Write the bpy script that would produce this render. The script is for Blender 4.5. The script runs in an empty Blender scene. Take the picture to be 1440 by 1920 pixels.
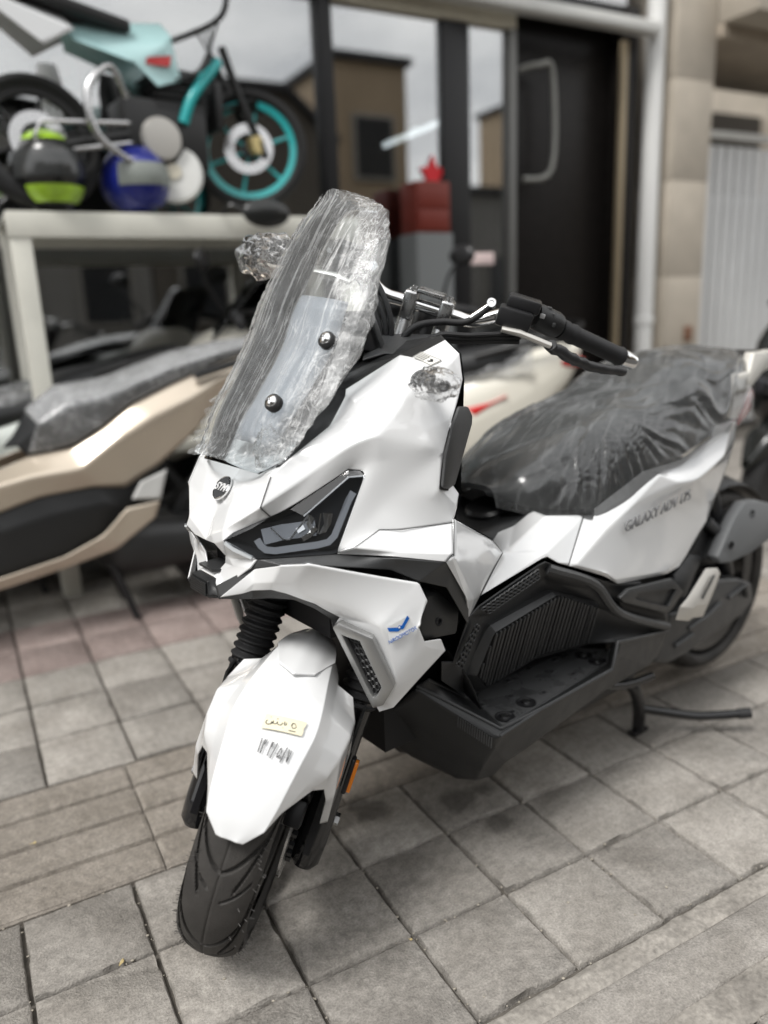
import bpy, bmesh, math, random
from mathutils import Vector, Matrix, noise
random.seed(7)
scene = bpy.context.scene
R = math.radians

# ------------------------------------------------------------------ camera
cam_data = bpy.data.cameras.new('camera')
cam = bpy.data.objects.new('camera', cam_data)
scene.collection.objects.link(cam)
right = Vector((0.8760090, -0.4807098, -0.0390691))
down = Vector((-0.1542293, -0.2024584, -0.9670698))
fwd = Vector((0.4569701, 0.8531874, -0.2514949))
m = Matrix((right, -down, -fwd)).transposed().to_4x4()
m.translation = (-0.3546095, -0.9900497, 1.0615481)
cam.matrix_world = m
cam_data.sensor_fit = 'HORIZONTAL'
cam_data.sensor_width = 36.0
cam_data.lens = 36.5
cam_data.clip_start = 0.05
cam_data.clip_end = 600.0
cam_data.dof.use_dof = True
cam_data.dof.focus_distance = 1.27
cam_data.dof.aperture_fstop = 1.85
cam_data.dof.aperture_blades = 0
scene.camera = cam

# ------------------------------------------------------------------ sky and sun (bright overcast day)
world = bpy.data.worlds.new('World')
scene.world = world
world.use_nodes = True
wn, wl = world.node_tree.nodes, world.node_tree.links
wn.clear()
SUN_EL, SUN_AZ = R(58), R(250)          # azimuth counted clockwise from +Y
sky = wn.new('ShaderNodeTexSky'); sky.sky_type = 'NISHITA'; sky.sun_disc = False
sky.sun_elevation = SUN_EL; sky.sun_rotation = SUN_AZ
sky.air_density = 1.0; sky.dust_density = 3.0; sky.ozone_density = 1.0
hs = wn.new('ShaderNodeHueSaturation'); hs.inputs['Saturation'].default_value = 0.22; hs.inputs['Value'].default_value = 1.0
tc = wn.new('ShaderNodeTexCoord')
mp = wn.new('ShaderNodeMapping'); mp.inputs['Scale'].default_value = (2.2, 2.2, 5.0)
cl = wn.new('ShaderNodeTexNoise'); cl.inputs['Scale'].default_value = 1.6; cl.inputs['Detail'].default_value = 7.0; cl.inputs['Roughness'].default_value = 0.55
cr = wn.new('ShaderNodeValToRGB'); cr.color_ramp.elements[0].position = 0.30; cr.color_ramp.elements[0].color = (4.6, 4.75, 4.95, 1)
cr.color_ramp.elements[1].position = 0.72; cr.color_ramp.elements[1].color = (10.5, 10.4, 10.2, 1)
mx = wn.new('ShaderNodeMixRGB'); mx.inputs[0].default_value = 0.78
bg = wn.new('ShaderNodeBackground'); bg.inputs['Strength'].default_value = 0.11
wo = wn.new('ShaderNodeOutputWorld')
wl.new(tc.outputs['Generated'], mp.inputs['Vector']); wl.new(mp.outputs['Vector'], cl.inputs['Vector'])
wl.new(cl.outputs['Fac'], cr.inputs['Fac'])
wl.new(sky.outputs['Color'], hs.inputs['Color']); wl.new(hs.outputs['Color'], mx.inputs[1]); wl.new(cr.outputs['Color'], mx.inputs[2])
wl.new(mx.outputs['Color'], bg.inputs['Color']); wl.new(bg.outputs['Background'], wo.inputs['Surface'])
sun_data = bpy.data.lights.new('sun', 'SUN'); sun_data.energy = 1.5; sun_data.angle = R(18); sun_data.color = (1.0, 0.98, 0.95)
sun = bpy.data.objects.new('sun', sun_data); scene.collection.objects.link(sun)
sdir = Vector((math.sin(SUN_AZ) * math.cos(SUN_EL), math.cos(SUN_AZ) * math.cos(SUN_EL), math.sin(SUN_EL)))
sun.rotation_euler = sdir.to_track_quat('Z', 'Y').to_euler(); sun.location = sdir * 20
scene.view_settings.view_transform = 'Standard'
scene.view_settings.look = 'None'
scene.view_settings.exposure = 0.86
scene.view_settings.gamma = 1.0
scene.view_settings.use_curve_mapping = False
scene.render.engine = 'CYCLES'
scene.cycles.max_bounces = 10
scene.cycles.transparent_max_bounces = 24
scene.cycles.glossy_bounces = 5

# ------------------------------------------------------------------ helpers
COL = scene.collection

def link(o, parent=None):
    COL.objects.link(o)
    if parent is not None:
        o.parent = parent
    return o

def tag(o, label=None, cat=None, group=None, kind=None):
    if label: o['label'] = label
    if cat: o['category'] = cat
    if group: o['group'] = group
    if kind: o['kind'] = kind
    return o

def empty(name, loc=(0, 0, 0), rz=0.0):
    o = bpy.data.objects.new(name, None)
    o.location = loc; o.rotation_euler = (0, 0, rz); o.empty_display_size = 0.1
    COL.objects.link(o)
    return o

def smooth(me, angle=None):
    me.polygons.foreach_set('use_smooth', [True] * len(me.polygons))
    if angle is not None:
        me.set_sharp_from_angle(angle=R(angle))

def mesh_obj(name, V, F, mat, parent=None, sm=False, angle=None):
    me = bpy.data.meshes.new(name)
    me.from_pydata([tuple(v) for v in V], [], F)
    me.update()
    o = bpy.data.objects.new(name, me)
    if mat: me.materials.append(mat)
    if sm or angle is not None: smooth(me, angle)
    return link(o, parent)

def bm_obj(name, bm, mat, parent=None, angle=None, sm=False):
    me = bpy.data.meshes.new(name)
    bmesh.ops.recalc_face_normals(bm, faces=bm.faces)
    bm.to_mesh(me); bm.free()
    if mat: me.materials.append(mat)
    if sm or angle is not None: smooth(me, angle)
    o = bpy.data.objects.new(name, me)
    return link(o, parent)

def panel(name, V, F, mat, parent, mirror=False, crease=0.72, lv=4, thick=0.003, out=(0, 1, 0), cr=None, fn=None):
    """Moulded shell: control facets, soft creases through subdivision, real thickness.
    V: dict of control points; F: faces as key lists; cr: {(k1,k2): crease}."""
    objs = []
    for side in ((1, -1) if mirror else (1,)):
        keys = list(V); idx = {k: i for i, k in enumerate(keys)}
        bm = bmesh.new()
        vs = []
        for k in keys:
            x, y, z = V[k]
            p = (x, y * side, z)
            vs.append(bm.verts.new(fn(p) if fn else p))
        for f in F:
            try: bm.faces.new([vs[idx[k]] for k in f])
            except ValueError: pass
        bmesh.ops.delete(bm, geom=[v for v in bm.verts if not v.link_faces], context='VERTS')
        bmesh.ops.recalc_face_normals(bm, faces=bm.faces)
        o3 = Vector((out[0], out[1] * side, out[2]))
        if fn: o3 = Vector(fn((out[0], out[1] * side, out[2]))) - Vector(fn((0, 0, 0)))
        if sum((f.normal * f.calc_area()).dot(o3) for f in bm.faces) < 0:
            bmesh.ops.reverse_faces(bm, faces=bm.faces)
        bm.verts.ensure_lookup_table()
        lay = bm.edges.layers.float.new('crease_edge')
        for e in bm.edges:
            e[lay] = 1.0 if e.is_boundary else min(1.0, crease + 0.22)
        if cr:
            for (a, b_), val in cr.items():
                if a == b_ or a not in idx or b_ not in idx or not vs[idx[a]].is_valid or not vs[idx[b_]].is_valid: continue
                e = bm.edges.get((vs[idx[a]], vs[idx[b_]]))
                if e: e[lay] = val if val < 0.35 else min(1.0, val + 0.2)
        vl = bm.verts.layers.float.new('crease_vert')
        for v in bm.verts:
            if v.is_boundary:
                be = [e for e in v.link_edges if e.is_boundary]
                if len(be) == 2:
                    d = [(e.other_vert(v).co - v.co).normalized() for e in be]
                    if d[0].dot(d[1]) > -0.90: v[vl] = 1.0
        me = bpy.data.meshes.new(name)
        bm.to_mesh(me); bm.free()
        smooth(me)
        me.materials.append(mat)
        o = link(bpy.data.objects.new(name, me), parent)
        s = o.modifiers.new('s', 'SUBSURF'); s.levels = lv; s.render_levels = lv; s.boundary_smooth = 'PRESERVE_CORNERS'
        if thick:
            t = o.modifiers.new('t', 'SOLIDIFY'); t.thickness = thick; t.offset = -1
        objs.append(o)
    return objs if mirror else objs[0]

def catmull(P, res=6, closed=False):
    P = [Vector(p) for p in P]; n = len(P); out = []
    if n < 3: return P
    rng = range(n) if closed else range(n - 1)
    for i in rng:
        g = (lambda k: P[k % n]) if closed else (lambda k: P[min(max(k, 0), n - 1)])
        p0, p1, p2, p3 = g(i - 1), g(i), g(i + 1), g(i + 2)
        for s in range(res):
            t = s / res
            out.append(0.5 * ((2 * p1) + (-p0 + p2) * t + (2 * p0 - 5 * p1 + 4 * p2 - p3) * t * t + (-p0 + 3 * p1 - 3 * p2 + p3) * t ** 3))
    if not closed: out.append(P[-1])
    return out

def bm_tube(bm, P, r, n=10, cap=True, flat=1.0):
    P = [Vector(p) for p in P]
    rad = r if isinstance(r, (list, tuple)) else [r] * len(P)
    if len(rad) != len(P):
        rad = [rad[min(len(rad) - 1, int(i / (len(P) - 1) * (len(rad) - 1) + 0.5))] for i in range(len(P))]
    T = [(P[min(i + 1, len(P) - 1)] - P[max(i - 1, 0)]).normalized() for i in range(len(P))]
    u = T[0].cross(Vector((0, 0, 1)))
    if u.length < 1e-3: u = T[0].cross(Vector((0, 1, 0)))
    u.normalize(); rings = []
    for i, p in enumerate(P):
        u = (u - T[i] * u.dot(T[i])).normalized(); v = T[i].cross(u)
        rings.append([bm.verts.new(p + (u * math.cos(2 * math.pi * k / n) + v * math.sin(2 * math.pi * k / n) * flat) * rad[i]) for k in range(n)])
    for a, b_ in zip(rings[:-1], rings[1:]):
        for k in range(n): bm.faces.new((a[k], a[(k + 1) % n], b_[(k + 1) % n], b_[k]))
    if cap:
        bm.faces.new(rings[0][::-1]); bm.faces.new(rings[-1])

def tube(name, P, r, mat, parent=None, n=10, res=0, flat=1.0):
    if res: P = catmull(P, res)
    bm = bmesh.new(); bm_tube(bm, P, r, n, True, flat)
    return bm_obj(name, bm, mat, parent, angle=40)

def frame_from(axis):
    a = Vector(axis).normalized()
    u = a.cross(Vector((0, 0, 1)))
    if u.length < 1e-3: u = Vector((1, 0, 0))
    u.normalize()
    return a, u, a.cross(u)

def bm_lathe(bm, prof, o, axis, n=24, closed=False):
    a, u, v = frame_from(axis); o = Vector(o); rings = []
    for r, h in prof:
        if r < 1e-6: rings.append([bm.verts.new(o + a * h)] * n)
        else: rings.append([bm.verts.new(o + a * h + (u * math.cos(2 * math.pi * k / n) + v * math.sin(2 * math.pi * k / n)) * r) for k in range(n)])
    pr = list(zip(rings[:-1], rings[1:]))
    if closed: pr.append((rings[-1], rings[0]))
    for p, q in pr:
        for k in range(n):
            vs = [p[k], p[(k + 1) % n], q[(k + 1) % n], q[k]]
            w = []
            for x in vs:
                if x not in w: w.append(x)
            if len(w) > 2:
                try: bm.faces.new(w)
                except ValueError: pass

def lathe(name, prof, o, axis, mat, parent=None, n=24, closed=False, angle=35):
    bm = bmesh.new(); bm_lathe(bm, prof, o, axis, n, closed)
    return bm_obj(name, bm, mat, parent, angle=angle)

def bm_prism(bm, poly, off):
    off = Vector(off)
    a = [bm.verts.new(Vector(p)) for p in poly]; b_ = [bm.verts.new(Vector(p) + off) for p in poly]
    n = len(poly)
    bm.faces.new(a[::-1]); bm.faces.new(b_)
    for i in range(n): bm.faces.new((a[i], a[(i + 1) % n], b_[(i + 1) % n], b_[i]))

def bevel_bm(bm, w, seg=2, ang=20):
    bmesh.ops.recalc_face_normals(bm, faces=bm.faces)
    es = [e for e in bm.edges if len(e.link_faces) == 2 and e.calc_face_angle(0) > R(ang)]
    bmesh.ops.bevel(bm, geom=es, offset=w, offset_type='OFFSET', segments=seg, profile=0.5, affect='EDGES', clamp_overlap=True)

def prism(name, poly, off, mat, parent=None, bev=0.0, seg=2):
    bm = bmesh.new(); bm_prism(bm, poly, off)
    if bev: bevel_bm(bm, bev, seg)
    return bm_obj(name, bm, mat, parent, angle=35)

def bm_box(bm, c, s, rot=None):
    M = Matrix.Translation(Vector(c)) @ (rot.to_4x4() if rot else Matrix.Identity(4)) @ Matrix.Diagonal((s[0], s[1], s[2], 1))
    return bmesh.ops.create_cube(bm, size=1.0, matrix=M)

def box(name, c, s, mat, parent=None, bev=0.0, rot=None, seg=2):
    bm = bmesh.new(); bm_box(bm, c, s, rot)
    if bev: bevel_bm(bm, bev, seg)
    return bm_obj(name, bm, mat, parent, angle=35)

def inset_poly(poly, k):
    c = sum((Vector(p) for p in poly), Vector()) / len(poly)
    return [Vector(p).lerp(c, k) for p in poly]

def ring_prism(name, outer, inner, off, mat, parent, bev=0.0015):
    """Closed frame between two matching outlines, extruded by off."""
    bm = bmesh.new(); off = Vector(off); n = len(outer)
    o0 = [bm.verts.new(Vector(p)) for p in outer]; i0 = [bm.verts.new(Vector(p)) for p in inner]
    o1 = [bm.verts.new(Vector(p) + off) for p in outer]; i1 = [bm.verts.new(Vector(p) + off) for p in inner]
    for k in range(n):
        j = (k + 1) % n
        bm.faces.new((o1[k], o1[j], i1[j], i1[k])); bm.faces.new((o0[j], o0[k], i0[k], i0[j]))
        bm.faces.new((o0[k], o0[j], o1[j], o1[k])); bm.faces.new((i0[j], i0[k], i1[k], i1[j]))
    if bev: bevel_bm(bm, bev, 2, 25)
    return bm_obj(name, bm, mat, parent, angle=35)

def text_obj(name, body, size, M, mat, parent=None, depth=0.0004, shear=0.0, sx=1.0, bold=0.0):
    cu = bpy.data.curves.new(name, 'FONT')
    cu.body = body; cu.size = size; cu.extrude = depth; cu.align_x = 'CENTER'; cu.align_y = 'CENTER'; cu.shear = shear; cu.offset = bold
    t = bpy.data.objects.new(name, cu); COL.objects.link(t)
    dg = bpy.context.evaluated_depsgraph_get()
    me = bpy.data.meshes.new_from_object(t.evaluated_get(dg))
    bpy.data.objects.remove(t)
    me.transform(Matrix.Diagonal((sx, 1, 1, 1)))
    me.transform(M)
    me.materials.clear(); me.materials.append(mat)
    o = bpy.data.objects.new(name, me)
    return link(o, parent)

def basis(o, xdir, ydir):
    x = Vector(xdir).normalized(); y = Vector(ydir); y = (y - x * y.dot(x)).normalized(); z = x.cross(y)
    M = Matrix((x, y, z)).transposed().to_4x4(); M.translation = Vector(o)
    return M

def grid_surface(fn, nu, nv):
    V = [fn(i / nu, j / nv) for j in range(nv + 1) for i in range(nu + 1)]
    F = [(j * (nu + 1) + i, j * (nu + 1) + i + 1, (j + 1) * (nu + 1) + i + 1, (j + 1) * (nu + 1) + i) for j in range(nv) for i in range(nu)]
    return V, F

def copy_tree(o, parent=None):
    c = o.copy(); COL.objects.link(c); c.parent = parent
    for ch in list(o.children): copy_tree(ch, c)
    return c

# ------------------------------------------------------------------ materials
MATS = {}
def mat(name, col, rough=0.5, metal=0.0, coat=0.0, bump=0.0, bscale=200.0, var=0.0, vscale=6.0, spec=0.5, rvar=0.0, detail=6.0, trans=0.0, ior=1.45, alpha=1.0, emis=None):
    if name in MATS: return MATS[name]
    M = bpy.data.materials.new(name); M.use_nodes = True
    nt = M.node_tree; N, L = nt.nodes, nt.links
    p = N['Principled BSDF']
    p.inputs['Base Color'].default_value = (*col, 1); p.inputs['Roughness'].default_value = rough
    p.inputs['Metallic'].default_value = metal; p.inputs['Coat Weight'].default_value = coat; p.inputs['Coat Roughness'].default_value = 0.03
    p.inputs['Specular IOR Level'].default_value = spec; p.inputs['IOR'].default_value = ior
    p.inputs['Transmission Weight'].default_value = trans; p.inputs['Alpha'].default_value = alpha
    if emis:
        p.inputs['Emission Color'].default_value = (*emis[0], 1); p.inputs['Emission Strength'].default_value = emis[1]
    if bump or var or rvar:
        t = N.new('ShaderNodeTexCoord')
    if var or rvar:
        n1 = N.new('ShaderNodeTexNoise'); n1.inputs['Scale'].default_value = vscale; n1.inputs['Detail'].default_value = detail; n1.inputs['Roughness'].default_value = 0.62
        L.new(t.outputs['Object'], n1.inputs['Vector'])
        if var:
            mr = N.new('ShaderNodeMapRange'); mr.inputs['From Min'].default_value = 0.25; mr.inputs['From Max'].default_value = 0.75
            mr.inputs['To Min'].default_value = 1 - var; mr.inputs['To Max'].default_value = 1 + var
            L.new(n1.outputs['Fac'], mr.inputs['Value'])
            vm = N.new('ShaderNodeVectorMath'); vm.operation = 'SCALE'; vm.inputs[0].default_value = col
            L.new(mr.outputs['Result'], vm.inputs['Scale']); L.new(vm.outputs['Vector'], p.inputs['Base Color'])
        if rvar:
            m2 = N.new('ShaderNodeMapRange'); m2.inputs['From Min'].default_value = 0.3; m2.inputs['From Max'].default_value = 0.7
            m2.inputs['To Min'].default_value = max(0.02, rough - rvar); m2.inputs['To Max'].default_value = min(1, rough + rvar)
            L.new(n1.outputs['Fac'], m2.inputs['Value']); L.new(m2.outputs['Result'], p.inputs['Roughness'])
    if bump:
        n2 = N.new('ShaderNodeTexNoise'); n2.inputs['Scale'].default_value = bscale; n2.inputs['Detail'].default_value = 3.0
        L.new(t.outputs['Object'], n2.inputs['Vector'])
        b_ = N.new('ShaderNodeBump'); b_.inputs['Strength'].default_value = bump; b_.inputs['Distance'].default_value = 0.002
        L.new(n2.outputs['Fac'], b_.inputs['Height']); L.new(b_.outputs['Normal'], p.inputs['Normal'])
    MATS[name] = M
    return M

WHITE = mat('white_gloss', (0.79, 0.795, 0.795), 0.13, coat=1.0, rvar=0.03, vscale=25)
BLACK = mat('black_plastic', (0.014, 0.0145, 0.015), 0.40, spec=0.6, bump=0.25, bscale=900, rvar=0.07, vscale=30)
BLACK2 = mat('black_satin', (0.015, 0.015, 0.016), 0.34, rvar=0.08, vscale=20)
GREYBLK = mat('charcoal_plastic', (0.040, 0.041, 0.042), 0.42, spec=0.75, bump=0.25, bscale=700, rvar=0.06, vscale=30)
SCUFF = mat('scuffed_floor', (0.070, 0.071, 0.072), 0.32, var=0.55, vscale=14, rvar=0.15)
DEEP = mat('deep_black', (0.006, 0.006, 0.007), 0.6)
GLOSSBLK = mat('gloss_black', (0.008, 0.008, 0.009), 0.16, coat=0.5)
RUBBER = mat('tyre_rubber', (0.040, 0.037, 0.034), 0.70, bump=0.5, bscale=500, var=0.35, vscale=18)
RUBBER2 = mat('soft_rubber', (0.018, 0.018, 0.019), 0.6, bump=0.2, bscale=600)
SILVER = mat('silver_paint', (0.36, 0.36, 0.355), 0.36, metal=0.75, rvar=0.06, vscale=40)
CHROME = mat('chrome', (0.82, 0.82, 0.82), 0.09, metal=1.0)
STEEL = mat('brushed_steel', (0.55, 0.55, 0.55), 0.28, metal=1.0, rvar=0.1, vscale=60)
ALLOY = mat('cast_alloy', (0.62, 0.60, 0.56), 0.42, metal=0.7)
AMBER = mat('amber_lens', (0.75, 0.22, 0.02), 0.2, coat=0.5)
INK = mat('ink_black', (0.01, 0.01, 0.012), 0.5)
BLUE = mat('logo_blue', (0.01, 0.13, 0.52), 0.35)
DECAL = mat('decal_grey', (0.22, 0.22, 0.225), 0.4)
LABELP = mat('clear_label', (0.83, 0.84, 0.84), 0.3)
TAPE = mat('masking_tape', (0.80, 0.74, 0.55), 0.6, var=0.08, vscale=40, bump=0.3, bscale=300)

def nz(p, s): return noise.noise(Vector(p) * s)

def film_material(name, base=0.2, streak=0.35, crumple=0.35, rot=(0, 0, 0), sscale=(20, 110, 5), cscale=60.0, gloss=0.25, rough=0.18, bump=0.35, tint=(0.93, 0.94, 0.94), sdist=0.6, fior=1.25, frough=0.16):
    """Thin polythene: see-through, hazy, with bright fold lines (streaks) and crumple creases."""
    M = bpy.data.materials.new(name); M.use_nodes = True
    N, L = M.node_tree.nodes, M.node_tree.links
    N.clear()
    def math_(op, a=None, b_=None, c=None, clamp=False):
        n = N.new('ShaderNodeMath'); n.operation = op; n.use_clamp = clamp
        for i, v in enumerate((a, b_, c)):
            if v is None: continue
            if isinstance(v, (int, float)): n.inputs[i].default_value = v
            else: L.new(v, n.inputs[i])
        return n.outputs['Value']
    def rng(v, f0, f1, t0, t1):
        n = N.new('ShaderNodeMapRange'); n.interpolation_type = 'SMOOTHSTEP'
        n.inputs['From Min'].default_value = f0; n.inputs['From Max'].default_value = f1; n.inputs['To Min'].default_value = t0; n.inputs['To Max'].default_value = t1
        L.new(v, n.inputs['Value']); return n.outputs['Result']
    out = N.new('ShaderNodeOutputMaterial'); tcn = N.new('ShaderNodeTexCoord')
    mp1 = N.new('ShaderNodeMapping'); mp1.vector_type = 'TEXTURE'; mp1.inputs['Rotation'].default_value = rot; mp1.inputs['Scale'].default_value = tuple(1.0 / v for v in sscale)
    L.new(tcn.outputs['Object'], mp1.inputs['Vector'])
    def lines(sc, wid):
        n1 = N.new('ShaderNodeTexNoise'); n1.inputs['Scale'].default_value = sc; n1.inputs['Detail'].default_value = 2.0; n1.inputs['Distortion'].default_value = sdist
        L.new(mp1.outputs['Vector'], n1.inputs['Vector'])
        return rng(math_('ABSOLUTE', math_('SUBTRACT', n1.outputs['Fac'], 0.5)), 0.0, wid, 1.0, 0.0)
    st1 = math_('MAXIMUM', lines(1.0, 0.022), math_('MULTIPLY', lines(2.3, 0.032), 0.7))
    nd = N.new('ShaderNodeTexNoise'); nd.inputs['Scale'].default_value = cscale * 0.45; nd.inputs['Detail'].default_value = 2.0; L.new(tcn.outputs['Object'], nd.inputs['Vector'])
    mixv = N.new('ShaderNodeVectorMath'); mixv.operation = 'MULTIPLY_ADD'; mixv.inputs[1].default_value = (0.02, 0.02, 0.02)
    L.new(nd.outputs['Color'], mixv.inputs[0]); L.new(tcn.outputs['Object'], mixv.inputs[2])
    vo = N.new('ShaderNodeTexVoronoi'); vo.feature = 'DISTANCE_TO_EDGE'; vo.inputs['Scale'].default_value = cscale; L.new(mixv.outputs['Vector'], vo.inputs['Vector'])
    vo2 = N.new('ShaderNodeTexVoronoi'); vo2.feature = 'DISTANCE_TO_EDGE'; vo2.inputs['Scale'].default_value = cscale * 2.3; L.new(mixv.outputs['Vector'], vo2.inputs['Vector'])
    c1 = rng(vo.outputs['Distance'], 0.0, 0.10, 1.0, 0.0); c2 = rng(vo2.outputs['Distance'], 0.0, 0.14, 0.6, 0.0)
    cm = math_('MAXIMUM', c1, c2)
    n3 = N.new('ShaderNodeTexNoise'); n3.inputs['Scale'].default_value = 14.0; n3.inputs['Detail'].default_value = 4.0; L.new(tcn.outputs['Object'], n3.inputs['Vector'])
    patch_ = rng(n3.outputs['Fac'], 0.36, 0.64, 0.25, 1.15)
    fac = math_('MULTIPLY_ADD', st1, streak, base)
    cmx = math_('MULTIPLY', cm, patch_)
    fac = math_('MULTIPLY_ADD', cmx, crumple, fac, True)
    facm = math_('MULTIPLY', fac, rng(n3.outputs['Fac'], 0.3, 0.7, 0.8, 1.2), None, True)
    hgt = math_('MULTIPLY_ADD', cm, 0.5, st1)
    bp = N.new('ShaderNodeBump'); bp.inputs['Strength'].default_value = bump; bp.inputs['Distance'].default_value = 0.003; L.new(hgt, bp.inputs['Height'])
    df = N.new('ShaderNodeBsdfDiffuse'); df.inputs['Color'].default_value = (*tint, 1); L.new(bp.outputs['Normal'], df.inputs['Normal'])
    tl = N.new('ShaderNodeBsdfTranslucent'); tl.inputs['Color'].default_value = (*tint, 1)
    gl = N.new('ShaderNodeBsdfGlossy'); gl.inputs['Roughness'].default_value = rough; L.new(bp.outputs['Normal'], gl.inputs['Normal'])
    tr = N.new('ShaderNodeBsdfTransparent'); tr.inputs['Color'].default_value = (0.97, 0.97, 0.97, 1)
    mA = N.new('ShaderNodeMixShader'); mA.inputs['Fac'].default_value = 0.35; L.new(df.outputs[0], mA.inputs[1]); L.new(tl.outputs[0], mA.inputs[2])
    mB = N.new('ShaderNodeMixShader'); mB.inputs['Fac'].default_value = gloss; L.new(mA.outputs[0], mB.inputs[1]); L.new(gl.outputs[0], mB.inputs[2])
    fr = N.new('ShaderNodeFresnel'); fr.inputs['IOR'].default_value = fior
    gl2 = N.new('ShaderNodeBsdfGlossy'); gl2.inputs['Roughness'].default_value = frough; gl2.inputs['Color'].default_value = (0.8, 0.8, 0.8, 1)
    mC = N.new('ShaderNodeMixShader'); L.new(fr.outputs[0], mC.inputs['Fac']); L.new(tr.outputs[0], mC.inputs[1]); L.new(gl2.outputs[0], mC.inputs[2])
    mD = N.new('ShaderNodeMixShader'); L.new(facm, mD.inputs['Fac']); L.new(mC.outputs[0], mD.inputs[1]); L.new(mB.outputs[0], mD.inputs[2])
    L.new(mD.outputs[0], out.inputs['Surface'])
    return M

def glass_material(name, tint=(0.9, 0.92, 0.92), refl=0.06, rough=0.0, ior=1.5):
    M = bpy.data.materials.new(name); M.use_nodes = True
    N, L = M.node_tree.nodes, M.node_tree.links
    N.clear()
    out = N.new('ShaderNodeOutputMaterial')
    tr = N.new('ShaderNodeBsdfTransparent'); tr.inputs['Color'].default_value = (*tint, 1)
    gl = N.new('ShaderNodeBsdfGlossy'); gl.inputs['Roughness'].default_value = rough
    fr = N.new('ShaderNodeFresnel'); fr.inputs['IOR'].default_value = ior
    ad = N.new('ShaderNodeMath'); ad.operation = 'ADD'; ad.inputs[1].default_value = refl; ad.use_clamp = True
    L.new(fr.outputs['Fac'], ad.inputs[0])
    mxx = N.new('ShaderNodeMixShader'); L.new(ad.outputs['Value'], mxx.inputs['Fac']); L.new(tr.outputs['BSDF'], mxx.inputs[1]); L.new(gl.outputs['BSDF'], mxx.inputs[2])
    L.new(mxx.outputs['Shader'], out.inputs['Surface'])
    return M

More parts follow.
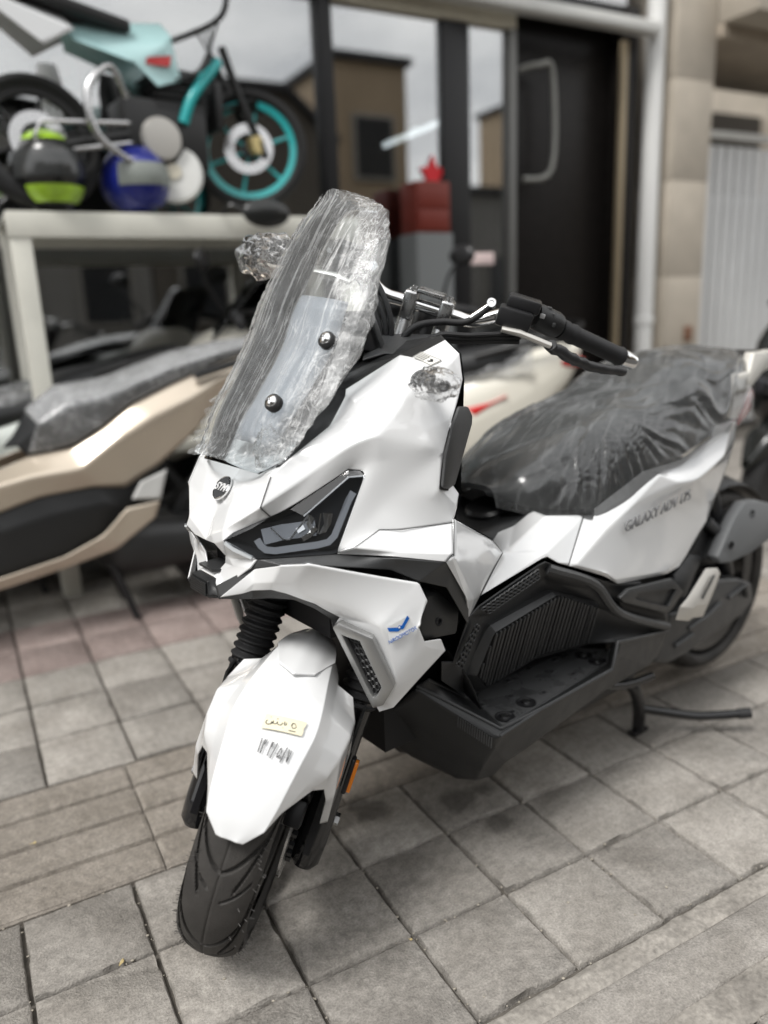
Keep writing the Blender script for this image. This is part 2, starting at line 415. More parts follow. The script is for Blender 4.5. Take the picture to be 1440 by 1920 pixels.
# ------------------------------------------------------------------ pavement (world: x along the shop front, y towards the shop)
def paver_mat(name, cols, rough=0.85, fine=260.0, red=False):
    M = bpy.data.materials.new(name); M.use_nodes = True
    N, L = M.node_tree.nodes, M.node_tree.links; p = N['Principled BSDF']; p.inputs['Roughness'].default_value = rough
    p.inputs['Specular IOR Level'].default_value = 0.3
    t = N.new('ShaderNodeTexCoord'); oi = N.new('ShaderNodeObjectInfo'); ge = N.new('ShaderNodeNewGeometry')
    n1 = N.new('ShaderNodeTexNoise'); n1.inputs['Scale'].default_value = 7.0; n1.inputs['Detail'].default_value = 7; n1.inputs['Roughness'].default_value = 0.65; L.new(ge.outputs['Position'], n1.inputs['Vector'])
    r1 = N.new('ShaderNodeValToRGB'); r1.color_ramp.elements[0].position = 0.32; r1.color_ramp.elements[0].color = (*cols[0], 1); r1.color_ramp.elements[1].position = 0.68; r1.color_ramp.elements[1].color = (*cols[1], 1); L.new(n1.outputs['Fac'], r1.inputs['Fac'])
    n2 = N.new('ShaderNodeTexNoise'); n2.inputs['Scale'].default_value = fine; n2.inputs['Detail'].default_value = 4; L.new(ge.outputs['Position'], n2.inputs['Vector'])
    n3 = N.new('ShaderNodeTexNoise'); n3.inputs['Scale'].default_value = fine * 0.22; n3.inputs['Detail'].default_value = 6; n3.inputs['Roughness'].default_value = 0.7; L.new(ge.outputs['Position'], n3.inputs['Vector'])
    m2 = N.new('ShaderNodeMapRange'); m2.inputs['From Min'].default_value = 0.25; m2.inputs['From Max'].default_value = 0.75; m2.inputs['To Min'].default_value = 0.74; m2.inputs['To Max'].default_value = 1.26; L.new(n2.outputs['Fac'], m2.inputs['Value'])
    m4 = N.new('ShaderNodeMapRange'); m4.inputs['From Min'].default_value = 0.3; m4.inputs['From Max'].default_value = 0.7; m4.inputs['To Min'].default_value = 0.74; m4.inputs['To Max'].default_value = 1.26; L.new(n3.outputs['Fac'], m4.inputs['Value'])
    m3 = N.new('ShaderNodeMapRange'); m3.inputs['To Min'].default_value = 0.82; m3.inputs['To Max'].default_value = 1.16; L.new(oi.outputs['Random'], m3.inputs['Value'])
    a = N.new('ShaderNodeMath'); a.operation = 'MULTIPLY'; L.new(m2.outputs['Result'], a.inputs[0]); L.new(m3.outputs['Result'], a.inputs[1])
    a2 = N.new('ShaderNodeMath'); a2.operation = 'MULTIPLY'; L.new(a.outputs['Value'], a2.inputs[0]); L.new(m4.outputs['Result'], a2.inputs[1])
    v = N.new('ShaderNodeVectorMath'); v.operation = 'SCALE'; L.new(r1.outputs['Color'], v.inputs[0]); L.new(a2.outputs['Value'], v.inputs['Scale'])
    # pale grit and dark specks
    vo = N.new('ShaderNodeTexVoronoi'); vo.inputs['Scale'].default_value = 55; L.new(ge.outputs['Position'], vo.inputs['Vector'])
    sp_ = N.new('ShaderNodeMapRange'); sp_.inputs['From Min'].default_value = 0.045; sp_.inputs['From Max'].default_value = 0.075; sp_.inputs['To Min'].default_value = 1; sp_.inputs['To Max'].default_value = 0; L.new(vo.outputs['Distance'], sp_.inputs['Value'])
    gt = N.new('ShaderNodeMath'); gt.operation = 'GREATER_THAN'; gt.inputs[1].default_value = 0.80
    sx = N.new('ShaderNodeSeparateXYZ'); L.new(vo.outputs['Color'], sx.inputs[0]); L.new(sx.outputs['X'], gt.inputs[0])
    ml = N.new('ShaderNodeMath'); ml.operation = 'MULTIPLY'; L.new(sp_.outputs['Result'], ml.inputs[0]); L.new(gt.outputs['Value'], ml.inputs[1])
    mxr = N.new('ShaderNodeMixRGB'); mxr.inputs[2].default_value = (0.42, 0.40, 0.36, 1); L.new(ml.outputs['Value'], mxr.inputs[0]); L.new(v.outputs['Vector'], mxr.inputs[1])
    # oil spots (shaped stains) near the scooter's front
    oil = N.new('ShaderNodeTexNoise'); oil.inputs['Scale'].default_value = 22; oil.inputs['Detail'].default_value = 3; L.new(ge.outputs['Position'], oil.inputs['Vector'])
    acc = None
    for (sx_, sy_, sr_) in STAINS:
        dn = N.new('ShaderNodeVectorMath'); dn.operation = 'DISTANCE'; dn.inputs[1].default_value = (sx_, sy_, 0.0); L.new(ge.outputs['Position'], dn.inputs[0])
        ad = N.new('ShaderNodeMath'); ad.operation = 'MULTIPLY_ADD'; ad.inputs[1].default_value = -0.055; L.new(oil.outputs['Fac'], ad.inputs[0]); L.new(dn.outputs['Value'], ad.inputs[2])
        mr = N.new('ShaderNodeMapRange'); mr.inputs['From Min'].default_value = sr_ - 0.030; mr.inputs['From Max'].default_value = sr_ - 0.012; mr.inputs['To Min'].default_value = 0.55; mr.inputs['To Max'].default_value = 0.0; L.new(ad.outputs['Value'], mr.inputs['Value'])
        if acc is None: acc = mr.outputs['Result']
        else:
            mm = N.new('ShaderNodeMath'); mm.operation = 'MAXIMUM'; L.new(acc, mm.inputs[0]); L.new(mr.outputs['Result'], mm.inputs[1]); acc = mm.outputs['Value']
    mo = N.new('ShaderNodeMixRGB'); mo.inputs[2].default_value = (0.035, 0.03, 0.026, 1); L.new(acc, mo.inputs[0]); L.new(mxr.outputs['Color'], mo.inputs[1])
    L.new(mo.outputs['Color'], p.inputs['Base Color'])
    b = N.new('ShaderNodeBump'); b.inputs['Strength'].default_value = 0.9; b.inputs['Distance'].default_value = 0.0026
    n5 = N.new('ShaderNodeMath'); n5.operation = 'ADD'; L.new(n2.outputs['Fac'], n5.inputs[0]); L.new(n3.outputs['Fac'], n5.inputs[1])
    L.new(n5.outputs['Value'], b.inputs['Height']); L.new(b.outputs['Normal'], p.inputs['Normal'])
    return M
STAINS = [(0.3001,0.3452,0.0000)[:2] + (0.032,), (0.4835,0.2781,0.0000)[:2] + (0.034,), (0.5084,0.1646,0.0000)[:2] + (0.022,), (0.2847,0.3793,0.0000)[:2] + (0.02,), (0.5589,0.2778,0.0000)[:2] + (0.016,)]
PAV = paver_mat('paver_concrete', ((0.215, 0.198, 0.176), (0.325, 0.304, 0.276)))
PAVR = paver_mat('red_paver', ((0.20, 0.155, 0.140), (0.29, 0.235, 0.215)))
RIBM = paver_mat('tactile_concrete', ((0.190, 0.168, 0.142), (0.30, 0.27, 0.235)))
MORT = paver_mat('mortar_bed', ((0.19, 0.175, 0.155), (0.36, 0.335, 0.30)), fine=120)
KERB = paver_mat('kerb_concrete', ((0.20, 0.185, 0.165), (0.305, 0.285, 0.26)))
DIRT = mat('joint_dirt', (0.10, 0.090, 0.077), 0.95, bump=0.6, bscale=300, var=0.4, vscale=30)

ground = mesh_obj('ground', [(-300, -300, -0.030), (300, -300, -0.030), (300, 300, -0.030), (-300, 300, -0.030)], [(0, 1, 2, 3)], mat('far_asphalt', (0.06, 0.058, 0.056), 0.9, var=0.2, vscale=0.5)); tag(ground, kind='structure')
bed = mesh_obj('pavement', [(-4, -0.56, -0.0135), (9.4, -0.56, -0.0135), (9.4, 3.4, -0.0135), (-4, 3.4, -0.0135)], [(0, 1, 2, 3)], DIRT); tag(bed, kind='structure')
road = mesh_obj('road', [(-30, -9.0, -0.012), (30, -9.0, -0.012), (30, -0.55, -0.012), (-30, -0.55, -0.012)], [(0, 1, 2, 3)], mat('road_asphalt', (0.055, 0.053, 0.05), 0.9, bump=0.6, bscale=120, var=0.3, vscale=3)); tag(road, kind='structure')

def paver_mesh(name, w, h, mt, seed, wear=0.0035, n=7):
    """One paver, its own worn edge: centre top at z=0."""
    rnd_ = random.Random(seed)
    off = Vector((rnd_.uniform(0, 50), rnd_.uniform(0, 50), 0))
    V = []; F = []
    # outline points with chipped, uneven rim
    rim = []
    for sd in range(4):
        for k in range(n):
            t = k / n - 0.5
            x, y = [(t * w, -h / 2), (w / 2, t * h), (-t * w, h / 2), (-w / 2, -t * h)][sd]
            rim.append(Vector((x, y, 0)))
    m_ = len(rim)
    for p in rim:
        k = noise.noise(p * 40 + off) * 0.0026
        d = p.normalized()
        V.append(Vector((p.x * (1 - 2 * wear * 1.5 / w) + d.x * k, p.y * (1 - 2 * wear * 1.5 / h) + d.y * k, noise.noise(p * 25 + off) * 0.0006)))
    for p in rim:
        k = noise.noise(p * 30 + off * 2) * 0.0012
        d = p.normalized(); ch = max(0, noise.noise(p * 22 + off * 3) - 0.22) * 0.014
        V.append(Vector((p.x - d.x * (ch + 0.0022) + d.x * k, p.y - d.y * (ch + 0.0022) + d.y * k, -wear - ch)))
    for p in rim: V.append(Vector((p.x * 0.988, p.y * 0.988, -0.025)))
    F.append(tuple(range(m_)))
    for r_ in range(2):
        for k in range(m_):
            j = (k + 1) % m_; F.append((r_ * m_ + k, (r_ + 1) * m_ + k, (r_ + 1) * m_ + j, r_ * m_ + j))
    me = bpy.data.meshes.new(name); me.from_pydata([tuple(v) for v in V], [], F); me.update(); smooth(me, 50); me.materials.append(mt)
    return me
U = 0.2
pv = [paver_mesh('paver', 0.1965, 0.1955, PAV, s, 0.0035, 14) for s in range(8)]
pvb = [paver_mesh('paver', 0.206, 0.219, PAV, 20 + s) for s in range(6)]
pvr = [paver_mesh('red_paver', 0.206, 0.219, PAVR, 40 + s) for s in range(4)]
rg = random.Random(3)
def put(me, x, y, name='paver', tilt=0.006, dz=0.0012, rz=0.004):
    o = bpy.data.objects.new(name, me); COL.objects.link(o); o.parent = bed
    o.location = (x, y, rg.uniform(-dz, dz)); o.rotation_euler = (rg.uniform(-tilt, tilt), rg.uniform(-tilt, tilt), rg.uniform(-rz, rz) + rg.choice((0, math.pi)))
    return o
for i in range(-4, 14):
    for j in (-1, 0, 1):
        put(rg.choice(pv), (i + 0.5) * U + rg.uniform(-.0012, .0012), (j + 0.5) * U + rg.uniform(-.0012, .0012))
# ribbed guidance strip (0.42 m wide)
def rib_tile(seed):
    w, h = 0.397, 0.434; nb_ = 4; V = []; F = []
    prof = [(-h / 2, -0.025), (-h / 2, -0.004), (-h / 2 + 0.004, -0.001)]
    pitch = h / nb_
    for k in range(nb_):
        c = -h / 2 + pitch * (k + 0.5)
        prof += [(c - pitch * .462, -0.011), (c - pitch * .43, -0.002), (c - pitch * .36, 0.0020), (c + pitch * .36, 0.0020), (c + pitch * .43, -0.002), (c + pitch * .462, -0.011)]
    prof += [(h / 2 - 0.004, -0.001), (h / 2, -0.004), (h / 2, -0.025)]
    xs = [-w / 2 + w * t for t in (0, .02, .2, .4, .6, .8, .98, 1)]
    for x in xs:
        for y, z in prof: V.append((x, y, z - (0.003 if abs(x) > w * 0.495 and z > -0.02 else 0) + (noise.noise(Vector((x * 9 + seed, y * 9, 0))) * 0.0008 if z > -.02 else 0)))
    n = len(prof)
    for i in range(len(xs) - 1):
        for j in range(n - 1): F.append((i * n + j, (i + 1) * n + j, (i + 1) * n + j + 1, i * n + j + 1))
    F.append(tuple(range(n))[::-1]); F.append(tuple(range((len(xs) - 1) * n, len(xs) * n)))
    me = bpy.data.meshes.new('ribbed_paver'); me.from_pydata(V, [], F); me.update(); smooth(me, 14); me.materials.append(RIBM)
    return me
rbm = [rib_tile(s) for s in range(3)]
for k in range(-1, 7):
    o = put(rbm[k % 3], (-0.67 - 2 + 2 * k + 1) * U, 3.10 * U, 'ribbed_paver', 0.002, 0.0008, 0.001)
    o.rotation_euler.z = rg.choice((0, math.pi)) + rg.uniform(-.001, .001)
for r_ in range(9):
    for i in range(-3, 14):
        x = (-1.55 + 1.045 * i + 0.52) * U; y = (4.2 + 1.115 * r_ + 0.555) * U
        red = r_ in (3, 4)
        put(rg.choice(pvr if red else pvb), x, y, 'red_paver' if red else 'paver')
# the same paving carried on past the scooters, one joined mesh
bm = bmesh.new()
def far_tile(cx, cy, w, h):
    bm_prism(bm, [(cx - w / 2, cy - h / 2, -0.02), (cx + w / 2, cy - h / 2, -0.02), (cx + w / 2, cy + h / 2, -0.02), (cx - w / 2, cy + h / 2, -0.02)], (0, 0, 0.02 + rg.uniform(-.001, .001)))
far_tile((-0.67 + 12) * U + 0.2, 3.10 * U, 0.394, 0.43)
for i in list(range(14, 44)) + list(range(-19, -4)):
    for j in (-1, 0, 1): far_tile((i + 0.5) * U, (j + 0.5) * U, 0.194, 0.193)
    for r_ in range(9): far_tile((-1.55 + 1.045 * i + 0.52) * U, (4.2 + 1.115 * r_ + 0.555) * U, 0.203, 0.217)
    if i % 2 == 0 or i == 12: far_tile((-0.67 + i + 0.0) * U + 0.2, 3.10 * U, 0.394, 0.43)
fp = bm_obj('far_pavers', bm, PAV, bed); fp['kind'] = 'stuff'
# mortar strips, kerb stones and the roadside row
def strip_mesh(name, x0, x1, y0, y1, mt, amp, z=0.0, nx=160, ny=10, fr=30):
    def f(a, c):
        x = x0 + (x1 - x0) * a; y = y0 + (y1 - y0) * c
        e = 1 - abs(2 * c - 1) ** 4
        edge_ = (0.004 * noise.noise(Vector((x * 30, c, 3))) + 0.003 * noise.noise(Vector((x * 90, c, 5))) if c in (0.0, 1.0) else 0)
        return (x, y + edge_, z + amp * (noise.noise(Vector((x * fr, y * fr, 1))) + 0.6 * noise.noise(Vector((x * fr * 3, y * fr * 3, 2)))) * e - 0.005 * (1 - e))
    V, F = grid_surface(f, nx, ny)
    return mesh_obj(name, V, F, mt, bed, sm=True)
strip_mesh('mortar_strip', -2.0, 3.2, -1.02 * U, -1.26 * U, MORT, 0.0065, -0.001, 260, 8, 34)
strip_mesh('mortar_strip', -2.0, 3.2, -1.69 * U, -2.05 * U, MORT, 0.006, -0.001, 260, 10, 30)
kb = []
for k, (a, c) in enumerate(((-7.0, -2.2), (-2.2, 1.35), (1.37, 4.9), (4.92, 8.6), (8.62, 13.0))):
    me = paver_mesh('kerb_slab', (c - a) * U - 0.004, 0.47 * U, KERB, 90 + k, 0.004, 14)
    o = put(me, (a + c) / 2 * U, -1.48 * U, 'kerb_slab', 0.002, 0.0008, 0.0); o.rotation_euler.z = 0
for i in range(-4, 14):
    put(rg.choice(pv), (i + 0.28) * U, -2.52 * U, 'paver')
# litter: crumbs, small stones and dry bits lying on the pavers and in the joints
bm = bmesh.new()
for k in range(420):
    if k < 260:                                # gathered in joints
        if rg.random() < 0.5: x = rg.randint(-2, 8) * U + rg.uniform(-.004, .004); y = rg.uniform(-0.2, 0.4)
        else: x = rg.uniform(-0.5, 1.8); y = rg.randint(-1, 2) * U + rg.uniform(-.004, .004)
        z = -0.003
    else: x, y, z = rg.uniform(-0.6, 1.9), rg.uniform(-0.45, 1.3), 0.0008
    s = rg.uniform(0.0008, 0.0026)
    r_ = bmesh.ops.create_icosphere(bm, subdivisions=1, radius=s, matrix=Matrix.Translation((x, y, z)) @ Matrix.Diagonal((rg.uniform(.7, 1.8), rg.uniform(.7, 1.4), .6, 1)))
gr_ = bm_obj('grit', bm, mat('grit', (0.33, 0.30, 0.25), 0.9, var=0.5, vscale=40), sm=True)
tag(gr_, 'pale grit and crumbs scattered over the pavers and joints', 'grit', kind='stuff')
LEAF = mat('dry_leaf', (0.50, 0.40, 0.20), 0.8, var=0.3, vscale=60)
leafs = [((-0.2586,0.2011,0.0020), 0.9, 0.016, 'dry straw-coloured leaf bit beside a paver joint, long and thin'), ((-0.3604,0.6204,0.0040), 0.2, 0.013, 'yellowish dry leaf bit on the ribbed guidance strip'), ((0.1890,-0.0096,0.0020), 2.2, 0.007, 'small orange-brown leaf crumb where four paver corners meet')]
for p, rz, ln, lb in leafs:
    V, F = grid_surface(lambda a, c: ((a - .5) * ln, (c - .5) * ln * 0.42 * (1 - (2 * a - 1) ** 2 * 0.8), 0.0016 * math.sin(a * 5 + c * 3) + 0.0016), 6, 3)
    o = mesh_obj('leaf_bit', V, F, LEAF, None, sm=True); o.location = p; o.rotation_euler.z = rz
    o.modifiers.new('t', 'SOLIDIFY').thickness = 0.0006
    tag(o, lb, 'leaf')

# ------------------------------------------------------------------ shop front (plane y = 3.0)
SHOPGLASS = glass_material('shop_glass', (0.74, 0.77, 0.77), 0.40)
ALUD = mat('dark_aluminium', (0.02, 0.02, 0.021), 0.4, metal=0.3)
CREAM = mat('cream_paint', (0.62, 0.58, 0.47), 0.55, var=0.12, vscale=8)
WHITEP = mat('white_paint', (0.72, 0.72, 0.69), 0.5, var=0.06, vscale=6)
GRANITE = mat('dark_granite', (0.014, 0.012, 0.011), 0.35, spec=0.25, var=0.4, vscale=20)
INT = mat('shop_interior', (0.07, 0.068, 0.065), 0.8, var=0.2, vscale=2)
STONE = mat('beige_stone', (0.40, 0.34, 0.27), 0.75, var=0.18, vscale=3, bump=0.3, bscale=60)
STONE2 = mat('pale_stone', (0.47, 0.42, 0.35), 0.75, var=0.15, vscale=4)
FY = 3.0
shop = empty('motorcycle_shop', (0, FY, 0)); tag(shop, 'glazed motorcycle shop front with cream door transom and dark granite jamb', 'shop')
def shp(name, x0, x1, z0, z1, y0, y1, m_, bev=0.004, parent=shop):
    o = box(name, ((x0 + x1) / 2, (y0 + y1) / 2 - FY, (z0 + z1) / 2), (x1 - x0, y1 - y0, z1 - z0), m_, parent, bev); return o
shp('window_plinth', -3.2, 1.52, 0.0, 0.32, 2.98, 3.12, GRANITE)
for k, (a, c) in enumerate(((-3.2, -1.05), (-1.0, 1.50))):
    w_ = shp('window_frame', a, a + 0.05, 0.32, 4.2, 2.97, 3.05, ALUD)
    shp('window_pane', a + 0.05, c, 0.34, 4.2, 3.005, 3.013, SHOPGLASS, 0, w_)
shp('window_frame', 1.50, 1.575, 0.0, 4.2, 2.955, 3.05, ALUD)
shp('door_transom', 1.58, 2.735, 2.565, 2.665, 2.955, 3.06, CREAM, 0.006)
shp('fanlight_pane', 1.58, 3.62, 2.80, 4.2, 3.005, 3.013, SHOPGLASS, 0)
shp('fanlight_bar', 1.58, 3.70, 2.67, 2.80, 2.99, 3.06, ALUD)
dr = shp('glass_door', 2.235, 2.415, 0.0, 2.56, 2.965, 3.02, ALUD)
shp('door_pane', 1.585, 2.235, 0.02, 2.56, 2.995, 3.003, SHOPGLASS, 0, dr)
shp('door_pane', 2.415, 2.690, 0.02, 2.56, 2.995, 3.003, SHOPGLASS, 0, dr)
shp('door_jamb', 2.69, 2.735, 0.0, 2.565, 2.955, 3.06, mat('grey_aluminium', (0.20, 0.20, 0.19), 0.45, metal=0.3))
shp('granite_panel', 2.735, 3.70, 0.0, 2.80, 3.10, 3.2, GRANITE, 0.002)
shp('granite_return', 3.58, 3.70, 0.0, 2.80, 2.97, 3.10, GRANITE, 0.002)
shp('brass_jamb', 3.555, 3.60, 0.0, 2.60, 2.955, 2.99, mat('brass_trim', (0.33, 0.27, 0.18), 0.45, metal=0.4))
hl_ = tube('pull_handle', [(2.80, 0.02, 2.38), (2.90, -0.04, 2.40), (3.00, -0.04, 2.37), (3.005, -0.04, 1.85), (2.80, -0.02, 1.78)], 0.018, mat('handle_grey', (0.28, 0.28, 0.26), 0.4, metal=0.6), shop, 10, 5)
aw = box('awning_rail', (1.70, -0.12, 2.655), (4.10, 0.10, 0.065), WHITEP, shop, 0.01)
# room behind the glass
shp('room_floor', -3.2, 3.7, -0.02, 0.0, 3.02, 7.0, INT, 0)
shp('room_back', -3.2, 3.7, 0.0, 4.2, 6.9, 7.0, INT, 0)
shp('room_side', -3.3, -3.2, 0.0, 4.2, 3.0, 7.0, INT, 0)
shp('room_side', 2.74, 2.80, 0.0, 4.2, 3.21, 7.0, INT, 0)
shp('room_ceiling', -3.2, 3.7, 3.3, 3.4, 3.05, 7.0, INT, 0)
shp('upper_wall', -6.0, 3.75, 4.2, 8.5, 2.9, 3.3, STONE, 0)
shp('roof_slab', -6.0, 3.75, 8.5, 8.7, 2.7, 7.2, STONE, 0)
shp('added_shade_canopy', -6.0, 2.6, 3.25, 3.40, 2.05, 2.98, STONE, 0.01)  # unseen slab above the frame, added to shade the rack and shop front
shp('left_wall', -6.0, -3.2, 0.0, 4.2, 2.95, 3.3, STONE, 0)
# fluorescent tube glowing inside
t0 = Vector((2.0478,3.3000,1.9855)); t1 = Vector((2.6454,3.6000,2.2162))
lt = empty('fluorescent_light', tuple((t0 + t1) / 2)); tag(lt, 'lit fluorescent tube hanging inside the shop behind the glass door', 'light')
tb = tube('glass_tube', [t0 - (t0 + t1) / 2, t1 - (t0 + t1) / 2], 0.016, mat('lit_tube', (0.9, 0.92, 0.95), 0.4, emis=((0.92, 0.97, 1.0), 1.6)), lt, 12)
box('tube_fitting', (0, 0, 0.035), (0.05, 0.05, 0.03), WHITEP, lt, 0.004)
# red display things inside the door
rp = Vector((2.0246,2.8400,1.5798))
rb = box('red_cabinet', (0, 0, 0), (0.21, 0.18, 0.26), mat('brick_red', (0.20, 0.030, 0.018), 0.5), None, 0.008); rb.location = rp; tag(rb, 'brick red tool cabinet on a tall grey carton by the door', 'cabinet')
box('cabinet_drawer', (0, -0.092, 0.045), (0.18, 0.006, 0.10), mat('brick_red', (0.2, 0.03, 0.02)), rb, 0.002); box('cabinet_drawer', (0, -0.092, -0.065), (0.18, 0.006, 0.10), mat('brick_red', (0.2, 0.03, 0.02)), rb, 0.002)
gh = rp.z - 0.1305
gbx = box('grey_carton', (0, 0, 0), (0.23, 0.20, gh), mat('grey_carton', (0.20, 0.21, 0.21), 0.7), None, 0.008); gbx.location = (rp.x, rp.y, gh / 2); tag(gbx, 'tall grey carton carrying the red cabinet by the shop door', 'box')
star = []
for k in range(10):
    r_ = 0.085 if k % 2 == 0 else 0.045; star.append((r_ * math.cos(k * math.pi / 5 + 0.3), 0, r_ * 1.25 * math.sin(k * math.pi / 5 + 0.3)))
sg = prism('red_poster', star, (0, 0.01, 0), mat('sign_red', (0.8, 0.03, 0.04), 0.45), None); sg.location = (2.1709,2.9820,1.7799); tag(sg, 'ragged bright red paper sign stuck on the door glass', 'sign')
# pipe, pilaster and the neighbouring gate
pp = tube('downpipe', [(3.80, 2.93, 0.0), (3.80, 2.93, 8.4)], 0.058, mat('pipe_white', (0.80, 0.80, 0.78), 0.4), None, 20)
tag(pp, 'thick white downpipe beside the stone pilaster', 'pipe')
for z in (0.9, 2.9, 5.0):
    lathe('pipe_collar', [(0.066, 0), (0.066, 0.04), (0.058, 0.045)], (3.80, 2.93, z), (0, 0, 1), mat('pipe_white', (0.8, 0.8, 0.78)), pp, 20)
pil = empty('stone_pilaster', (4.07, 3.0, 0)); tag(pil, 'beige stone pilaster between the shop and the white gate', 'pilaster')
for k in range(14):
    box('stone_block', (0, 0.05, 0.30 + 0.600 * k), (0.34, 0.42, 0.598), STONE2, pil, 0.003)
nb_ = empty('neighbour_building', (6.6, 3.3, 0)); tag(nb_, 'beige neighbouring building with a balcony slab above a gateway', 'building')
box('balcony_slab', (-0.1, -0.15, 2.90), (4.5, 1.2, 0.34), STONE2, nb_, 0.01)
box('balcony_soffit', (-0.1, -0.05, 2.69), (4.5, 0.9, 0.08), STONE, nb_, 0.006)
box('upper_wall', (-0.1, 0.4, 5.8), (4.5, 0.4, 5.4), STONE2, nb_)
box('passage_back', (2.0, 2.8, 1.6), (12.0, 0.1, 3.2), mat('passage_dark', (0.08, 0.075, 0.07), 0.9), nb_)
box('balcony_wall', (-0.1, -0.70, 3.35), (4.5, 0.08, 0.6), STONE2, nb_, 0.01)
gt_ = empty('metal_gate', (5.2, 3.25, 0)); tag(gt_, 'white vertical-slat metal gate beyond the stone pilaster', 'gate')
box('gate_post', (-0.78, 0, 1.12), (0.10, 0.10, 2.24), mat('gate_green', (0.42, 0.45, 0.40), 0.5), gt_, 0.006)
box('gate_rail', (0.25, 0, 2.20), (2.0, 0.05, 0.05), WHITEP, gt_, 0.004)
box('gate_rail', (0.25, 0, 0.25), (2.0, 0.05, 0.05), WHITEP, gt_, 0.004)
for k in range(19):
    box('gate_slat', (-0.68 + k * 0.105, -0.01, 1.10 - (0.0 if k % 3 else 0.0)), (0.072, 0.02, 2.05), mat('gate_white', (0.78, 0.79, 0.79), 0.5, var=0.05), gt_, 0.003)
box('gate_sheet', (0.25, 0.04, 0.92), (2.0, 0.01, 1.75), mat('gate_sheet', (0.70, 0.71, 0.71), 0.5), gt_)
pl_ = box('door_plate', (0, 0, 0), (0.06, 0.03, 0.10), mat('plate_brown', (0.20, 0.10, 0.06), 0.6), None, 0.005); pl_.location = (4.1221,2.8300,0.8209); tag(pl_, 'small brown intercom box on the stone pilaster', 'box')

# ------------------------------------------------------------------ houses across the street (mirrored in the glass)
def house(name, label, x0, x1, h, y, m_, roofm, slope=0.0, win=True):
    e = empty(name, ((x0 + x1) / 2, y, 0)); tag(e, label, 'building', 'houses across the street')
    w = x1 - x0
    prism('wall', [(-w / 2, 0, 0), (w / 2, 0, 0), (w / 2, 0, h - slope), (w / 4, 0, h), (-w / 2, 0, h)], (0, -7, 0), m_, e)
    prism('roof', [(-w / 2 - .1, .15, h), (w / 4, .15, h), (w / 2 + .1, .15, h - slope), (w / 2 + .1, .15, h - slope + .14), (w / 4, .15, h + .14), (-w / 2 - .1, .15, h + .14)], (0, -7.3, 0), roofm, e)
    if win:
        for zi in range(int(h // 2.9)):
            for xi in range(max(1, int(w // 1.7))):
                wx = -w / 2 + (xi + 0.5) * w / max(1, int(w // 1.7))
                f = box('window', (wx, 0.03, 1.6 + zi * 2.8), (1.0, 0.08, 1.3), mat('win_frame', (0.25, 0.24, 0.22), 0.6), e)
                box('pane', (wx, 0.075, 1.6 + zi * 2.8), (0.86, 0.02, 1.16), mat('win_dark', (0.02, 0.022, 0.025), 0.15), f)
    return e
DKW = mat('dark_brown_wall', (0.085, 0.075, 0.062), 0.8, var=0.2, vscale=0.8); DKR = mat('dark_roof', (0.03, 0.03, 0.032), 0.7)
TAN = mat('tan_wall', (0.30, 0.23, 0.155), 0.8, var=0.15, vscale=0.8); GRW = mat('grey_wall', (0.19, 0.185, 0.175), 0.8, var=0.15, vscale=0.8)
house('town_house', 'grey rendered house across the street, left of the dark-roofed one', -10.5, 3.3, 4.6, -9.0, GRW, DKR)
house('town_house', 'dark brown house with sloping black roof across the street', 3.35, 7.35, 5.35, -9.0, DKW, DKR, 0.9)
house('town_house', 'tan rendered narrow house across the street, taller than its neighbours', 7.4, 9.1, 6.05, -8.9, TAN, DKR)
house('town_house', 'low grey house across the street beyond the tan one', 9.15, 16.0, 3.6, -9.0, GRW, DKR)

for k, (a, c, h) in enumerate(((-20, -6.1, 9.0), (9.0, 20.0, 8.5))):
    e = empty('shop_house', ((a + c) / 2, 3.0, 0)); tag(e, ['stone-faced house continuing the row left of the shop', 'pale house continuing the row past the white gate'][k], 'building')
    box('wall', (0, 3.5, h / 2), (c - a, 7, h), STONE if k == 0 else STONE2, e); box('roof', (0, 3.4, h + .1), (c - a + .2, 7.4, 0.2), DKR, e)
house('town_house', 'tall brown house across the street at the far left', -24.0, -10.6, 7.5, -9.0, DKW, DKR)
house('town_house', 'tall tan house across the street at the far right', 16.1, 28.0, 7.0, -9.0, TAN, DKR)

# ================================================================== the white scooter (bike frame: x forward, y to its left, z up)
scooter = empty('scooter', (-0.00484, 0.19875, 0.0), R(189.00339))
tag(scooter, 'white maxi scooter with film-wrapped windscreen and seat, parked on the grey pavers', 'scooter')
SC = scooter
A0 = Vector((-0.045, 0, 0.257))
RSM = Matrix(((0.7504008, -0.6491624, -0.1244456), (0.6491624, 0.6883546, 0.3236605), (-0.1244456, -0.3236605, 0.9379537)))
def St(p):                      # turn a point of the straight-ahead front end by the steering angle
    return A0 + RSM @ (Vector(p) - A0)

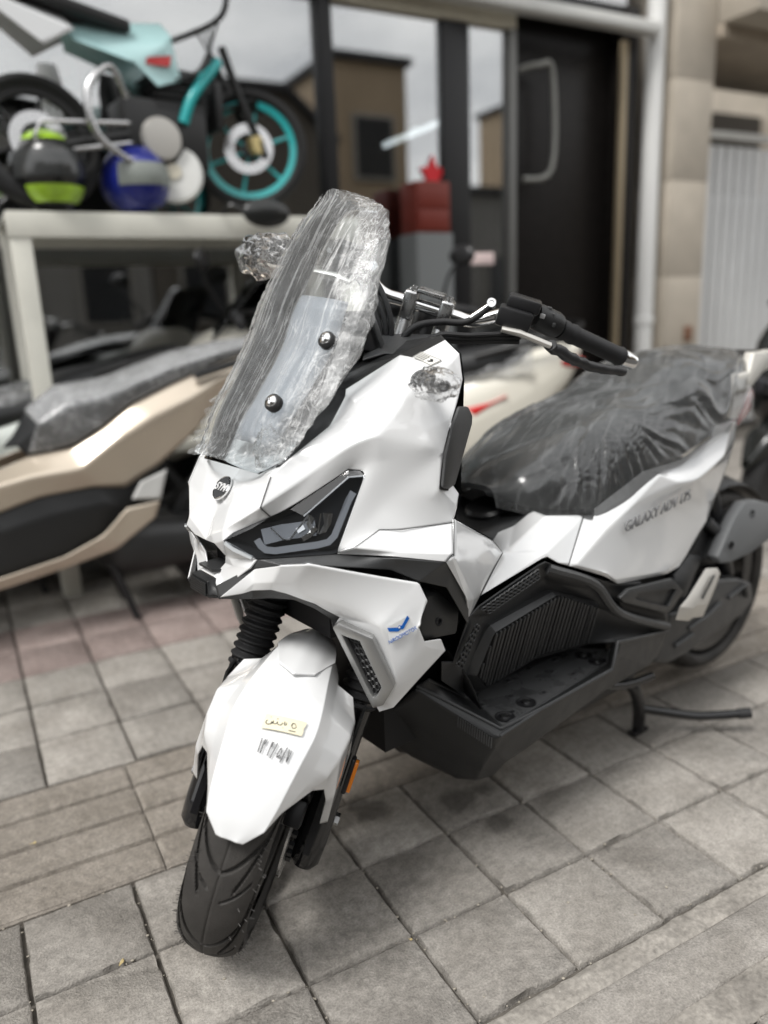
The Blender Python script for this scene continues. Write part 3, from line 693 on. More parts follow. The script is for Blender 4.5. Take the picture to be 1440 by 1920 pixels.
# ---- nose and upper cowl ------------------------------------------------------------
NO = dict(
    m0=(-0.0649,0.0000,0.8590), m1=(-0.0013,0.0000,0.7936), m2=(0.0393,0.0000,0.7183), m1b=(0.0222,0.0000,0.7541),
    a=(-0.0178,0.1220,0.8296), b=(0.0058,0.1260,0.7867), a2=(-0.0095,0.0500,0.8099), b2=(0.0156,0.0450,0.7765),
    c=(0.0382,0.0600,0.7454), c2=(0.0316,0.0720,0.7532), d=(0.0422,0.0360,0.7213), e=(0.0310,0.0480,0.7010), f=(0.0417,0.0660,0.7313),
    d0=(0.0406,0.0220,0.7324), e1=(-0.1479,0.0000,0.9108), e2=(-0.1030,0.1000,0.8790), hb=(-0.0141,0.1180,0.7680), hc=(0.0285,0.0780,0.7446))
NOF = [('m0','e1','e2','a'), ('m0','a2','m1'), ('a2','b2','m1b','m1'), ('m0','a','a2'), ('a','b','b2','a2'), ('m1b','b2','d0'), ('b2','c','d0'), ('b2','b','c2','c'),
       ('m1b','d0','m2'), ('d0','d','m2'), ('d0','c','f','d'), ('d','f','e'), ('b','hb','hc','c2'), ('c2','hc','f','c')]
mir = lambda D: {k + '_r': (v[0], -v[1], v[2]) for k, v in D.items() if abs(v[1]) > 1e-6}
def sym(D, F):
    D2 = dict(D); D2.update(mir(D)); F2 = list(F)
    for f in F: F2.append(tuple((k + '_r') if abs(D[k][1]) > 1e-6 else k for k in f)[::-1])
    return D2, F2
V_, F_ = sym(NO, NOF)
nose = panel('nose_cowl', V_, F_, WHITE, SC, crease=0.45, out=(1, 0, 0.6), cr={('b','b2'): .2, ('a','a2'): .2, ('b2','c'): .35})

UC = dict(
    u0=(-0.0175,0.1230,0.8298), u1=(-0.0319,0.1250,0.8435), u2=(-0.1149,0.1400,0.8944), u3=(-0.1462,0.1400,0.9359), u4=(-0.1511,0.1360,0.9464),
    u5=(-0.2436,0.1550,0.9922), u6=(-0.2565,0.1700,0.9878), u7=(-0.3072,0.1900,1.0118), u8=(-0.3163,0.2120,0.9905), u9=(-0.3131,0.2220,0.9512),
    u10=(-0.2867,0.2360,0.9145), u11=(-0.2661,0.2420,0.8866), u12=(-0.2460,0.2480,0.8467), u13=(-0.2353,0.2500,0.7958), u14=(-0.2293,0.2520,0.7856),
    u15a=(-0.2765,0.2360,0.7902), u15b=(-0.2885,0.2360,0.7750), u15c=(-0.2750,0.2460,0.7575), u16=(-0.2577,0.2540,0.7371),
    u17=(-0.1719,0.2320,0.7383), u18=(-0.1448,0.2140,0.7403), u19=(-0.1272,0.2100,0.7210), u20=(-0.0880,0.1830,0.7125),
    u21=(-0.1347,0.1980,0.8241), u22=(-0.1356,0.1900,0.8296), u23=(-0.1194,0.1780,0.8330), u24=(-0.0370,0.1400,0.7815), u25=(-0.0136,0.1190,0.7686), nb=(0.0061,0.1270,0.7869),
    v1=(-0.1468,0.1620,0.9305), v2=(-0.2310,0.1840,0.9716), v3=(-0.1479,0.1720,0.9096), v4=(-0.2011,0.1940,0.9478), v5=(-0.1482,0.2120,0.8832), v6=(-0.1152,0.1900,0.8727), v7=(-0.0749,0.1560,0.8333),
    v9=(-0.2216,0.2150,0.9409), v11=(-0.2167,0.2400,0.8690), v12=(-0.2260,0.2440,0.8558), v13=(-0.1526,0.2130,0.8491), v14=(-0.1522,0.2080,0.7828),
    v16=(-0.2378,0.1900,0.9728), v17=(-0.2879,0.2160,0.9711))
UCF = [('u0','u1','v7','nb'), ('u1','u2','v6','v7'), ('u2','v3','v5','v6'), ('u2','u3','v1','v3'), ('u3','u4','v1'), ('u4','u5','v2','v1'), ('v1','v2','v4','v3'),
       ('v3','v4','v9','v5'), ('u5','u6','v16','v2'), ('v2','v16','v9','v4'), ('u6','u7','v17','v16'), ('v16','v17','u9','v9'), ('u7','u8','v17'), ('u8','u9','v17'),
       ('v9','u9','u10','v11'), ('v9','v11','v5'), ('v11','u10','u11','u12'), ('v11','u12','v12'), ('v5','v11','v12','v13'), ('v13','v12','u12','v14'), ('v14','u12','u13','u14'),
       ('v14','u14','u16','u17'), ('v14','u17','u18'), ('u13','u15a','u15b','u15c'), ('u13','u15c','u16','u14'),
       ('nb','v7','u24','u25'), ('v7','v6','u23','u24'), ('v6','v5','v13','u23'), ('v13','u21','u22','u23'), ('v13','v14','u20','u21'), ('v14','u18','u19','u20')]
cc = {('v1','v2'): .7, ('v3','v4'): .75, ('v1','v3'): .75, ('v2','v4'): .6, ('u2','v3'): .5, ('v3','v5'): .1, ('v5','v6'): .7, ('v6','v7'): .6, ('v7','nb'): .5, ('v4','v9'): .35, ('v5','v9'): .7, ('v5','v13'): .6,
      ('v13','v14'): .25, ('v5','v11'): .15, ('v11','v12'): .5, ('v12','v13'): .15, ('v2','v16'): .45, ('v16','u6'): .4, ('v16','v17'): .3, ('v17','u8'): .4, ('v17','u9'): .3, ('v14','u18'): .3, ('u17','v14'): .2, ('u13','u14'): .6, ('u13','u15c'): .6, ('u3','v1'): .4}
panel('side_cowl', UC, UCF, WHITE, SC, mirror=True, crease=-0.15, out=(0.4, 1, 0.3), cr=cc)
# shoulder wing under the cowl
LG = dict(L0=(-0.0876,0.1840,0.7106), L0b=(-0.0881,0.1830,0.7080), L1=(-0.0978,0.2120,0.7214), u18=(-0.1448,0.2140,0.7403), u17=(-0.1719,0.2320,0.7383), u16=(-0.2578,0.2550,0.7373),
          L2=(-0.2314,0.2820,0.6980), L3=(-0.2214,0.2780,0.6871), k1=(-0.1547,0.2400,0.7082), k2=(-0.1470,0.2380,0.7039))
panel('shoulder_wing', LG, [('L0','L1','k1','k2','L0b'), ('k1','L2','L3','k2'), ('L1','u18','u17','k1'), ('u17','u16','L2','k1'), ('L0','u18','L1')], WHITE, SC, mirror=True, crease=0.7, out=(0.2, 1, 0.5),
      cr={('u17','k1'): 0.1})
LS = dict(a=(-0.2607,0.2540,0.7425), b=(-0.4193,0.2050,0.6401), c=(-0.4148,0.1850,0.6597), d=(-0.3476,0.2220,0.5853), e=(-0.3055,0.2380,0.5606), f=(-0.2805,0.2620,0.6044), g=(-0.2285,0.2830,0.6932), h=(-0.2337,0.2820,0.6939), i=(-0.3085,0.2480,0.5962), g2=(-0.2214,0.2780,0.6867))
panel('leg_shield', LS, [('a','h','i','d','b','c'), ('g','f','i','h'), ('f','e','i'), ('i','e','d'), ('g','g2','f')], WHITE, SC, mirror=True, crease=0.7, out=(0, 1, 0.2))

# ---- tunnel, seat base and tail panels -----------------------------------------------
TN = dict(
    t1=(-0.4222,0.2030,0.6396), t2=(-0.4806,0.1200,0.6326), t2b=(-0.5068,0.1100,0.6411), t2c=(-0.5511,0.1100,0.6461), t3=(-0.5996,0.1120,0.6665),
    t5=(-0.5857,0.1600,0.6675), t6=(-0.6843,0.1720,0.6513), t7=(-0.3503,0.2210,0.5835), t8=(-0.5103,0.2260,0.6188), t8b=(-0.5125,0.2240,0.6240), t9=(-0.5731,0.2260,0.5862), t4=(-0.4501,0.1900,0.6359), t10=(-0.5455,0.2260,0.5970))
panel('tunnel_panel', TN, [('t2','t2b','t2c','t4','t1'), ('t2c','t3','t5','t4'), ('t1','t4','t8b','t7'), ('t4','t5','t6','t8b'), ('t8b','t6','t9','t10'), ('t7','t8b','t8'), ('t8','t8b','t10')], WHITE, SC, mirror=True, crease=0.6, out=(0.1, 1, 0.4))
TP = dict(
    a=(-0.6843,0.1720,0.6513), b=(-0.7083,0.1780,0.6477), c=(-0.5883,0.2300,0.5844), d=(-0.5731,0.2260,0.5853),
    s0=(-0.7082,0.1780,0.6610), s1=(-0.8687,0.1780,0.7127), s2=(-1.0131,0.1720,0.7135), s3=(-1.1666,0.1550,0.7433), s4=(-1.2051,0.1400,0.7735), s5=(-1.3099,0.1350,0.7633),
    k0=(-0.7069,0.1840,0.6494), k1=(-0.9026,0.1980,0.7034), k2=(-0.9609,0.2040,0.6770), k3=(-1.0375,0.2000,0.6623), k4=(-1.1907,0.1760,0.6953), k5=(-1.2687,0.1460,0.7651),
    r0=(-1.3249,0.1280,0.7145), r1=(-1.2632,0.1400,0.6301), r2=(-1.1977,0.1520,0.5771), r3=(-1.1628,0.1600,0.5447), r4=(-1.0623,0.1760,0.4888), r5=(-1.0119,0.1860,0.4706), r6=(-0.9516,0.1940,0.4692),
    b0=(-0.7397,0.2180,0.5048), b1=(-0.7168,0.2260,0.5221), j0=(-0.7846,0.2080,0.6507), j1=(-0.6955,0.2160,0.6269), c2=(-0.6889,0.2300,0.5428), b3=(-0.6868,0.2240,0.5360), b4=(-0.9372,0.2000,0.4793))
panel('tail_panel', TP, [('a','b','c','d'), ('s0','s1','k1','k0'), ('s1','s2','k2','k1'), ('s2','s3','k4','k3','k2'), ('s3','s4','s5','k5','k4'), ('k5','s5','r0','k4'),
      ('k0','k1','j0','j1'), ('k1','k2','j0'), ('b','s0','k0','j1','c'), ('k2','k3','r2','j0'), ('k3','k4','r0','r1'), ('k3','r1','r2'), ('j0','r2','r3','r4','b4'), ('j1','j0','b4','b1'), ('c','j1','b1','c2'),
      ('b1','b4','r6','b0'), ('c2','b1','b0','b3'), ('b4','r4','r5','r6'), ('d','c','c2','b3')], WHITE, SC, mirror=True, crease=0.6, out=(0, 1, 0.2),
      cr={('k3','r2'): .1, ('j0','r2'): .1, ('k2','j0'): .3, ('j1','b1'): 0, ('k3','r1'): 0.1, ('j0','b4'): 0})
# black tray and fuel flap between the two tunnel panels
TR = dict(a=(-0.4786,0.1220,0.6326), b=(-0.5048,0.1120,0.6414), c=(-0.5490,0.1120,0.6463), d=(-0.5994,0.1130,0.6658))
tr_pts = [TR['a'], TR['b'], TR['c'], TR['d']]
Vt = []; Ft = []
for k, p in enumerate(tr_pts):
    for s in (1, 0.45, 0, -0.45, -1): Vt.append((p[0], p[1] * s, p[2] - (0.012 if abs(s) < 0.9 else 0.004)))
for k in range(3):
    for j in range(4): Ft.append((k * 5 + j, k * 5 + j + 1, k * 5 + j + 6, k * 5 + j + 5))
tray = mesh_obj('tunnel_tray', Vt, Ft, BLACK, SC, angle=50)
so = tray.modifiers.new('t', 'SOLIDIFY'); so.thickness = 0.004
lathe('fuel_flap', [(0.0, 0.012), (0.045, 0.012), (0.052, 0.006), (0.052, 0.0)], (TR['c'][0] - 0.045, 0.0, TR['c'][2] + 0.005), (0.25, 0, 1), BLACK2, SC, 24)
# rear inner panel between leg shields (closes the body behind the cowl)
IN = dict(a=(-0.3108,0.1860,1.0112), b=(-0.3219,0.2060,0.9895), c=(-0.3187,0.2160,0.9500), d=(-0.2941,0.2300,0.7730), e=(-0.2671,0.2470,0.7390), f=(-0.4178,0.1820,0.6584))
inn = [IN[k] for k in 'abcdef']
Vt = []; Ft = []
for p in inn:
    for s in (1, 0.5, 0, -0.5, -1): Vt.append((p[0] - 0.004 - (1 - s * s) * 0.035, p[1] * s, p[2] - (1 - s * s) * 0.01))
for k in range(5):
    for j in range(4): Ft.append((k * 5 + j, k * 5 + j + 1, k * 5 + j + 6, k * 5 + j + 5))
o = mesh_obj('inner_shield', Vt, Ft, BLACK, SC, angle=50)

# ---- louvre behind the cowl edge -----------------------------------------------------
LV = [(-0.2858,0.2380,0.9141), (-0.3168,0.2250,0.9095), (-0.3348,0.2150,0.8927), (-0.3333,0.2150,0.8797), (-0.2738,0.2380,0.7945), (-0.2531,0.2460,0.7917), (-0.2351,0.2520,0.7985), (-0.2448,0.2500,0.8471), (-0.2652,0.2440,0.8869)]
for s in (1, -1):
    bm = bmesh.new()
    P = [Vector((p[0], p[1] * s, p[2])) for p in LV]
    bm_prism(bm, P, Vector((0.005, 0.012 * s, 0.0)))
    bevel_bm(bm, 0.003)
    lo = bm_obj('side_louvre', bm, GREYBLK, SC, angle=30)
    q = [(-0.2353,0.2500,0.7977), (-0.2549,0.2460,0.7914), (-0.2557,0.2440,0.7872), (-0.2352,0.2490,0.7934)]
    prism('louvre_clip', [(p[0], p[1] * s, p[2]) for p in q], (0, 0.004 * s, 0), DEEP, lo)

# ---- dark screen bed, dash and binnacle -------------------------------------------------
SB = dict(a=(-0.0329,0.1120,0.8410), b=(-0.0387,0.1220,0.8428), c=(-0.1169,0.1370,0.8939), d=(-0.1483,0.1370,0.9355), e=(-0.1531,0.1330,0.9460), f=(-0.2461,0.1520,0.9920), g=(-0.2590,0.1670,0.9876), h=(-0.3108,0.1860,1.0116), i=(-0.3220,0.1650,1.0183),
          j=(-0.2599,0.1350,0.9942), k=(-0.1954,0.1180,0.9771), l=(-0.1706,0.1120,0.9673), m=(-0.1583,0.1080,0.9511), n=(-0.1475,0.1100,0.9350), o=(-0.1042,0.1050,0.8936), p=(-0.0655,0.0980,0.8544))
panel('screen_bed', SB, [('a','b','c','o','p'), ('c','d','n','o'), ('d','e','m','n'), ('e','f','k','l','m'), ('f','g','j','k'), ('g','h','i','j')], BLACK, SC, mirror=True, crease=0.7, out=(0.4, 0.6, 0.6))
# centre of the bed: bracket plate behind the screen, down to the nose
BC = [(-0.0604,0.0000,0.8526), (-0.0341,0.1100,0.8405), (-0.0661,0.0970,0.8542), (-0.1048,0.1040,0.8934), (-0.1482,0.1090,0.9349), (-0.1713,0.1110,0.9673), (-0.1961,0.1170,0.9770), (-0.2607,0.1340,0.9942), (-0.3238,0.1630,1.0182)]
Vt = []; Ft = []
prof = [(p[0], abs(p[1]), p[2]) for p in BC[3:]]
for p in prof:
    for s in (1, 0.5, 0, -0.5, -1): Vt.append((p[0] + 0.03 * (1 - s * s) - 0.02 * (1 - abs(s)), p[1] * s, p[2] - 0.012 * (1 - s * s)))
for k in range(len(prof) - 1):
    for j in range(4): Ft.append((k * 5 + j, k * 5 + j + 1, k * 5 + j + 6, k * 5 + j + 5))
mesh_obj('dash_cover', Vt, Ft, BLACK, SC, angle=40)
# dash shell rising to the handlebar
DS = [(-0.2892,0.0600,1.0126), (-0.3819,0.1000,1.0153), (-0.3135,0.0300,1.0201), (-0.3754,0.1000,1.0136)]
DC = dict(a=(-0.2004,0.1150,0.9876), b=(-0.2539,0.1050,0.9936), c=(-0.2687,0.1500,0.9886), d=(-0.3421,0.1500,1.0111), e=(-0.3655,0.0900,1.0176), f=(-0.3013,0.0400,1.0214), g=(-0.2455,0.0600,0.9967))
panel('dash_shell', DC, [('a','b','f','g'), ('b','c','e','f'), ('c','d','e')], GREYBLK, SC, mirror=True, crease=0.8, out=(0, 0.3, 1))
Vt = [(DC[k][0], DC[k][1] * s, DC[k][2] - 0.003) for k in ('g','f','e','d') for s in (1, -1)]
mesh_obj('dash_middle', Vt, [(0, 1, 3, 2), (2, 3, 5, 4), (4, 5, 7, 6)], GREYBLK, SC)
# instrument binnacle: wedge standing behind the screen
BN = [(-0.2502,0.0750,1.0630), (-0.2699,0.0800,1.0055), (-0.2503,0.0850,0.9942), (-0.2177,0.0900,0.9998), (-0.2219,0.0880,1.0326)]
bm = bmesh.new(); bm_prism(bm, BN, (0, -0.16, 0)); bevel_bm(bm, 0.004)
bn = bm_obj('instrument_binnacle', bm, BLACK2, SC, angle=30)
prism('display_rim', [(-0.2506,0.0790,1.0594), (-0.2668,0.0840,1.0068), (-0.2575,0.0850,1.0002), (-0.2420,0.0810,1.0524)], (0.0, 0.004, 0), GREYBLK, bn, 0.0015)

# ---- headlights ------------------------------------------------------------------------
HL = [(0.0422,0.0680,0.7318), (0.0286,0.0780,0.7443), (-0.0141,0.1180,0.7676), (-0.0380,0.1380,0.7795), (-0.1204,0.1760,0.8308), (-0.1336,0.1880,0.8299), (-0.1349,0.1970,0.8233), (-0.0872,0.1820,0.7095), (-0.0808,0.1780,0.7082), (0.0086,0.1050,0.7044)]
LENS = glass_material('headlight_lens', (0.82, 0.84, 0.86), 0.03)
HOUS = mat('headlight_housing', (0.03, 0.031, 0.033), 0.3)
DRL = mat('daylight_guide', (0.26, 0.27, 0.29), 0.3, coat=0.4)
CLEARP = mat('pale_lens_edge', (0.52, 0.54, 0.55), 0.35, coat=0.4)
def hpt(t, s, d=0.0, side=1):
    p = Vector(t) + Vector((-0.6, -0.55, 0)) * d
    return Vector((p.x, p.y * side, p.z))
for s in (1, -1):
    P = [hpt(p, 0, 0.0, s) for p in HL]
    back = [hpt(Vector(p).lerp(sum((Vector(q) for q in HL), Vector()) / len(HL), 0.04), 0, 0.03, s) for p in HL]
    bm = bmesh.new()
    a = [bm.verts.new(p) for p in P]; c = [bm.verts.new(p) for p in back]
    n = len(a)
    for i in range(n): bm.faces.new((a[i], a[(i + 1) % n], c[(i + 1) % n], c[i]))
    bm.faces.new(c)
    hl = bm_obj('headlight', bm, HOUS, SC, angle=30)
    # outer clear lens, slightly proud, faceted along the brow
    lv = [hpt(p, 0, -0.0025, s) for p in HL]
    mid1 = hpt((-0.0527,0.1500,0.7705), 0, -0.006, s); mid2 = hpt((-0.1164,0.1840,0.8230), 0, -0.006, s); mid0 = hpt((0.0076,0.1000,0.7516), 0, -0.005, s)
    L_ = lv + [mid0, mid1, mid2]
    F = [(0, 1, 10), (1, 2, 10), (2, 3, 11, 10), (3, 4, 12, 11), (4, 5, 6, 12), (12, 6, 7, 11), (11, 7, 8, 9, 10), (10, 9, 0)]
    mesh_obj('lens', L_, F, LENS, hl, angle=20)
    def strip(name, pts, d, w, m, th=0.004):
        # flat bar following a polyline on the housing floor
        bm = bmesh.new(); Pm = [hpt(p, 0, d, s) for p in pts]
        nrm = Vector((0.6, 0.55 * s, 0.25)).normalized()
        Ls = []; Rs = []
        for i, p in enumerate(Pm):
            t = (Pm[min(i + 1, len(Pm) - 1)] - Pm[max(i - 1, 0)]).normalized(); sd = nrm.cross(t).normalized()
            Ls.append(p + sd * w / 2); Rs.append(p - sd * w / 2)
        bm_prism(bm, Ls + Rs[::-1], nrm * th)
        return bm_obj(name, bm, m, hl, angle=40)
    strip('light_guide', [(0.0050,0.1050,0.7326), (0.0011,0.1090,0.7224), (-0.0043,0.1130,0.7159), (-0.0153,0.1220,0.7141), (-0.0691,0.1580,0.7196), (-0.0820,0.1680,0.7233), (-0.0901,0.1730,0.7323), (-0.1105,0.1860,0.7862), (-0.1185,0.1880,0.7978)], 0.006, 0.0105, DRL)
    strip('edge_band', [(0.0399,0.0700,0.7289), (0.0302,0.0800,0.7177), (0.0118,0.1000,0.7053)], 0.001, 0.006, CLEARP)
    strip('brow_bar', [(-0.0524,0.1500,0.7669), (-0.1162,0.1810,0.8208), (-0.1360,0.1900,0.8207)], 0.004, 0.0022, STEEL, 0.002)
    strip('reflector_plate', [(0.0016,0.1120,0.7352), (-0.0223,0.1280,0.7410), (-0.0665,0.1550,0.7447)], 0.014, 0.024, mat('smoke_reflector', (0.30, 0.31, 0.33), 0.2, metal=0.6), 0.002)
    strip('projector_rim', [(-0.0126,0.1180,0.7502), (-0.0265,0.1300,0.7312), (-0.0344,0.1340,0.7304), (-0.0497,0.1460,0.7538), (-0.0595,0.1520,0.7677)], 0.005, 0.0018, STEEL, 0.003)
    for k in range(7):
        u = k / 6.0
        strip('reflector_fin', [(-0.0765,0.1600,0.7677), (-0.0735,0.1600,0.7554), (-0.0691,0.1600,0.7378)] if k == 0 else [tuple(Vector((-0.0770,0.1610,0.7682)).lerp(Vector((-0.0914,0.1680,0.7663)), u)), tuple(Vector((-0.0787,0.1630,0.7512)).lerp(Vector((-0.0878,0.1670,0.7502)), u)), tuple(Vector((-0.0690,0.1600,0.7359)).lerp(Vector((-0.0793,0.1640,0.7383)), u))], 0.007 + 0.001 * (k % 2), 0.0022, CHROME, 0.004)
    for q in ([(-0.0572,0.1520,0.7645), (-0.0625,0.1550,0.7622), (-0.0578,0.1530,0.7535), (-0.0608,0.1540,0.7457)], [(-0.0674,0.1570,0.7468), (-0.0571,0.1520,0.7349), (-0.0489,0.1460,0.7298)], [(-0.0424,0.1430,0.7435), (-0.0523,0.1480,0.7490)]):
        strip('reflector_glint', q, 0.008, 0.008, CHROME, 0.003)

# ---- badge -----------------------------------------------------------------------------
nb_c = Vector(NO['m1']); nb_up = (Vector(NO['m0']) - Vector(NO['m1b'])).normalized()
bd_n = nb_up.cross(Vector((0, -1, 0))).normalized()
if bd_n.x < 0: bd_n = -bd_n
bd_o = nb_c + bd_n * 0.004
badge = lathe('badge', [(0, 0.0), (0.0212, 0.0), (0.0212, 0.003), (0.0198, 0.0048), (0.0188, 0.0035), (0.0, 0.0035)], bd_o, bd_n, CHROME, SC, 32)
lathe('badge_disc', [(0, 0.0005), (0.0186, 0.0005), (0.0186, 0.0), (0, 0)], bd_o + bd_n * 0.0036, bd_n, GLOSSBLK, badge, 32)
text_obj('badge_letters', 'SYM', 0.0185, basis(bd_o + bd_n * 0.0046, (0, 1, 0), nb_up), mat('letter_silver', (0.75, 0.75, 0.75), 0.4), badge, 0.0006, 0.25, 1.0, 0.0004)

# ---- chin, air inlet and U-shaped nose trim ------------------------------------------------
IL = dict(a=(0.0304,0.0470,0.7014), b=(0.0284,0.0550,0.6979), c=(0.0085,0.1070,0.7036), d=(0.0187,0.1000,0.6904), e=(0.0266,0.0620,0.6867), f=(0.0395,0.0470,0.6495), g=(0.0419,0.0400,0.6490), h=(0.0458,0.0320,0.6519), i=(0.0420,0.0300,0.6627), j=(0.0432,0.0260,0.6641),
          k=(0.0320,0.0220,0.6720), l=(0.0271,0.0360,0.6857), m=(0.0417,0.0660,0.7313), n=(0.0100,0.1050,0.7035))
IF = [('a','b','e','l'), ('b','c','d','e'), ('e','d','f','k'), ('l','e','k'), ('k','f','g','i'), ('g','h','i'), ('k','i','j'), ('a','m','n','b')]
panel('inlet_surround', IL, IF, WHITE, SC, mirror=True, crease=0.7, out=(1, 0.3, 0))
Vb = [IL['j'], IL['k'], (IL['k'][0], 0, IL['k'][2] + 0.004), (IL['j'][0] + 0.004, 0, IL['j'][2] + 0.004)]
for s in (1, -1):
    pass
panel('inlet_bar', dict(a=IL['j'], b=IL['k'], c=(IL['k'][0], -IL['k'][1], IL['k'][2]), d=(IL['j'][0], -IL['j'][1], IL['j'][2])), [('a','b','c','d')], WHITE, SC, crease=1, out=(1, 0, 0))
box('inlet_back', (0.000, 0, 0.690), (0.004, 0.09, 0.07), DEEP, SC)
prism('inlet_floor', [(0.045, 0.024, 0.676), (0.0, 0.04, 0.672), (0.0, -0.04, 0.672), (0.045, -0.024, 0.676)], (0, 0, -0.004), GREYBLK, SC)
CH = dict(a=(0.0429,0.0290,0.6623), b=(0.0452,0.0330,0.6520), c=(0.0429,0.0460,0.6489), d=(0.0526,0.0560,0.6390), e=(0.0644,0.0160,0.6247), f=(0.0567,0.0300,0.6604), g=(0.0593,0.0320,0.6351),
          h=(0.0187,0.1000,0.6899), i=(0.0520,0.0590,0.6409), top=(0.0545,0.0000,0.6723), topm=(0.0511,0.0180,0.6684))
CF = [('a','f','g','d','c','b'), ('f','a','topm'), ('g','e','d')]
V_, F_ = sym(dict(a=CH['a'], b=CH['b'], c=CH['c'], d=CH['d'], f=CH['f'], g=CH['g'], i=CH['i']), [('a','f','g','d','c','b')])
F_ += [('f','f_r','g_r','g'), ('a','a_r','f_r','f'), ('g','g_r','d_r','d')]
chin = panel('chin', V_, F_, BLACK, SC, crease=0.93, out=(1, 0, 0), thick=0.004)
fx = Vector(CH['f']); gx = Vector(CH['g'])
for k in range(6):
    t = 0.18 + k * 0.14
    p = fx.lerp(gx, t)
    box('chin_rib', (p.x + 0.002, 0, p.z), (0.003, 2 * p.y * 0.9, 0.004), BLACK, chin, 0.001)
# dark band running from the chin to the rear of the shoulder
BD = dict(s0=(0.0499,0.0410,0.6541), s1=(0.0067,0.1070,0.7031), s2=(-0.0866,0.1820,0.7077), s3=(-0.2223,0.2770,0.6861), s4=(-0.2376,0.2720,0.6742), s5=(-0.2892,0.2550,0.6032), s6=(-0.3000,0.2420,0.5503), s7=(-0.2341,0.2640,0.6387), s8=(-0.1836,0.2560,0.6592), s9=(-0.0257,0.1920,0.7090), s10=(-0.0006,0.1600,0.7058), s11=(0.0109,0.1010,0.6883), s12=(0.0532,0.0570,0.6382), s13=(0.0147,0.0920,0.6872), sm=(-0.1483,0.2350,0.6808), s2b=(-0.1503,0.2450,0.7005))
panel('side_band', BD, [('s0','s13','s11','s12'), ('s13','s1','s10','s11'), ('s1','s2','s9','s10'), ('s2','s2b','sm','s9'), ('s2b','s3','s8','sm'), ('s3','s4','s7','s8'), ('s4','s5','s6','s7')], GREYBLK, SC, mirror=True, crease=0.8, out=(0.2, 1, 0.2))

# ---- white fin panel with the dealer sticker ----------------------------------------------------
FP = dict(
    p0=(0.0525,0.0600,0.6413), p1=(0.0115,0.1040,0.6884), p2=(0.0006,0.1620,0.7047), p3=(-0.0272,0.1960,0.7084), p3b=(-0.1060,0.2320,0.6828), p4=(-0.1795,0.2580,0.6590), p4b=(-0.1824,0.2600,0.6559), p5=(-0.1914,0.2670,0.6287), p6=(-0.1722,0.2660,0.5930), p7=(-0.1874,0.2620,0.5611),
    p8=(-0.2270,0.2560,0.5508), p9=(-0.2404,0.2510,0.5255), p10=(-0.1985,0.2520,0.5042), p11=(-0.1447,0.2320,0.4513), p12=(-0.1296,0.2140,0.4421), p13=(-0.1265,0.2080,0.4544), p14=(-0.0792,0.1780,0.5966), p15=(-0.0822,0.1870,0.6083),
    q1=(0.0279,0.0860,0.6480), q2=(0.0165,0.1000,0.6542), q3=(0.0023,0.1340,0.6605), q4=(-0.0134,0.1520,0.6553), q5=(-0.0458,0.1780,0.6365), r1=(-0.1170,0.2440,0.6018), r3=(-0.1465,0.2540,0.5032), r4=(-0.1326,0.2300,0.4652), r0=(-0.1146,0.2320,0.5866),
    c1=(0.0165,0.1060,0.6677), c2=(0.0052,0.1450,0.6760), c3=(-0.0136,0.1600,0.6667), c4=(-0.0802,0.2120,0.6278), w=(-0.1890,0.2620,0.5493))
FPF = [('p0','p1','c1','q1'), ('q1','c1','q2'), ('p1','p2','c2','c1'), ('c1','c2','q3','q2'), ('p2','p3','c3','c2'), ('c2','c3','q4','q3'), ('c3','c4','q5','q4'), ('p3','p3b','c4','c3'), ('q5','c4','p15'), ('c4','r1','p15'), ('p3b','p4','r1','c4'), ('p4','p4b','p5','r1'),
       ('r1','p5','p6','r3'), ('p6','p7','w','r3'), ('p7','p8','p9','w'), ('w','p9','p10','r3'), ('r3','p10','p11','r4'), ('p15','r1','r0','p14'), ('r1','r3','r4','r0'), ('r0','r4','p13','p14'), ('r4','p11','p12','p13')]
panel('fin_panel', FP, FPF, WHITE, SC, mirror=True, crease=0.6, out=(0.4, 1, 0), cr={('w','r3'): 0, ('p6','r3'): 0, ('p10','r3'): 0, ('c3','c4'): .1, ('p3b','c4'): 0, ('q5','c4'): 0, ('c4','p15'): 0.2, ('c4','r1'): .2})
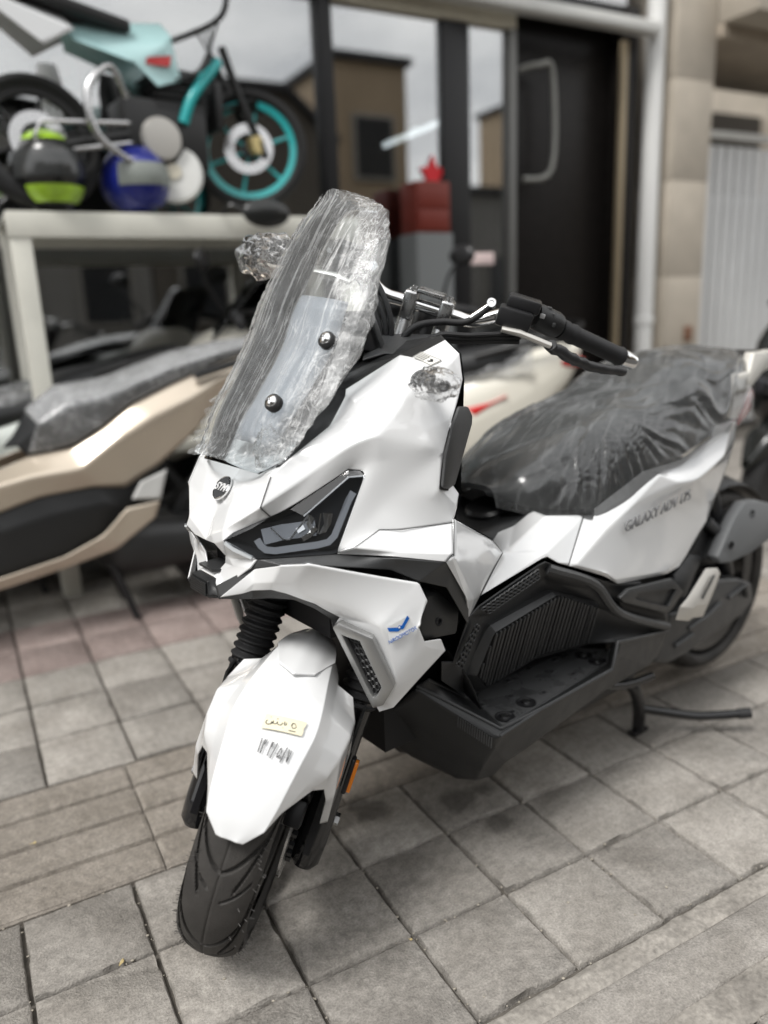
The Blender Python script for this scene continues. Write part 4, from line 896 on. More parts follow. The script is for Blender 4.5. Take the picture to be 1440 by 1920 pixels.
# silver vent frame and honeycomb
VO = [(-0.0770,0.1830,0.5988), (-0.0820,0.1920,0.6075), (-0.1116,0.2360,0.5878), (-0.1371,0.2520,0.5050), (-0.1295,0.2330,0.4691), (-0.1243,0.2120,0.4572)]
VI = [(-0.0856,0.1960,0.5876), (-0.0897,0.2010,0.5851), (-0.1020,0.2170,0.5797), (-0.1251,0.2360,0.5023), (-0.1211,0.2280,0.4858), (-0.1187,0.2210,0.4809)]
VM = [(-0.0856,0.1960,0.5876), (-0.0904,0.2000,0.5846), (-0.1055,0.2120,0.5771), (-0.1295,0.2300,0.4985), (-0.1240,0.2240,0.4833), (-0.1209,0.2180,0.4790)]
nv = (Vector(VO[2]) - Vector(VO[0])).cross(Vector(VO[4]) - Vector(VO[0])).normalized()
if nv.x < 0: nv = -nv
for s in (1, -1):
    M_ = Matrix.Diagonal((1, s, 1))
    vf = ring_prism('vent_frame', [M_ @ Vector(p) for p in VO], [M_ @ Vector(p) for p in VI], M_ @ (nv * 0.013), SILVER, SC, 0.002)
    bk = [M_ @ (Vector(p) + nv * 0.0030) for p in VI]
    mesh_obj('vent_back', bk, [tuple(range(6))], DEEP, vf)
    bm = bmesh.new()
    A_, B_, C_, D_ = Vector(VI[1]), Vector(VI[2]), Vector(VI[3]), Vector(VI[5])
    def vp(u, v): return M_ @ ((A_.lerp(B_, u)).lerp(D_.lerp(C_, u), v) + nv * 0.0042)
    for row in range(9):
        for col in range(3):
            u0 = (col + (0.5 if row % 2 else 0.0)) / 3.0; v0 = row / 9.0
            h = [(0, .02), (.16, 0.0), (.30, .03), (.30, .10), (.16, .13), (0, .10)]
            pts = [vp(min(1, u0 + a_ * 1.0), min(1, v0 + b_ * 0.9)) for a_, b_ in h]
            for i in range(6):
                if (pts[i] - pts[(i + 1) % 6]).length > 1e-4: bm_tube(bm, [pts[i], pts[(i + 1) % 6]], 0.0009, 4, False)
    bm_obj('honeycomb', bm, GREYBLK, vf)
# bracket behind the fin panel
BK = [(-0.2068,0.2450,0.6302), (-0.2353,0.2400,0.6270), (-0.2920,0.2320,0.5794), (-0.2807,0.2360,0.5365), (-0.1958,0.2520,0.5559), (-0.1794,0.2580,0.5901), (-0.2019,0.2540,0.6222)]
for s in (1, -1):
    bm = bmesh.new(); bm_prism(bm, [(p[0], p[1] * s, p[2]) for p in BK], (0, -0.05 * s, 0)); bevel_bm(bm, 0.006, 2)
    bko = bm_obj('fin_bracket', bm, BLACK, SC, angle=30)
    c0 = Vector((-0.2308,0.2440,0.5768)); c0.y *= s
    lathe('bolt_hole', [(0.0068, 0.0), (0.0068, 0.004), (0.0052, 0.004), (0.0046, -0.003), (0.0, -0.003)], c0, (0, s, 0), DEEP, bko, 18)
    w = [(-0.1951,0.2420,0.6519), (-0.2604,0.2360,0.6229), (-0.3127,0.2280,0.5406), (-0.2836,0.2240,0.5286), (-0.2160,0.2350,0.5890)]
    prism('bracket_well', [(p[0], p[1] * s - 0.02 * s, p[2]) for p in w], (0, -0.02 * s, 0), DEEP, bko)
# sticker on the fin panel
def on_fin(x, y): return None
sp = [(-0.1228,0.2510,0.5998), (-0.1544,0.2665,0.6156), (-0.1631,0.2675,0.5894), (-0.1272,0.2525,0.5740)]
sx_ = (Vector(sp[2]) - Vector(sp[3])).normalized(); sy_ = (Vector(sp[0]) - Vector(sp[3])).normalized(); sn_ = sx_.cross(sy_).normalized()
stk = mesh_obj('dealer_sticker', [Vector(p) + sn_ * 0.001 for p in sp], [(0, 3, 2, 1)], LABELP, SC)
def sq(a, b_, d=0.0016):
    return Vector(sp[3]).lerp(Vector(sp[2]), a).lerp(Vector(sp[0]).lerp(Vector(sp[1]), a), b_) + sn_ * d
wing = [(0.02, 0.98), (0.42, 0.68), (0.50, 0.76), (0.60, 0.66), (0.93, 1.06), (0.97, 0.84), (0.62, 0.42), (0.52, 0.48), (0.40, 0.44), (0.06, 0.72)]
mesh_obj('bird_logo', [sq(a, b_) for a, b_ in wing], [(0, 9, 8, 1), (1, 8, 7, 2), (2, 7, 6, 3), (3, 6, 5, 4)], BLUE, stk)
lathe('logo_disc', [(0.0, 0.0003), (0.0016, 0.0003), (0.0016, 0)], sq(0.49, 0.64, 0.0018), sn_, LABELP, stk, 14)
text_obj('sticker_letters', 'NiROOMOTOR', 0.0088, basis(sq(0.52, 0.08, 0.0015), sx_, sy_), BLUE, stk, 0.0001, 0.2, 0.80)
# tail lettering
g0 = Vector((-0.7462,0.2165,0.6122)); g1 = Vector((-1.0154,0.1995,0.6335))
gx_ = (g1 - g0); gl = gx_.length
gup = Vector((-0.7417,0.2165,0.6258)) - g0
gM = basis((g0 + g1) / 2 + Vector((0, 0.004, 0.008)), gx_, gup)
text_obj('tail_letters', 'GALAXY ADV 175', gl * 0.118, gM, DECAL, SC, 0.0015, 0.18, 1.03, 0.0)

# wheel-arch liner along the lower edge of each fin, and the inner mudguard behind the wheel
AL = dict(a=FP['q1'], b=FP['q2'], c=FP['q3'], d=FP['q4'], e=FP['q5'], f=FP['p15'], g=FP['p14'],
          a2=(0.0278,0.0780,0.6370), b2=(0.0127,0.0900,0.6364), c2=(-0.0052,0.1180,0.6408), d2=(-0.0317,0.1400,0.6376), e2=(-0.0519,0.1640,0.6250), f2=(-0.0707,0.1780,0.6078), g2=(-0.0747,0.1820,0.5933), z=FP['p0'], z2=(0.0523,0.0550,0.6376))
panel('arch_liner', AL, [('z','a','a2','z2'), ('a','b','b2','a2'), ('b','c','c2','b2'), ('c','d','d2','c2'), ('d','e','e2','d2'), ('e','f','f2','e2'), ('f','g','g2','f2')], BLACK, SC, mirror=True, crease=0.5, out=(0.3, 0.5, -0.8))
V, F = grid_surface(lambda a, c: (0.405 * math.cos(R(104 + 60 * c)), (a * 2 - 1) * (0.150 + 0.03 * c), 0.257 + 0.405 * math.sin(R(104 + 60 * c)) - 0.03 * abs(a * 2 - 1) ** 3), 8, 22)
mesh_obj('inner_mudguard', V, F, DEEP, SC, sm=True).modifiers.new('t', 'SOLIDIFY').thickness = 0.003
# shut lines between the body panels
SEAM = mat('shut_line', (0.03, 0.03, 0.03), 0.8)
def seam(pts, r=0.0007):
    for s in (1, -1):
        tube('shut_line', [(p[0] + 0.0006, (p[1] + 0.0008) * s, p[2] + 0.0006) for p in pts], r, SEAM, SC, 5)
seam([UC['u0'], UC['nb'], UC['u25']]); seam([LG['L0'], LG['L1'], LG['u18'], LG['u17'], LG['u16']], 0.0006); seam([LS['a'], LS['h'], LG['L2'], LG['L3']]); seam([LS['b'], LS['d'], LS['e']]); seam([TP['a'], TP['d']], 0.0006)

# ---- front wheel, fork and mudguard (built straight ahead, then turned with the steering) ----------------
WC = Vector((0, 0, 0.257)); WR = 0.257
def cyl(r, th, y):              # wheel cylinder coordinates -> straight-ahead frame
    a_ = R(th); return (WC.x + r * math.cos(a_), y, WC.z + r * math.sin(a_))
def tyre_mesh(name, WRad, half, mt, parent, fn, centre, NU=1100, NV=104, grooves=True):
    rm = WRad - 0.062
    V = []; F = []
    for i in range(NU):
        th = 2 * math.pi * i / NU
        for j in range(NV + 1):
            s = -1 + 2 * j / NV                       # across the section
            ph = s * R(128)
            y = half * math.sin(ph) * (1.0 if abs(ph) < R(90) else 1.0)
            h = (WRad - rm) * 0.5
            rr = rm + h + h * math.cos(ph) if abs(ph) < R(100) else rm + h + h * math.cos(ph) * 0.9
            d = 0.0
            if grooves and abs(s) < 0.80:
                a_ = abs(s); sd = 1 if s > 0 else 0; NP = 10; pit = 2 * math.pi * WRad / NP
                t = th / (2 * math.pi) * NP
                def gv(off, sweep, pw, a0, a1, hw, dep):
                    if not a0 < a_ < a1: return 0.0
                    f = (t - off - sweep * a_ ** pw) % 1.0
                    slope = sweep * pw * a_ ** (pw - 1) * pit / (half * 2.2)
                    g = abs(f - 0.5) * pit / math.sqrt(1 + slope * slope)
                    fade = min(1.0, (a_ - a0) / 0.03, (a1 - a_) / 0.05)
                    q = max(0.0, min(1.0, (hw - g) / (hw * 0.45)))
                    return dep * q * fade
                d = max(gv(0.0, 1.35, 1.5, 0.0, 0.80, 0.0038, 0.0075), gv(0.42 + 0.12 * sd, 2.1, 1.25, 0.20, 0.80, 0.0032, 0.0068), gv(0.78 - 0.10 * sd, 0.9, 1.5, 0.08, 0.46, 0.0028, 0.0055), gv(0.15, 2.8, 1.0, 0.40, 0.80, 0.0024, 0.005))
                if a_ < 0.014: d = max(d, 0.0016)
            rr -= d
            p = (centre[0] + rr * math.cos(th), y, centre[2] + rr * math.sin(th))
            V.append(fn(p))
    n = NV + 1
    for i in range(NU):
        k = (i + 1) % NU
        for j in range(NV): F.append((i * n + j, k * n + j, k * n + j + 1, i * n + j + 1))
    return mesh_obj(name, V, F, mt, parent, angle=38)
fw = lathe('front_wheel', [(0.0, 0.022), (0.03, 0.022), (0.034, 0.012), (0.034, -0.012), (0.03, -0.022), (0, -0.022)], St(WC), RSM @ Vector((0, 1, 0)), GLOSSBLK, SC, 24)
tyre_mesh('tyre', WR, 0.055, RUBBER, fw, St, WC)
bm = bmesh.new()
n_ = RSM @ Vector((0, 1, 0))
bm_lathe(bm, [(0.180, -0.036), (0.192, -0.040), (0.197, -0.040), (0.190, -0.030), (0.170, -0.010), (0.170, 0.010), (0.190, 0.030), (0.197, 0.040), (0.192, 0.040), (0.180, 0.036), (0.160, 0.012), (0.160, -0.012)], St(WC), n_, 64, True)
bm_obj('rim', bm, GLOSSBLK, fw, angle=35)
for k in range(5):
    bm = bmesh.new(); th = k * 72 + 20
    bm_tube(bm, [St(cyl(0.03, th, 0)), St(cyl(0.09, th + 4, 0.008)), St(cyl(0.166, th + 8, 0.0))], [0.014, 0.011, 0.013], 8)
    bm_obj('spoke', bm, GLOSSBLK, fw, angle=40)
# mould hairs standing on the new tyre
bm = bmesh.new()
for k in range(170):
    th = random.uniform(-80, 70); s = random.choice((-1, 1)) * random.uniform(0.35, 1.02)
    ph = s * R(100); h = 0.031
    r0 = WR - 0.062 + h + h * math.cos(ph)
    p = Vector(cyl(r0, th, 0.055 * math.sin(ph)))
    d = Vector((math.cos(R(th)) * math.cos(ph), math.sin(ph), math.sin(R(th)) * math.cos(ph))) + Vector((random.uniform(-.5, .5),) * 3) * 0.8
    bm_tube(bm, [St(p - d * 0.001), St(p + d.normalized() * random.uniform(0.004, 0.009))], 0.00045, 3, False)
ho = bm_obj('mould_hairs', bm, mat('rubber_hair', (0.10, 0.095, 0.09), 0.6), fw); ho['kind'] = 'stuff'
# brake disc, sensor ring and caliper on the left side
dsc = lathe('brake_disc', [(0.085, 0.0), (0.118, 0.0), (0.118, 0.004), (0.085, 0.004)], St((0, 0.066, 0.257)), n_, STEEL, fw, 60, True)
bm = bmesh.new()
bm_lathe(bm, [(0.03, 0.004), (0.088, 0.006), (0.088, 0.010), (0.03, 0.012)], St((0, 0.060, 0.257)), n_, 40, True)
for k in range(24):
    th = k * 15
    c = St(cyl(0.084, th, 0.074)); bm_box(bm, c, (0.010, 0.010, 0.007), RSM)
bm_obj('sensor_ring', bm, BLACK2, fw, angle=40)
bm = bmesh.new()
for q in ((0.118, 62, 0.066, 0.05, 0.034), (0.112, 40, 0.066, 0.036, 0.03)):
    bm_box(bm, St(cyl(q[0], q[1], q[2])), (q[3], q[4], 0.045), RSM @ Matrix.Rotation(R(-q[1]), 3, 'Y'))
bevel_bm(bm, 0.005)
bm_obj('brake_caliper', bm, BLACK2, SC, angle=35)

# fork: stanchion gaiters and sliders
fd = Vector((-0.446, 0, 0.895))
for s in (1, -1):
    foot = Vector((0.055, 0.101 * s, 0.188))
    bm = bmesh.new()
    P = [foot - fd * 0.0 + fd * t for t in (0.0, 0.012, 0.05, 0.14, 0.24, 0.30)]
    bm_tube(bm, [St(p) for p in P], [0.016, 0.025, 0.0275, 0.0275, 0.028, 0.031], 20)
    slider = bm_obj('fork_slider', bm, GLOSSBLK, SC, angle=40)
    prism('slider_flute', [St(foot + fd * 0.03 + Vector((0.026, 0.006, 0.013))), St(foot + fd * 0.20 + Vector((0.026, 0.006, 0.013))), St(foot + fd * 0.20 + Vector((0.026, -0.006, 0.013))), St(foot + fd * 0.03 + Vector((0.026, -0.006, 0.013)))], RSM @ Vector((0.002, 0, 0.001)), GLOSSBLK, slider)
    prof = []
    for k in range(19):
        h = 0.285 + k * 0.0145
        prof += [(0.029, h), (0.0345, h + 0.0045), (0.0345, h + 0.0075), (0.029, h + 0.0125)]
    a0 = St(foot); ad = (St(foot + fd) - a0)
    lathe('fork_gaiter', prof, a0, ad, RUBBER2, SC, 28, angle=25)
    tube('fork_stanchion', [St(foot + fd * 0.25), St(foot + fd * 0.66)], 0.0165, STEEL, SC, 14)
    tube('axle_clamp', [St((0.0, 0.082 * s, 0.257)), St((0.0, 0.126 * s, 0.257))], 0.026, GLOSSBLK, slider, 18)
    lathe('axle_nut', [(0, 0.0), (0.011, 0.0), (0.011, 0.010), (0, 0.010)], St((0.0, 0.126 * s, 0.257)), n_ * s, STEEL, slider, 6)
    prism('mudguard_stay', [St((0.03, 0.118 * s, 0.30)), St((0.05, 0.118 * s, 0.29)), St((-0.01, 0.12 * s, 0.47)), St((-0.05, 0.12 * s, 0.47))], n_ * (-0.004 * s), BLACK, SC)
box('fork_bridge', St((-0.045 - 0.446 * 0.45, 0, 0.257 + 0.895 * 0.47)), (0.05, 0.26, 0.03), BLACK, SC, 0.008, RSM)
tube('steering_stem', [St((-0.045 - 0.446 * 0.42, 0, 0.257 + 0.895 * 0.42)), St((-0.045 - 0.446 * 0.9, 0, 0.257 + 0.895 * 0.9))], 0.022, BLACK2, SC, 16)
# amber side reflector on the left slider
rf = St((0.005, 0.128, 0.365)); rfM = RSM
bm = bmesh.new(); bm_box(bm, rf, (0.030, 0.008, 0.060), rfM @ Matrix.Rotation(R(-26), 3, 'Y')); bevel_bm(bm, 0.003)
ro = bm_obj('reflector_base', bm, BLACK2, SC, angle=35)
bm = bmesh.new(); bm_box(bm, Vector(rf) + n_ * 0.006, (0.024, 0.008, 0.052), rfM @ Matrix.Rotation(R(-26), 3, 'Y')); bevel_bm(bm, 0.002)
bm_obj('reflector', bm, AMBER, ro, angle=35)

# mudguard
FD = {}
ths = [31, 36, 42, 50, 58, 66, 76, 84, 92, 100, 112]
rc = [.284, .289, .291, .293, .294, .296, .298, .300, .302, .300, .296]
ky = [.020, .043, .050, .055, .060, .066, .060, .053, .048, .044, .034]
kr = [.283, .285, .285, .284, .284, .285, .287, .290, .290, .288, .284]
for k, t in enumerate(ths):
    FD['c%d' % k] = cyl(rc[k], t, 0)
    FD['k%d' % k] = cyl(kr[k], t, ky[k])
    FD['n%d' % k] = cyl((rc[k] + kr[k]) / 2 + 0.0025, t, ky[k] * 0.55)
sy = [None, None, .056, .072, .078, .083, .077, .070, .066, .060, .046]
sr = [None, None, .270, .250, .255, .260, .265, .266, .264, .262, .260]
for k in range(2, 11): FD['s%d' % k] = cyl(sr[k], ths[k], sy[k])
FD['o3'] = (0.135, 0.084, 0.432); FD['o4'] = (0.118, 0.100, 0.452); FD['o5'] = (0.092, 0.109, 0.470); FD['o6'] = (0.050, 0.113, 0.482); FD['o7'] = (0.008, 0.111, 0.476); FD['o8'] = (-0.012, 0.095, 0.505)
FD['l1'] = (0.098, 0.108, 0.385); FD['l2'] = (0.060, 0.118, 0.405); FD['l2b'] = (0.020, 0.119, 0.420); FD['l3'] = (0.068, 0.108, 0.304); FD['l4'] = (0.062, 0.119, 0.308); FD['l5'] = (0.042, 0.119, 0.322); FD['l1b'] = (0.112, 0.100, 0.420); FD['l6']=(0.088,0.117,0.392)
FF = []
for k in range(10): FF += [('c%d' % k, 'n%d' % k, 'n%d' % (k + 1), 'c%d' % (k + 1)), ('n%d' % k, 'k%d' % k, 'k%d' % (k + 1), 'n%d' % (k + 1))]
FF += [('k1', 's2', 'k2')]
for k in range(2, 10): FF.append(('k%d' % k, 's%d' % k, 's%d' % (k + 1), 'k%d' % (k + 1)))
FF += [('s2', 'o3', 's3'), ('s3', 'o3', 'o4', 's4'), ('s4', 'o4', 'o5', 's5'), ('s5', 'o5', 'o6', 's6'), ('s6', 'o6', 'o7', 's7'), ('s7', 'o7', 'o8', 's8'), ('o3', 'l1b', 'o4'), ('o4', 'l1b', 'l1', 'l6', 'o5'), ('o5', 'l6', 'l2', 'o6'), ('o6', 'l2', 'l2b', 'o7'), ('l1', 'l3', 'l4', 'l6'), ('l6', 'l4', 'l2'), ('l2', 'l4', 'l5', 'l2b')]
V_, F_ = sym(FD, FF)
crs = {}
for k in range(10):
    for sfx in ('', '_r'):
        crs[('n%d' % k + sfx, 'n%d' % (k + 1) + sfx)] = 0.0
        crs[('k%d' % k + sfx, 'k%d' % (k + 1) + sfx)] = 1.0
        if k > 1: crs[('s%d' % k + sfx, 's%d' % (k + 1) + sfx)] = 0.75
for k in range(11):
    for a_ in 'cnks':
        for b_ in 'cnks':
            for sfx in ('', '_r'):
                for sf2 in ('', '_r'): crs[(a_ + '%d' % k + sfx, b_ + '%d' % k + sf2)] = 0.15
for k in range(10): crs[('c%d' % k, 'c%d' % (k + 1))] = 0.0
mud = panel('mudguard', V_, F_, WHITE, SC, crease=0.6, out=(1, 0, 1), cr=crs, fn=St, thick=0.003)
# raised rear plate with a V-shaped lower edge
RP = {}
vp = [(-.040, 92, .000), (-.026, 84, .001), (.0, 80.5, .002), (.026, 84, .001), (.040, 92, 0)]
cols = [-1, -.6, 0, .6, 1]
lowt = [96, 84, 80.5, 84, 96]
RPF = []
for j, c in enumerate(cols):
    for i, t in enumerate((0, .35, .7, 1)):
        th = lowt[j] + (113 - lowt[j]) * t
        hw = 0.050 * (1 - 0.28 * t)
        y = c * hw
        RP['g%d%d' % (j, i)] = cyl(0.3075 - 0.016 * abs(c) ** 2.0 - 0.004 * t + (0.0 if i else -0.0015), th, y)
for j in range(4):
    for i in range(3): RPF.append(('g%d%d' % (j, i), 'g%d%d' % (j + 1, i), 'g%d%d' % (j + 1, i + 1), 'g%d%d' % (j, i + 1)))
panel('mudguard_plate', RP, RPF, WHITE, SC, crease=0.1, out=(0, 0, 1), fn=St, thick=0.0035)
# tape with handwriting and date stamp on the mudguard
def mg(y, th, d=0.0):          # a point on the crown of the mudguard
    k = 0
    while k < 9 and ths[k + 1] < th: k += 1
    f = (th - ths[k]) / (ths[k + 1] - ths[k])
    r = rc[k] + (rc[k + 1] - rc[k]) * f; kk = ky[k] + (ky[k + 1] - ky[k]) * f; rk = kr[k] + (kr[k + 1] - kr[k]) * f
    u = min(1, abs(y) / kk); rn = r + (rk - r) * (u ** 1.7)
    return St(cyl(rn + 0.0022 + d, th, y))
def mg_img(uv, d=0.0): return mg(uv[0], uv[1], d)
# patch coordinates: a along the writing (to the scooter's left), b upward
def patch(cy, cth, w, h, slant):
    def f(a_, b_, d=0.0): return mg(cy + (a_ - 0.5) * w + (b_ - .5) * 0.0, cth + (b_ - 0.5) * h + (a_ - 0.5) * slant, d)
    return f
tp = patch(0.016, 64.8, 0.060, 4.4, 2.0)
V, F = grid_surface(lambda a_, b_: tp(a_ + (0.012 * math.sin(b_ * 9) if a_ > .9 else 0), b_, 0.0008), 10, 4)
tape = mesh_obj('tape_strip', V, F, TAPE, SC, sm=True)
def strokes(name, f, lines, w, m_, parent, d=0.0014):
    bm = bmesh.new()
    for ln in lines:
        P = [f(a_, b_, d) for a_, b_ in ln]
        if len(P) > 2: P = catmull(P, 4)
        bm_tube(bm, P, w, 5, True, 0.5)
    return bm_obj(name, bm, m_, parent)
hand = [[(.68, .50), (.70, .68), (.76, .66), (.80, .45), (.74, .36), (.68, .50)], [(.66, .16), (.82, .18)],
        [(.50, .66), (.52, .45), (.56, .48), (.55, .62)], [(.505, .22), (.515, .24)],
        [(.46, .56), (.44, .40), (.36, .40), (.34, .56)], [(.34, .56), (.31, .40), (.25, .42), (.24, .58)], [(.30, .74), (.33, .76)], [(.20, .52), (.21, .36), (.12, .30), (.07, .42), (.09, .56)], [(.24, .58), (.22, .40), (.19, .42)], [(.14, .80), (.155, .82)]]
strokes('handwriting', tp, hand, 0.00065, INK, tape)
dp = patch(0.017, 56.8, 0.047, 5.0, -0.2)
date = [[(.02, .95), (.05, .15)],
        [(.13, .95), (.13, .15)], [(.13, .72), (.17, .70), (.17, .92), (.21, .95)], [(.27, .42), (.285, .40)],
        [(.36, .95), (.35, .15)], [(.35, .72), (.39, .70), (.39, .92), (.43, .95)], [(.52, .98), (.46, .08)], [(.56, .45), (.575, .43)],
        [(.67, .82), (.63, .45), (.64, .30), (.68, .32), (.70, .42), (.72, .30), (.75, .32), (.74, .55), (.68, .84)], [(.84, .98), (.78, .08)], [(.87, .45), (.885, .43)],
        [(.93, .92), (.965, .20), (1.0, .95)]]
strokes('date_numerals', dp, date, 0.0009, INK, SC, 0.0006)

# ---- floor, belly and inner side panels ------------------------------------------------------------------
floor_pts = [(-0.4327,0.1196,0.3100), (-0.4064,0.2175,0.3100), (-0.5367,0.2070,0.3100), (-0.7658,0.1811,0.3100), (-0.8240,0.1402,0.3100), (-0.7756,0.0916,0.3100), (-0.6668,0.0681,0.3100), (-0.4671,0.0913,0.3100)]
pegs = [(-0.433, 0.134), (-0.457, 0.192), (-0.501, 0.147), (-0.561, 0.181), (-0.546, 0.098), (-0.619, 0.089), (-0.644, 0.13), (-0.669, 0.167), (-0.691, 0.097), (-0.782, 0.136)]
rnd = [(-0.435, 0.196), (-0.506, 0.185), (-0.756, 0.125), (-0.752, 0.165)]
for s in (1, -1):
    fl = prism('footboard', [(p[0], p[1] * s, p[2]) for p in floor_pts], (0, 0, -0.006), SCUFF, SC)
    for x, y in pegs:
        ring_prism('mat_slot', [(x - .009, (y - .007) * s, .3104), (x + .009, (y - .007) * s, .3104), (x + .009, (y + .007) * s, .3104), (x - .009, (y + .007) * s, .3104)],
                   [(x - .006, (y - .0045) * s, .3104), (x + .006, (y - .0045) * s, .3104), (x + .006, (y + .0045) * s, .3104), (x - .006, (y + .0045) * s, .3104)], (0, 0, .0016), SCUFF, fl, 0)
        prism('slot_hole', [(x - .006, (y - .0045) * s, .3106), (x + .006, (y - .0045) * s, .3106), (x + .006, (y + .0045) * s, .3106), (x - .006, (y + .0045) * s, .3106)], (0, 0, .0004), DEEP, fl)
    for x, y in rnd:
        w = lathe('bolt_well', [(0.019, 0.0), (0.019, 0.0022), (0.0165, 0.0022), (0.015, 0.0006), (0.0, 0.0006)], (x, y * s, .3103), (0, 0, 1), DEEP, fl, 22)
        lathe('floor_bolt', [(0.0075, 0.0008), (0.007, 0.004), (0.0, 0.0046)], (x, y * s, .3103), (0, 0, 1), STEEL, w, 14)
# outer skirt with rim
SK = dict(
    a=(-0.2773,0.1300,0.4035), b=(-0.3927,0.2260,0.3145), c=(-0.3809,0.2360,0.3085), d=(-0.5007,0.2380,0.3246), e=(-0.7022,0.2380,0.3343), f=(-0.7127,0.2380,0.3637), g=(-0.7230,0.2340,0.3869), h=(-0.9636,0.1960,0.3284),
    i=(-0.2733,0.1320,0.3994), j=(-0.3732,0.2320,0.3042), k=(-0.3768,0.2260,0.2831), l=(-0.3774,0.1900,0.2215), m=(-0.3907,0.1650,0.1795), n=(-0.3699,0.1300,0.1747), n2=(-0.3252,0.0450,0.2018), n3=(-0.2555,0.0200,0.2838), o=(-0.2494,0.0900,0.3534),
    p=(-0.4221,0.2080,0.2250), q=(-0.5206,0.2220,0.2512), r=(-0.7033,0.2220,0.2822), s=(-0.8778,0.2050,0.2733), t=(-0.9356,0.1900,0.2720), u=(-0.9736,0.1850,0.2999), v=(-0.4284,0.1700,0.1757),
    bi=(-0.4037,0.2191,0.3110), di=(-0.5347,0.2087,0.3110), ei=(-0.7637,0.1831,0.3110), fi=(-0.7584,0.1900,0.3434), gi=(-0.7673,0.1900,0.3555), hi=(-1.0033,0.1650,0.3115), ai=(-0.2891,0.1500,0.4190), aj=(-0.4300,0.1224,0.3125))
SKF = [('i','j','k','l','m','n','n2','o'), ('j','c','k'), ('c','d','q','p','k'), ('k','p','v','l'), ('l','v','m'), ('d','e','r','q'), ('e','f','s','r'), ('f','g','h','u','s'), ('s','u','t'),
       ('c','b','d'), ('i','a','b','c','j'), ('b','bi','di','d'), ('di','ei','e','d'), ('ei','fi','f','e'), ('fi','gi','g','f'), ('gi','hi','h','g'), ('a','ai','aj','bi','b'), ('n2','n3','o')]
panel('side_skirt', SK, SKF, BLACK, SC, mirror=True, crease=0.9, out=(0.3, 1, 0), thick=0.004)
# belly pan joining both skirts
bl = [SK['n3'], SK['n2'], SK['n'], SK['m'], SK['v'], SK['p'], SK['q'], SK['r'], SK['t']]
Vt = []; Ft = []
for p in bl:
    for s in (0.98, 0, -0.98): Vt.append((p[0] - 0.006, p[1] * s, p[2] - (0.02 if s == 0 else 0.0) + 0.006))
for k in range(len(bl) - 1):
    for j in range(2): Ft.append((k * 3 + j, k * 3 + j + 1, k * 3 + j + 4, k * 3 + j + 3))
mesh_obj('belly_pan', Vt, Ft, BLACK2, SC, angle=40)
# dark mass of engine and frame inside the body
bm = bmesh.new()
bm_box(bm, (-0.38, 0, 0.45), (0.30, 0.18, 0.36)); bm_box(bm, (-0.66, 0, 0.42), (0.46, 0.17, 0.34)); bm_box(bm, (-0.98, 0, 0.52), (0.40, 0.20, 0.26)); bm_box(bm, (-0.24, 0, 0.66), (0.28, 0.26, 0.22))
bm_obj('frame_core', bm, DEEP, SC)
# inner side panel (behind the footboard)
IP = dict(
    a=(-0.3185,0.2250,0.5536), b=(-0.3442,0.2220,0.5641), c=(-0.4914,0.2240,0.6037), d=(-0.5090,0.2260,0.6071), e=(-0.5316,0.2220,0.5959), f=(-0.7418,0.2140,0.5009), g=(-0.8246,0.2120,0.4864), h=(-0.9696,0.1900,0.3799), i=(-0.9789,0.1860,0.3298),
    j=(-0.7864,0.1900,0.3561), k=(-0.7159,0.1600,0.3592), l=(-0.7712,0.0951,0.3130), m=(-0.6627,0.0717,0.3130), n=(-0.4636,0.0948,0.3130), o=(-0.4261,0.1177,0.3140), p=(-0.3022,0.1700,0.4203), q=(-0.2768,0.2000,0.4749), r=(-0.3090,0.1950,0.4627), s=(-0.3470,0.1700,0.4179),
    t=(-0.3775,0.1900,0.5300), u=(-0.4053,0.1900,0.5247), v=(-0.5492,0.1920,0.5576), w=(-0.5623,0.1900,0.5464), x=(-0.7135,0.1800,0.4554), y=(-0.7913,0.1840,0.4123), z=(-0.6909,0.1960,0.4960))
IPF = [('a','b','u','t'), ('b','c','v','u'), ('c','d','e','w','v'), ('e','f','z','w'), ('f','g','h','y','z'), ('h','i','y'), ('i','j','k','x','y'), ('w','z','y','x'), ('t','u','v','w','x','k','l','m','n','s'), ('a','t','s','r'), ('r','s','p','q'), ('s','n','o','p')]
panel('inner_side_panel', IP, IPF, GREYBLK, SC, mirror=True, crease=0.9, out=(0, 1, 0.3))
